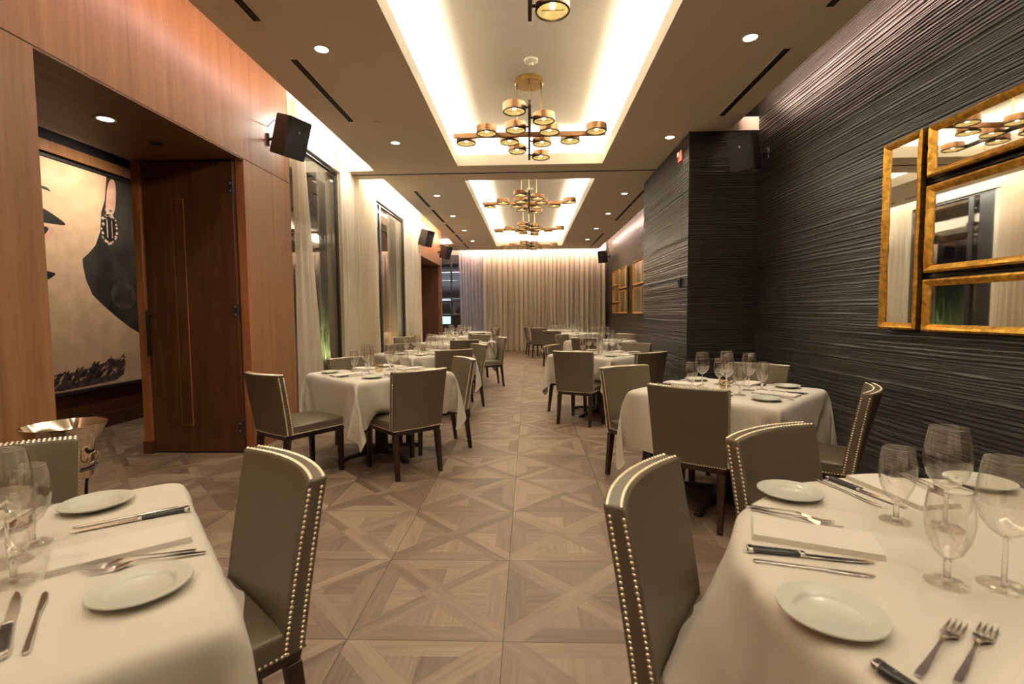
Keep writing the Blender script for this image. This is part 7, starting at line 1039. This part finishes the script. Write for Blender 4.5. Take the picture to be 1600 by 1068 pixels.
def make_butter():
    b = MB(); b.poly([(.0035, -.115), (.0052, -.110), (.0045, -.05), (.0035, .02), (.0060, .030), (.0085, .07), (.0065, .10), (.001, .112), (-.0040, .10), (-.0040, .03), (-.0035, .02), (-.0045, -.05), (-.0052, -.110), (-.0035, -.115)], .0005, .0048, 'steel')
    return b.build('butter_knife', bevel=.0014, seg=2)
def make_fork():
    b = MB(); prof = [(-.105, .0048, .0014), (-.09, .0055, .0020), (-.05, .0040, .0045), (-.01, .0026, .0085), (.02, .0028, .0110), (.038, .0075, .0080), (.050, .0125, .0045), (.060, .0130, .0028)]
    v = []; f = []
    for (y, w_, z) in prof: v += [(-w_, y, z), (w_, y, z), (w_, y, z + .0024), (-w_, y, z + .0024)]
    for i in range(len(prof) - 1):
        for j in range(4): f.append((i * 4 + j, i * 4 + (j + 1) % 4, (i + 1) * 4 + (j + 1) % 4, (i + 1) * 4 + j))
    f += [(3, 2, 1, 0), tuple(range(len(v) - 4, len(v)))]
    b.add(v, f, 'steel')
    for k in range(4):
        x = -.0108 + k * .0072; v = []; f = []
        for (y, w_, z) in ((.058, .0022, .0030), (.080, .0019, .0016), (.098, .0016, .0034), (.108, .0007, .0060)): v += [(x - w_, y, z), (x + w_, y, z), (x + w_, y, z + .0020), (x - w_, y, z + .0020)]
        for i in range(3):
            for j in range(4): f.append((i * 4 + j, i * 4 + (j + 1) % 4, (i + 1) * 4 + (j + 1) % 4, (i + 1) * 4 + j))
        f += [(3, 2, 1, 0), (12, 13, 14, 15)]; b.add(v, f, 'steel')
    return b.build('dinner_fork', bevel=.0006)
PLATE, WINE, GOB, VOT, NAP, STK, BUT, FRK = make_plate(), make_wine(), make_goblet(), make_votive(), make_napkin(), make_steak(), make_butter(), make_fork()
SEATN = {'s': 'near', 'e': 'aisle-side', 'n': 'far', 'w': 'wall-side'}
rj = random.Random(11)
def setting(k, cx_, cy_, deg, edge, where, level, plate=True, glasses=True, top=True, skip=(), gpos=None, fpos=None, kpos=None):
    """level 2: full cover, 1: plate, napkin, glasses, 0: glasses and plate"""
    d = Vector((math.cos(R(deg)), math.sin(R(deg)))); f = -d; r = Vector((f.y, -f.x)); face = math.atan2(f.y, f.x) - math.pi / 2
    def at(rad, rt, z=ZT): p = d * rad + r * rt; return (cx_ + p.x, cy_ + p.y, z)
    J = lambda s: rj.uniform(-s, s)
    T = '%s of the %s' % (where, TN[k])
    if plate and 'plate' not in skip:
        q = at(edge - .14, -.275 if edge < .6 else -.30)
        place(PLATE, q, 0, 'small white bread plate, %s' % T, 'plate', 'white bread plates')
    if top and level >= 1 and 'napkin' not in skip:
        place(NAP, at(edge - .165 + J(.005), -.015 + J(.006)), face + J(.05), 'folded white napkin, %s' % T, 'napkin', 'folded white napkins')
    if top and level >= 2:
        sk, bk, ka = kpos or (at(edge - .155 + J(.008), .092 + J(.004)), at(edge - .145 + J(.008), .145 + J(.004)), .16)
        place(STK, sk, face + ka + J(.04), 'black-handled steak knife, %s' % T, 'knife', 'black-handled steak knives')
        place(BUT, bk, face + ka - .05 + J(.03), 'slim steel butter knife, %s' % T, 'knife', 'steel butter knives')
        a = J(.05)
        p1, p2, fa = fpos or (at(edge - .135, -.118), at(edge - .120, -.146), None)
        place(FRK, p1, face - .28 + a if fa is None else fa, 'inner steel fork, %s' % T, 'fork', 'steel forks')
        place(FRK, p2, face - .24 + a + J(.03) if fa is None else fa + .02, 'outer steel fork, %s' % T, 'fork', 'steel forks')
    if glasses:
        gr = .355 if edge > .6 else .155
        ga, gb, wa, wb = gpos or (gr + .03 + J(.01), .145 + J(.015), gr - .02 + J(.01), .055 + J(.015))
        if 'goblet' not in skip: place(GOB, at(ga, gb), J(3), 'short-stemmed water goblet, %s' % T, 'glass', 'water goblets')
        if 'wine' not in skip: place(WINE, at(wa, wb), J(3), 'tall wine glass, %s' % T, 'glass', 'tall wine glasses')
for k, (x, y, rz, ck, q) in TABLES.items():
    if k == 'R0': continue
    side = {'L': {-45: 'near aisle-side corner', 45: 'far aisle-side corner', 135: 'far wall-side corner', -135: 'near wall-side corner'},
            'R': {-45: 'near wall-side corner', 45: 'far wall-side corner', 135: 'far aisle-side corner', -135: 'near aisle-side corner'}}[k[0]]
    lv = {'L0': 2, 'L1': 2, 'L2': 2, 'R1': 2, 'R2': 2, 'L3': 1, 'R3': 1}.get(k, 0)
    for dg, nm in side.items():
        if k == 'L0' and dg == -135: continue
        setting(k, x, y, dg + (rz + 45), .49, nm, lv, kpos={45: ((-1.21 + .751 * .35 - .66 * .155, .89 + .66 * .35 + .751 * .155, ZT), (-1.21 + .751 * .34 - .66 * .192, .89 + .66 * .34 + .751 * .192, ZT), -.03),
                      -45: ((-.925, .812, ZT), (-.885, .822, ZT), .02)}.get(dg) if k == 'L0' else None, gpos={45: (.16, .15, .13, .06), -45: (.06, .15, .10, .05)}.get(dg) if k == 'L0' else None)
    if k != 'L0': place(VOT, (x - .01, y + .01, ZT), 0, 'frosted votive glass in the middle of the %s' % TN[k], 'votive', 'frosted votive glasses')
for dg, nm in ((157, 'left side'), (97, 'far left side'), (217, 'near left side'), (37, 'far right side')):
    setting('R0', 1.15, .95, dg, .69, nm, 2, gpos={157: (.309, .104, .213, .074), 97: (.343, .169, .293, .085)}.get(dg),
            fpos=((.654, .780, ZT), (.699, .770, ZT), R(37.3) - math.pi / 2) if dg == 217 else None)
place(STK, (.566, .620, ZT + .001), R(-159.6), 'black riveted knife handle at the bottom edge of the foreground round table', 'knife', 'black-handled steak knives')
# ------------------------------------------------------------------ chandeliers
def make_chandelier():
    e = empty('chandelier'); ZB = -.57          # origin at the raised ceiling (z 3.80); bars at z 3.23
    b = MB(); b.lathe([(0, 0), (.15, 0), (.152, -.01), (.152, -.05), (.146, -.056), (0, -.056)], 'brass', 40); b.build('canopy', e)
    for ax in (0, 1):
        b = MB(); h = .82
        if ax == 0: b.box(-h, h, -.016, .016, ZB - .026, ZB + .026, 'bronze')
        else: b.box(-.014, .014, -h, -.02, ZB - .024, ZB + .024, 'darkbronze'); b.box(-.014, .014, .02, h, ZB - .024, ZB + .024, 'darkbronze')
        b.build('bar', e, bevel=.003)
    for (x, y) in ((-.13, 0), (.13, 0), (0, -.13), (0, .13)):
        b = MB(); b.tube([(x, y, -.056), (x, y, ZB + .02)], .0045, 'brass', 8); b.tube([(x, y, -.10), (x, y, -.056)], .007, 'darkbronze', 8); b.build('rod', e)
    def drum(x, y, ox, oy):
        b = MB(); r = .108
        b.lathe([(0, .035), (r, .035), (r, -.033), (r - .004, -.037), (r - .009, -.034), (r - .009, .029), (0, .029)], 'bronze', 36)
        b.lathe([(r + .0015, -.036), (r + .0015, -.028), (r - .010, -.030), (r - .010, -.040), (r - .002, -.040), (r + .0015, -.036)], 'darkbronze', 36)
        dx, dy = (ox - x), (oy - y); L = math.hypot(dx, dy); ux, uy = dx / L, dy / L
        b.tube([(ux * (r - .002), uy * (r - .002), 0), (ux * (L - .012), uy * (L - .012), 0)], .010, 'darkbronze', 8)
        d = b.build('drum_shade', e, loc=(x, y, ZB + .002))
        b = MB(); b.lathe([(0, .022), (.035, .018), (.070, .002), (.0985, -.026), (.0985, -.029), (.068, -.002), (.03, .010), (0, .012)], 'goldin', 32); b.build('reflector', d)
        b = MB(); b.lathe([(0, .012), (.012, .010), (.018, -.004), (.014, -.018), (0, -.024)], 'bulb', 16); b.build('bulb', d)
        b = MB(); b.box(-.07, .07, -.004, .004, -.030, -.027, 'brass'); b.build('lamp_bridge', d, bevel=.001)
    for x, s in ((-.70, 1), (-.45, -1), (-.22, 1), (.21, -1), (.45, 1), (.70, -1)): drum(x, s * .142, x, 0)
    for y, s in ((-.70, -1), (-.45, 1), (-.22, -1), (.21, 1), (.45, -1), (.70, 1)): drum(s * .142, y, 0, y)
    return e
CHN = make_chandelier()
ORD = ['cross-shaped brass chandelier cut by the top edge of the frame', 'fully visible brass chandelier hanging in the near ceiling cove', 'first brass chandelier of the far ceiling cove, largest of its three',
       'middle brass chandelier of the three in the far ceiling cove', 'farthest brass chandelier, in front of the long curtain']
for i, y in enumerate((2.51, 5.44, 8.77, 11.53, 14.3)):
    place(CHN, (.02, y, H + .42), 0, ORD[i], 'chandelier', 'brass chandeliers over the aisle')

# ------------------------------------------------------------------ ceiling fittings
def make_downlight():
    e = empty('downlight')
    b = MB(); b.lathe([(.050, .0), (.066, .0), (.068, -.003), (.064, -.006), (.052, -.005), (.048, .0), (.046, .02), (.050, .02)], 'white', 28); b.build('trim_ring', e)
    b = MB(); b.lathe([(0, .001), (.048, .001), (.048, -.002), (0, -.002)], 'lens', 24); b.build('lens', e, smooth=False)
    return e
DLT = make_downlight()
def nth(i): return ['nearest', 'second', 'third', 'fourth', 'fifth', 'farthest'][i]
vis = {(-1.6, 3.92): 'round ceiling downlight, the nearest on the left', (-1.6, 6.05): 'round ceiling downlight on the left before the ceiling seam', (-1.6, 8.76): 'first left downlight past the ceiling seam',
       (-1.6, 10.6): 'second left downlight past the ceiling seam', (-1.6, 12.45): 'third left downlight past the ceiling seam', (-1.6, 14.3): 'farthest left downlight, near the end of the vents',
       (1.69, 3.92): 'round ceiling downlight, the nearest on the right', (1.69, 6.05): 'round ceiling downlight beside the top of the pillar', (1.69, 8.83): 'first right downlight past the ceiling seam',
       (1.69, 10.6): 'second right downlight past the ceiling seam', (1.69, 12.45): 'third right downlight past the ceiling seam', (1.69, 14.3): 'farthest right downlight, near the long curtain',
       (-1.6, 2.0): 'left ceiling downlight nearer than the frame edge', (1.69, 2.0): 'right ceiling downlight nearer than the frame edge', (-1.6, .1): 'left ceiling downlight right above the camera', (1.69, .1): 'right ceiling downlight right above the camera'}
for (x, y) in DL: place(DLT, (x, y, H - .0), 0, vis[(x, y)], 'light', 'recessed downlights')
place(DLT, (-3.09, 3.6, 2.760), 0, 'recessed downlight in the dark soffit of the left doorway', 'light', 'recessed downlights')
def disc(name, loc, r, hh, mat, label, cat, extra=None):
    b = MB(); b.lathe([(0, 0), (r, 0), (r * .98, -hh * .6), (r * .7, -hh), (0, -hh)], mat, 28); o = b.build(name, loc=loc); tag(o, label, cat)
    if extra:
        b = MB(); b.lathe([(0, -hh), (r * .35, -hh), (r * .28, -hh * 1.9), (0, -hh * 1.9)], extra, 16); b.build('sensor_eye', o)
    return o
disc('smoke_detector', (.04, 5.02, H + .42), .07, .03, 'white', 'white round detector on the raised ceiling above the near chandelier', 'detector', 'white')
disc('smoke_detector', (.04, 10.1, H + .42), .07, .03, 'white', 'white round detector inside the far ceiling cove', 'detector', 'white')
disc('speaker_rose', (-.05, 3.45, H + .42), .085, .012, 'white', 'round ceiling plate with a dark centre behind the topmost chandelier', 'ceiling plate', 'black')
disc('cover_plate', (-1.62, 5.42, H), .045, .006, 'paint', 'small round cover plate on the left ceiling board', 'cover plate')
disc('cover_plate', (2.05, 6.0 - .35, H), .04, .006, 'paint', 'small round cover plate on the right ceiling board by the pillar', 'cover plate')
disc('cover_plate', (.0, 7.28, H), .085, .010, 'white', 'round white cover plate at the ceiling seam between the coves', 'cover plate')
disc('soffit_sensor', (-3.11, 4.13, 2.760), .05, .012, 'slot', 'small black sensor in the dark doorway soffit', 'sensor')
def vent(x, y0, y1, label):
    e = empty('ceiling_vent', (x, (y0 + y1) / 2, H)); L = (y1 - y0) / 2; tag(e, label, 'vent', 'linear ceiling vents')
    b = MB(); b.box(-.045, .045, -L - .015, -L, -.004, .001, 'paint'); b.box(-.045, .045, L, L + .015, -.004, .001, 'paint'); b.box(-.045, -.028, -L, L, -.004, .001, 'paint'); b.box(.028, .045, -L, L, -.004, .001, 'paint'); b.build('frame', e, bevel=.001)
    b = MB(); b.box(-.028, .028, -L, L, -.0025, .0005, 'slot'); b.build('slot', e, smooth=False)
    b = MB(); b.box(-.003, .003, -L, L, -.0045, -.0020, 'black'); b.build('blade', e, smooth=False)
for a in ((-1.89, 4.06, 5.37, 'black linear ceiling vent on the left, above the near speaker'), (-1.89, 2.3, 3.53, 'black linear ceiling vent cut by the top edge on the left'),
          (2.055, 4.09, 5.43, 'black linear ceiling vent on the right, nearest the pillar'), (2.06, 2.3, 3.56, 'black linear ceiling vent cut by the top edge on the right'),
          (-1.91, 8.42, 9.68, 'first left linear vent past the ceiling seam'), (-1.91, 9.92, 11.3, 'second left linear vent past the ceiling seam'), (-1.91, 11.55, 12.85, 'third left linear vent past the ceiling seam'),
          (-1.91, 13.06, 14.45, 'fourth left linear vent past the ceiling seam'), (-1.91, 14.62, 15.9, 'fifth left linear vent, nearest the far curtain'),
          (1.985, 8.45, 11.38, 'first right linear vent past the pillar'), (1.985, 13.2, 16.0, 'second right linear vent, nearest the far curtain')): vent(*a)

# ------------------------------------------------------------------ wall speakers
def make_speaker():
    e = empty('wall_speaker')          # origin at the body's centre, front faces -y
    b = MB(); w_, d_, h_ = .135, .12, .19
    b.hexa([(-w_, -d_, -h_), (w_, -d_, -h_), (w_ * .72, d_, -h_), (-w_ * .72, d_, -h_)], [(-w_, -d_, h_), (w_, -d_, h_), (w_ * .72, d_, h_), (-w_ * .72, d_, h_)], 'speaker'); b.build('cabinet', e, bevel=.014, seg=3)
    b = MB(); b.box(-w_ + .008, w_ - .008, -d_ - .006, -d_ + .002, -h_ + .008, h_ - .008, 'grille'); b.build('grille', e, bevel=.005)
    b = MB(); b.box(-.010, .010, -d_ - .009, -d_ - .005, .055, .075, 'badge'); b.build('badge', e, bevel=.001)
    return e
SPK = make_speaker()
def speaker(loc, yaw, tilt, wall, label):
    o = place(SPK, loc, 0, label, 'speaker', 'black wall speakers'); o.rotation_euler = (R(tilt), 0, R(yaw))
    b = MB(); mw = o.matrix_basis.to_3x3() if False else None
    from mathutils import Euler
    Rm = Euler((R(tilt), 0, R(yaw))).to_matrix(); inv = Rm.transposed()
    back = Rm @ Vector((0, .118, 0)); wp = Vector(wall) - Vector(loc)
    a = inv @ back; c = inv @ wp; mid = inv @ (wp * .5 + back * .5 + Vector((0, 0, -.01)))
    b.tube([a, mid, c], .014, 'black', 8)
    q = inv @ (wp + Vector((0, 0, -.06))); p2 = inv @ (wp + Vector((0, 0, .06))); b.tube([q, p2], .022, 'black', 8)
    b.build('bracket', o)
    b = MB(); s = inv @ (back + Vector((0, 0, .10))); t = inv @ (wp + Vector((0, 0, .13))); mm = inv @ (wp * .5 + back * .5 + Vector((0, 0, .17)))
    b.tube([s, s.lerp(mm, .6) + inv @ Vector((0, 0, .01)), mm, mm.lerp(t, .6), t], .004, 'black', 6); b.build('cable', o)
    return o
speaker((-2.36, 4.92, 3.07), 66, 20, (-2.65, 5.06, 3.10), 'black wall speaker on the wood panelling above the doorway')
speaker((-2.40, 11.62, 3.08), 64, 18, (-2.64, 12.08, 3.10), 'black wall speaker at the start of the far wood panelling')
speaker((-2.40, 14.35, 3.08), 64, 18, (-2.65, 14.60, 3.10), 'black wall speaker beside the far left corner')
speaker((2.33, 5.45, 3.00), -52, 14, (2.645, 5.62, 3.04), 'black wall speaker in the angle between pillar and ridged wall')
speaker((2.40, 16.05, 3.08), -28, 14, (2.645, 16.2, 3.10), 'black wall speaker at the far right corner by the curtain')

# ------------------------------------------------------------------ mirrors
def wall_mirror(y0, y1, z0, z1, label, fr=.045):
    e = empty('wall_mirror', (XR - .035, (y0 + y1) / 2, z0)); tag(e, label, 'mirror', 'gold-framed mirrors'); L = (y1 - y0) / 2; hh = z1 - z0
    b = MB()
    prof = [(0, 0), (0, -.034), (.012, -.044), (.028, -.038), (fr, -.018), (fr, 0)]
    corners = [(-L, 0, 1, 1), (L, 0, -1, 1), (L, hh, -1, -1), (-L, hh, 1, -1)]; v = []; f = []
    for (cy_, cz_, sy, sz) in corners:
        for (w_, d_) in prof: v.append((d_, cy_ + sy * w_, cz_ + sz * w_))
    n = len(prof)
    # subdivide each side for a hammered outline
    V = []; F = []; K = 14; rng = random.Random(int(y0 * 100) + int(z0 * 10)); rings = []
    for s in range(4):
        A = corners[s]; B = corners[(s + 1) % 4]
        for k in range(K):
            t = k / K
            for q, (w_, d_) in enumerate(prof):
                a = (d_, A[0] + A[2] * w_, A[1] + A[3] * w_); c = (d_, B[0] + B[2] * w_, B[1] + B[3] * w_)
                j = 0 if (k == 0 or q in (0, n - 1)) else rng.uniform(-.0035, .0035)
                V.append(tuple(a[i] + t * (c[i] - a[i]) + (j if i == 0 else 0) for i in range(3)))
    tot = 4 * K
    for i in range(tot):
        for q in range(n): F.append((i * n + q, i * n + (q + 1) % n, ((i + 1) % tot) * n + (q + 1) % n, ((i + 1) % tot) * n + q))
    b.add(V, F, 'gold'); b.build('frame', e, ang=30)
    b = MB(); b.box(-.016, -.002, -L + fr - .004, L - fr + .004, fr - .004, hh - fr + .004, 'mirror'); b.build('mirror_glass', e, smooth=False)
    b = MB(); b.box(.0, .030, -L + .03, L - .03, .03, hh - .03, 'black'); b.build('backing', e, smooth=False)
wall_mirror(3.385, 3.735, 1.18, 2.495, 'tall narrow gold-framed mirror, leftmost of the near group')
wall_mirror(2.30, 3.335, 2.165, 2.490, 'wide gold-framed mirror, topmost of the near group')
wall_mirror(2.30, 3.335, 1.555, 2.110, 'wide gold-framed mirror, middle of the near group')
wall_mirror(2.30, 3.335, 1.175, 1.510, 'wide gold-framed mirror, bottom of the near group')
for a in ((14.25, 15.3, 2.06, 2.53, 'top left mirror of the far gold-framed group'), (14.25, 15.3, 1.58, 2.01, 'middle left mirror of the far gold-framed group'), (14.25, 15.3, 1.26, 1.53, 'bottom left mirror of the far gold-framed group'),
          (13.15, 14.2, 1.95, 2.53, 'top right mirror of the far gold-framed group'), (13.15, 14.2, 1.26, 1.90, 'bottom right mirror of the far gold-framed group'),
          (11.2, 12.35, 1.95, 2.53, 'upper gold-framed mirror half hidden by the pillar'), (11.2, 12.35, 1.26, 1.90, 'lower gold-framed mirror half hidden by the pillar')): wall_mirror(*a)

# ------------------------------------------------------------------ small wall devices on the pillar
e = empty('fire_alarm', (1.858, 6.15, 3.18)); tag(e, 'small red fire alarm high on the ridged pillar', 'alarm')
b = MB(); b.box(-.028, .0, -.055, .055, -.065, .065, 'red'); b.build('housing', e, bevel=.006)
b = MB(); b.box(-.050, -.028, -.022, .022, -.01, .045, 'badge'); b.build('strobe', e, bevel=.005)
e = empty('wall_control', (1.858, 6.10, 1.66)); tag(e, 'small black control box on the side of the ridged pillar', 'control box')
b = MB(); b.box(-.03, .0, -.04, .04, -.055, .055, 'black'); b.build('housing', e, bevel=.004)
b = MB(); b.box(-.034, -.029, -.02, .02, -.02, .03, 'grille'); b.build('faceplate', e, bevel=.002)

# ------------------------------------------------------------------ wine buckets on stands
def bucket(loc, label, s=1.0):
    e = empty('wine_bucket', loc); tag(e, label, 'wine bucket', 'steel wine buckets on stands'); Z = .62
    b = MB(); b.lathe([(0, Z), (.078, Z), (.088, Z + .01), (.096, Z + .09), (.108, Z + .16), (.135, Z + .215), (.146, Z + .232), (.148, Z + .238), (.143, Z + .238), (.130, Z + .215), (.103, Z + .16), (.091, Z + .09), (.083, Z + .014), (0, Z + .012)], 'bucket', 48); b.build('bucket', e)
    for sgn in (-1, 1):
        b = MB(); b.tube([(sgn * .100, 0, Z + .12), (sgn * .118, 0, Z + .12)], .010, 'black', 10)
        b.tube([(sgn * (.118 + .012 * math.sin(a)), .028 * math.cos(a), Z + .095 + .026 * math.sin(a * 1.0)) for a in [i * math.pi / 6 for i in range(13)]], .0035, 'bucket', 8); b.build('handle', e)
    b = MB(); b.tube([(.102 * math.cos(i * math.pi / 12), .102 * math.sin(i * math.pi / 12), Z + .045) for i in range(25)], .005, 'black', 8)
    b.build('ring', e)
    for k in range(3):
        a = R(90 + 120 * k); c, s_ = math.cos(a), math.sin(a); b = MB()
        b.tube([(.102 * c, .102 * s_, Z + .045), (.085 * c, .085 * s_, Z - .06), (.06 * c, .06 * s_, .3), (.10 * c, .10 * s_, .08), (.15 * c, .15 * s_, .005)], .006, 'black', 8); b.build('leg', e)
    return e
bucket((-1.99, 2.02, 0), 'polished steel wine bucket beside the doorway, at the left edge')
bucket((-.98, 14.6, 0), 'small steel wine bucket on a stand before the far curtain')

# napkin hanging over the aisle corner of the fourth left table
m = MB()
def fn(u, v):
    t = v * .42; drop = max(0, t - .12); fl = min(t, .12)
    x = -.74 + fl * .75 + .05 * math.sin(3 * v) * (1 if drop else 0) * .6; y = 9.10 - .05 + (u - .5) * (.30 - .12 * v) + .03 * math.sin(6 * u + 3 * v)
    return (x + drop * .10 + .02 * math.sin(9 * u) * min(1, drop * 8), y, .784 - drop + .012 * math.sin(7 * u) * (1 - min(1, drop * 6)))
m.grid(fn, 16, 18, 'napkin'); o = m.build('draped_napkin', solid=.003, fix=False); tag(o, 'crumpled white napkin hanging off the aisle end of the fourth left table', 'napkin')
# small dark sign on the fifth left table
m = MB(); m.add([(-.06, -.04, 0), (.06, -.04, 0), (.06, .04, 0), (-.06, .04, 0), (0, 0, .12)], [(0, 1, 4), (1, 2, 4), (2, 3, 4), (3, 0, 4), (3, 2, 1, 0)], 'slot')
o = m.build('folded_napkin', loc=(-1.62, 11.75, ZT), smooth=False); tag(o, 'small dark pyramid-folded napkin standing on the fifth left table', 'napkin')
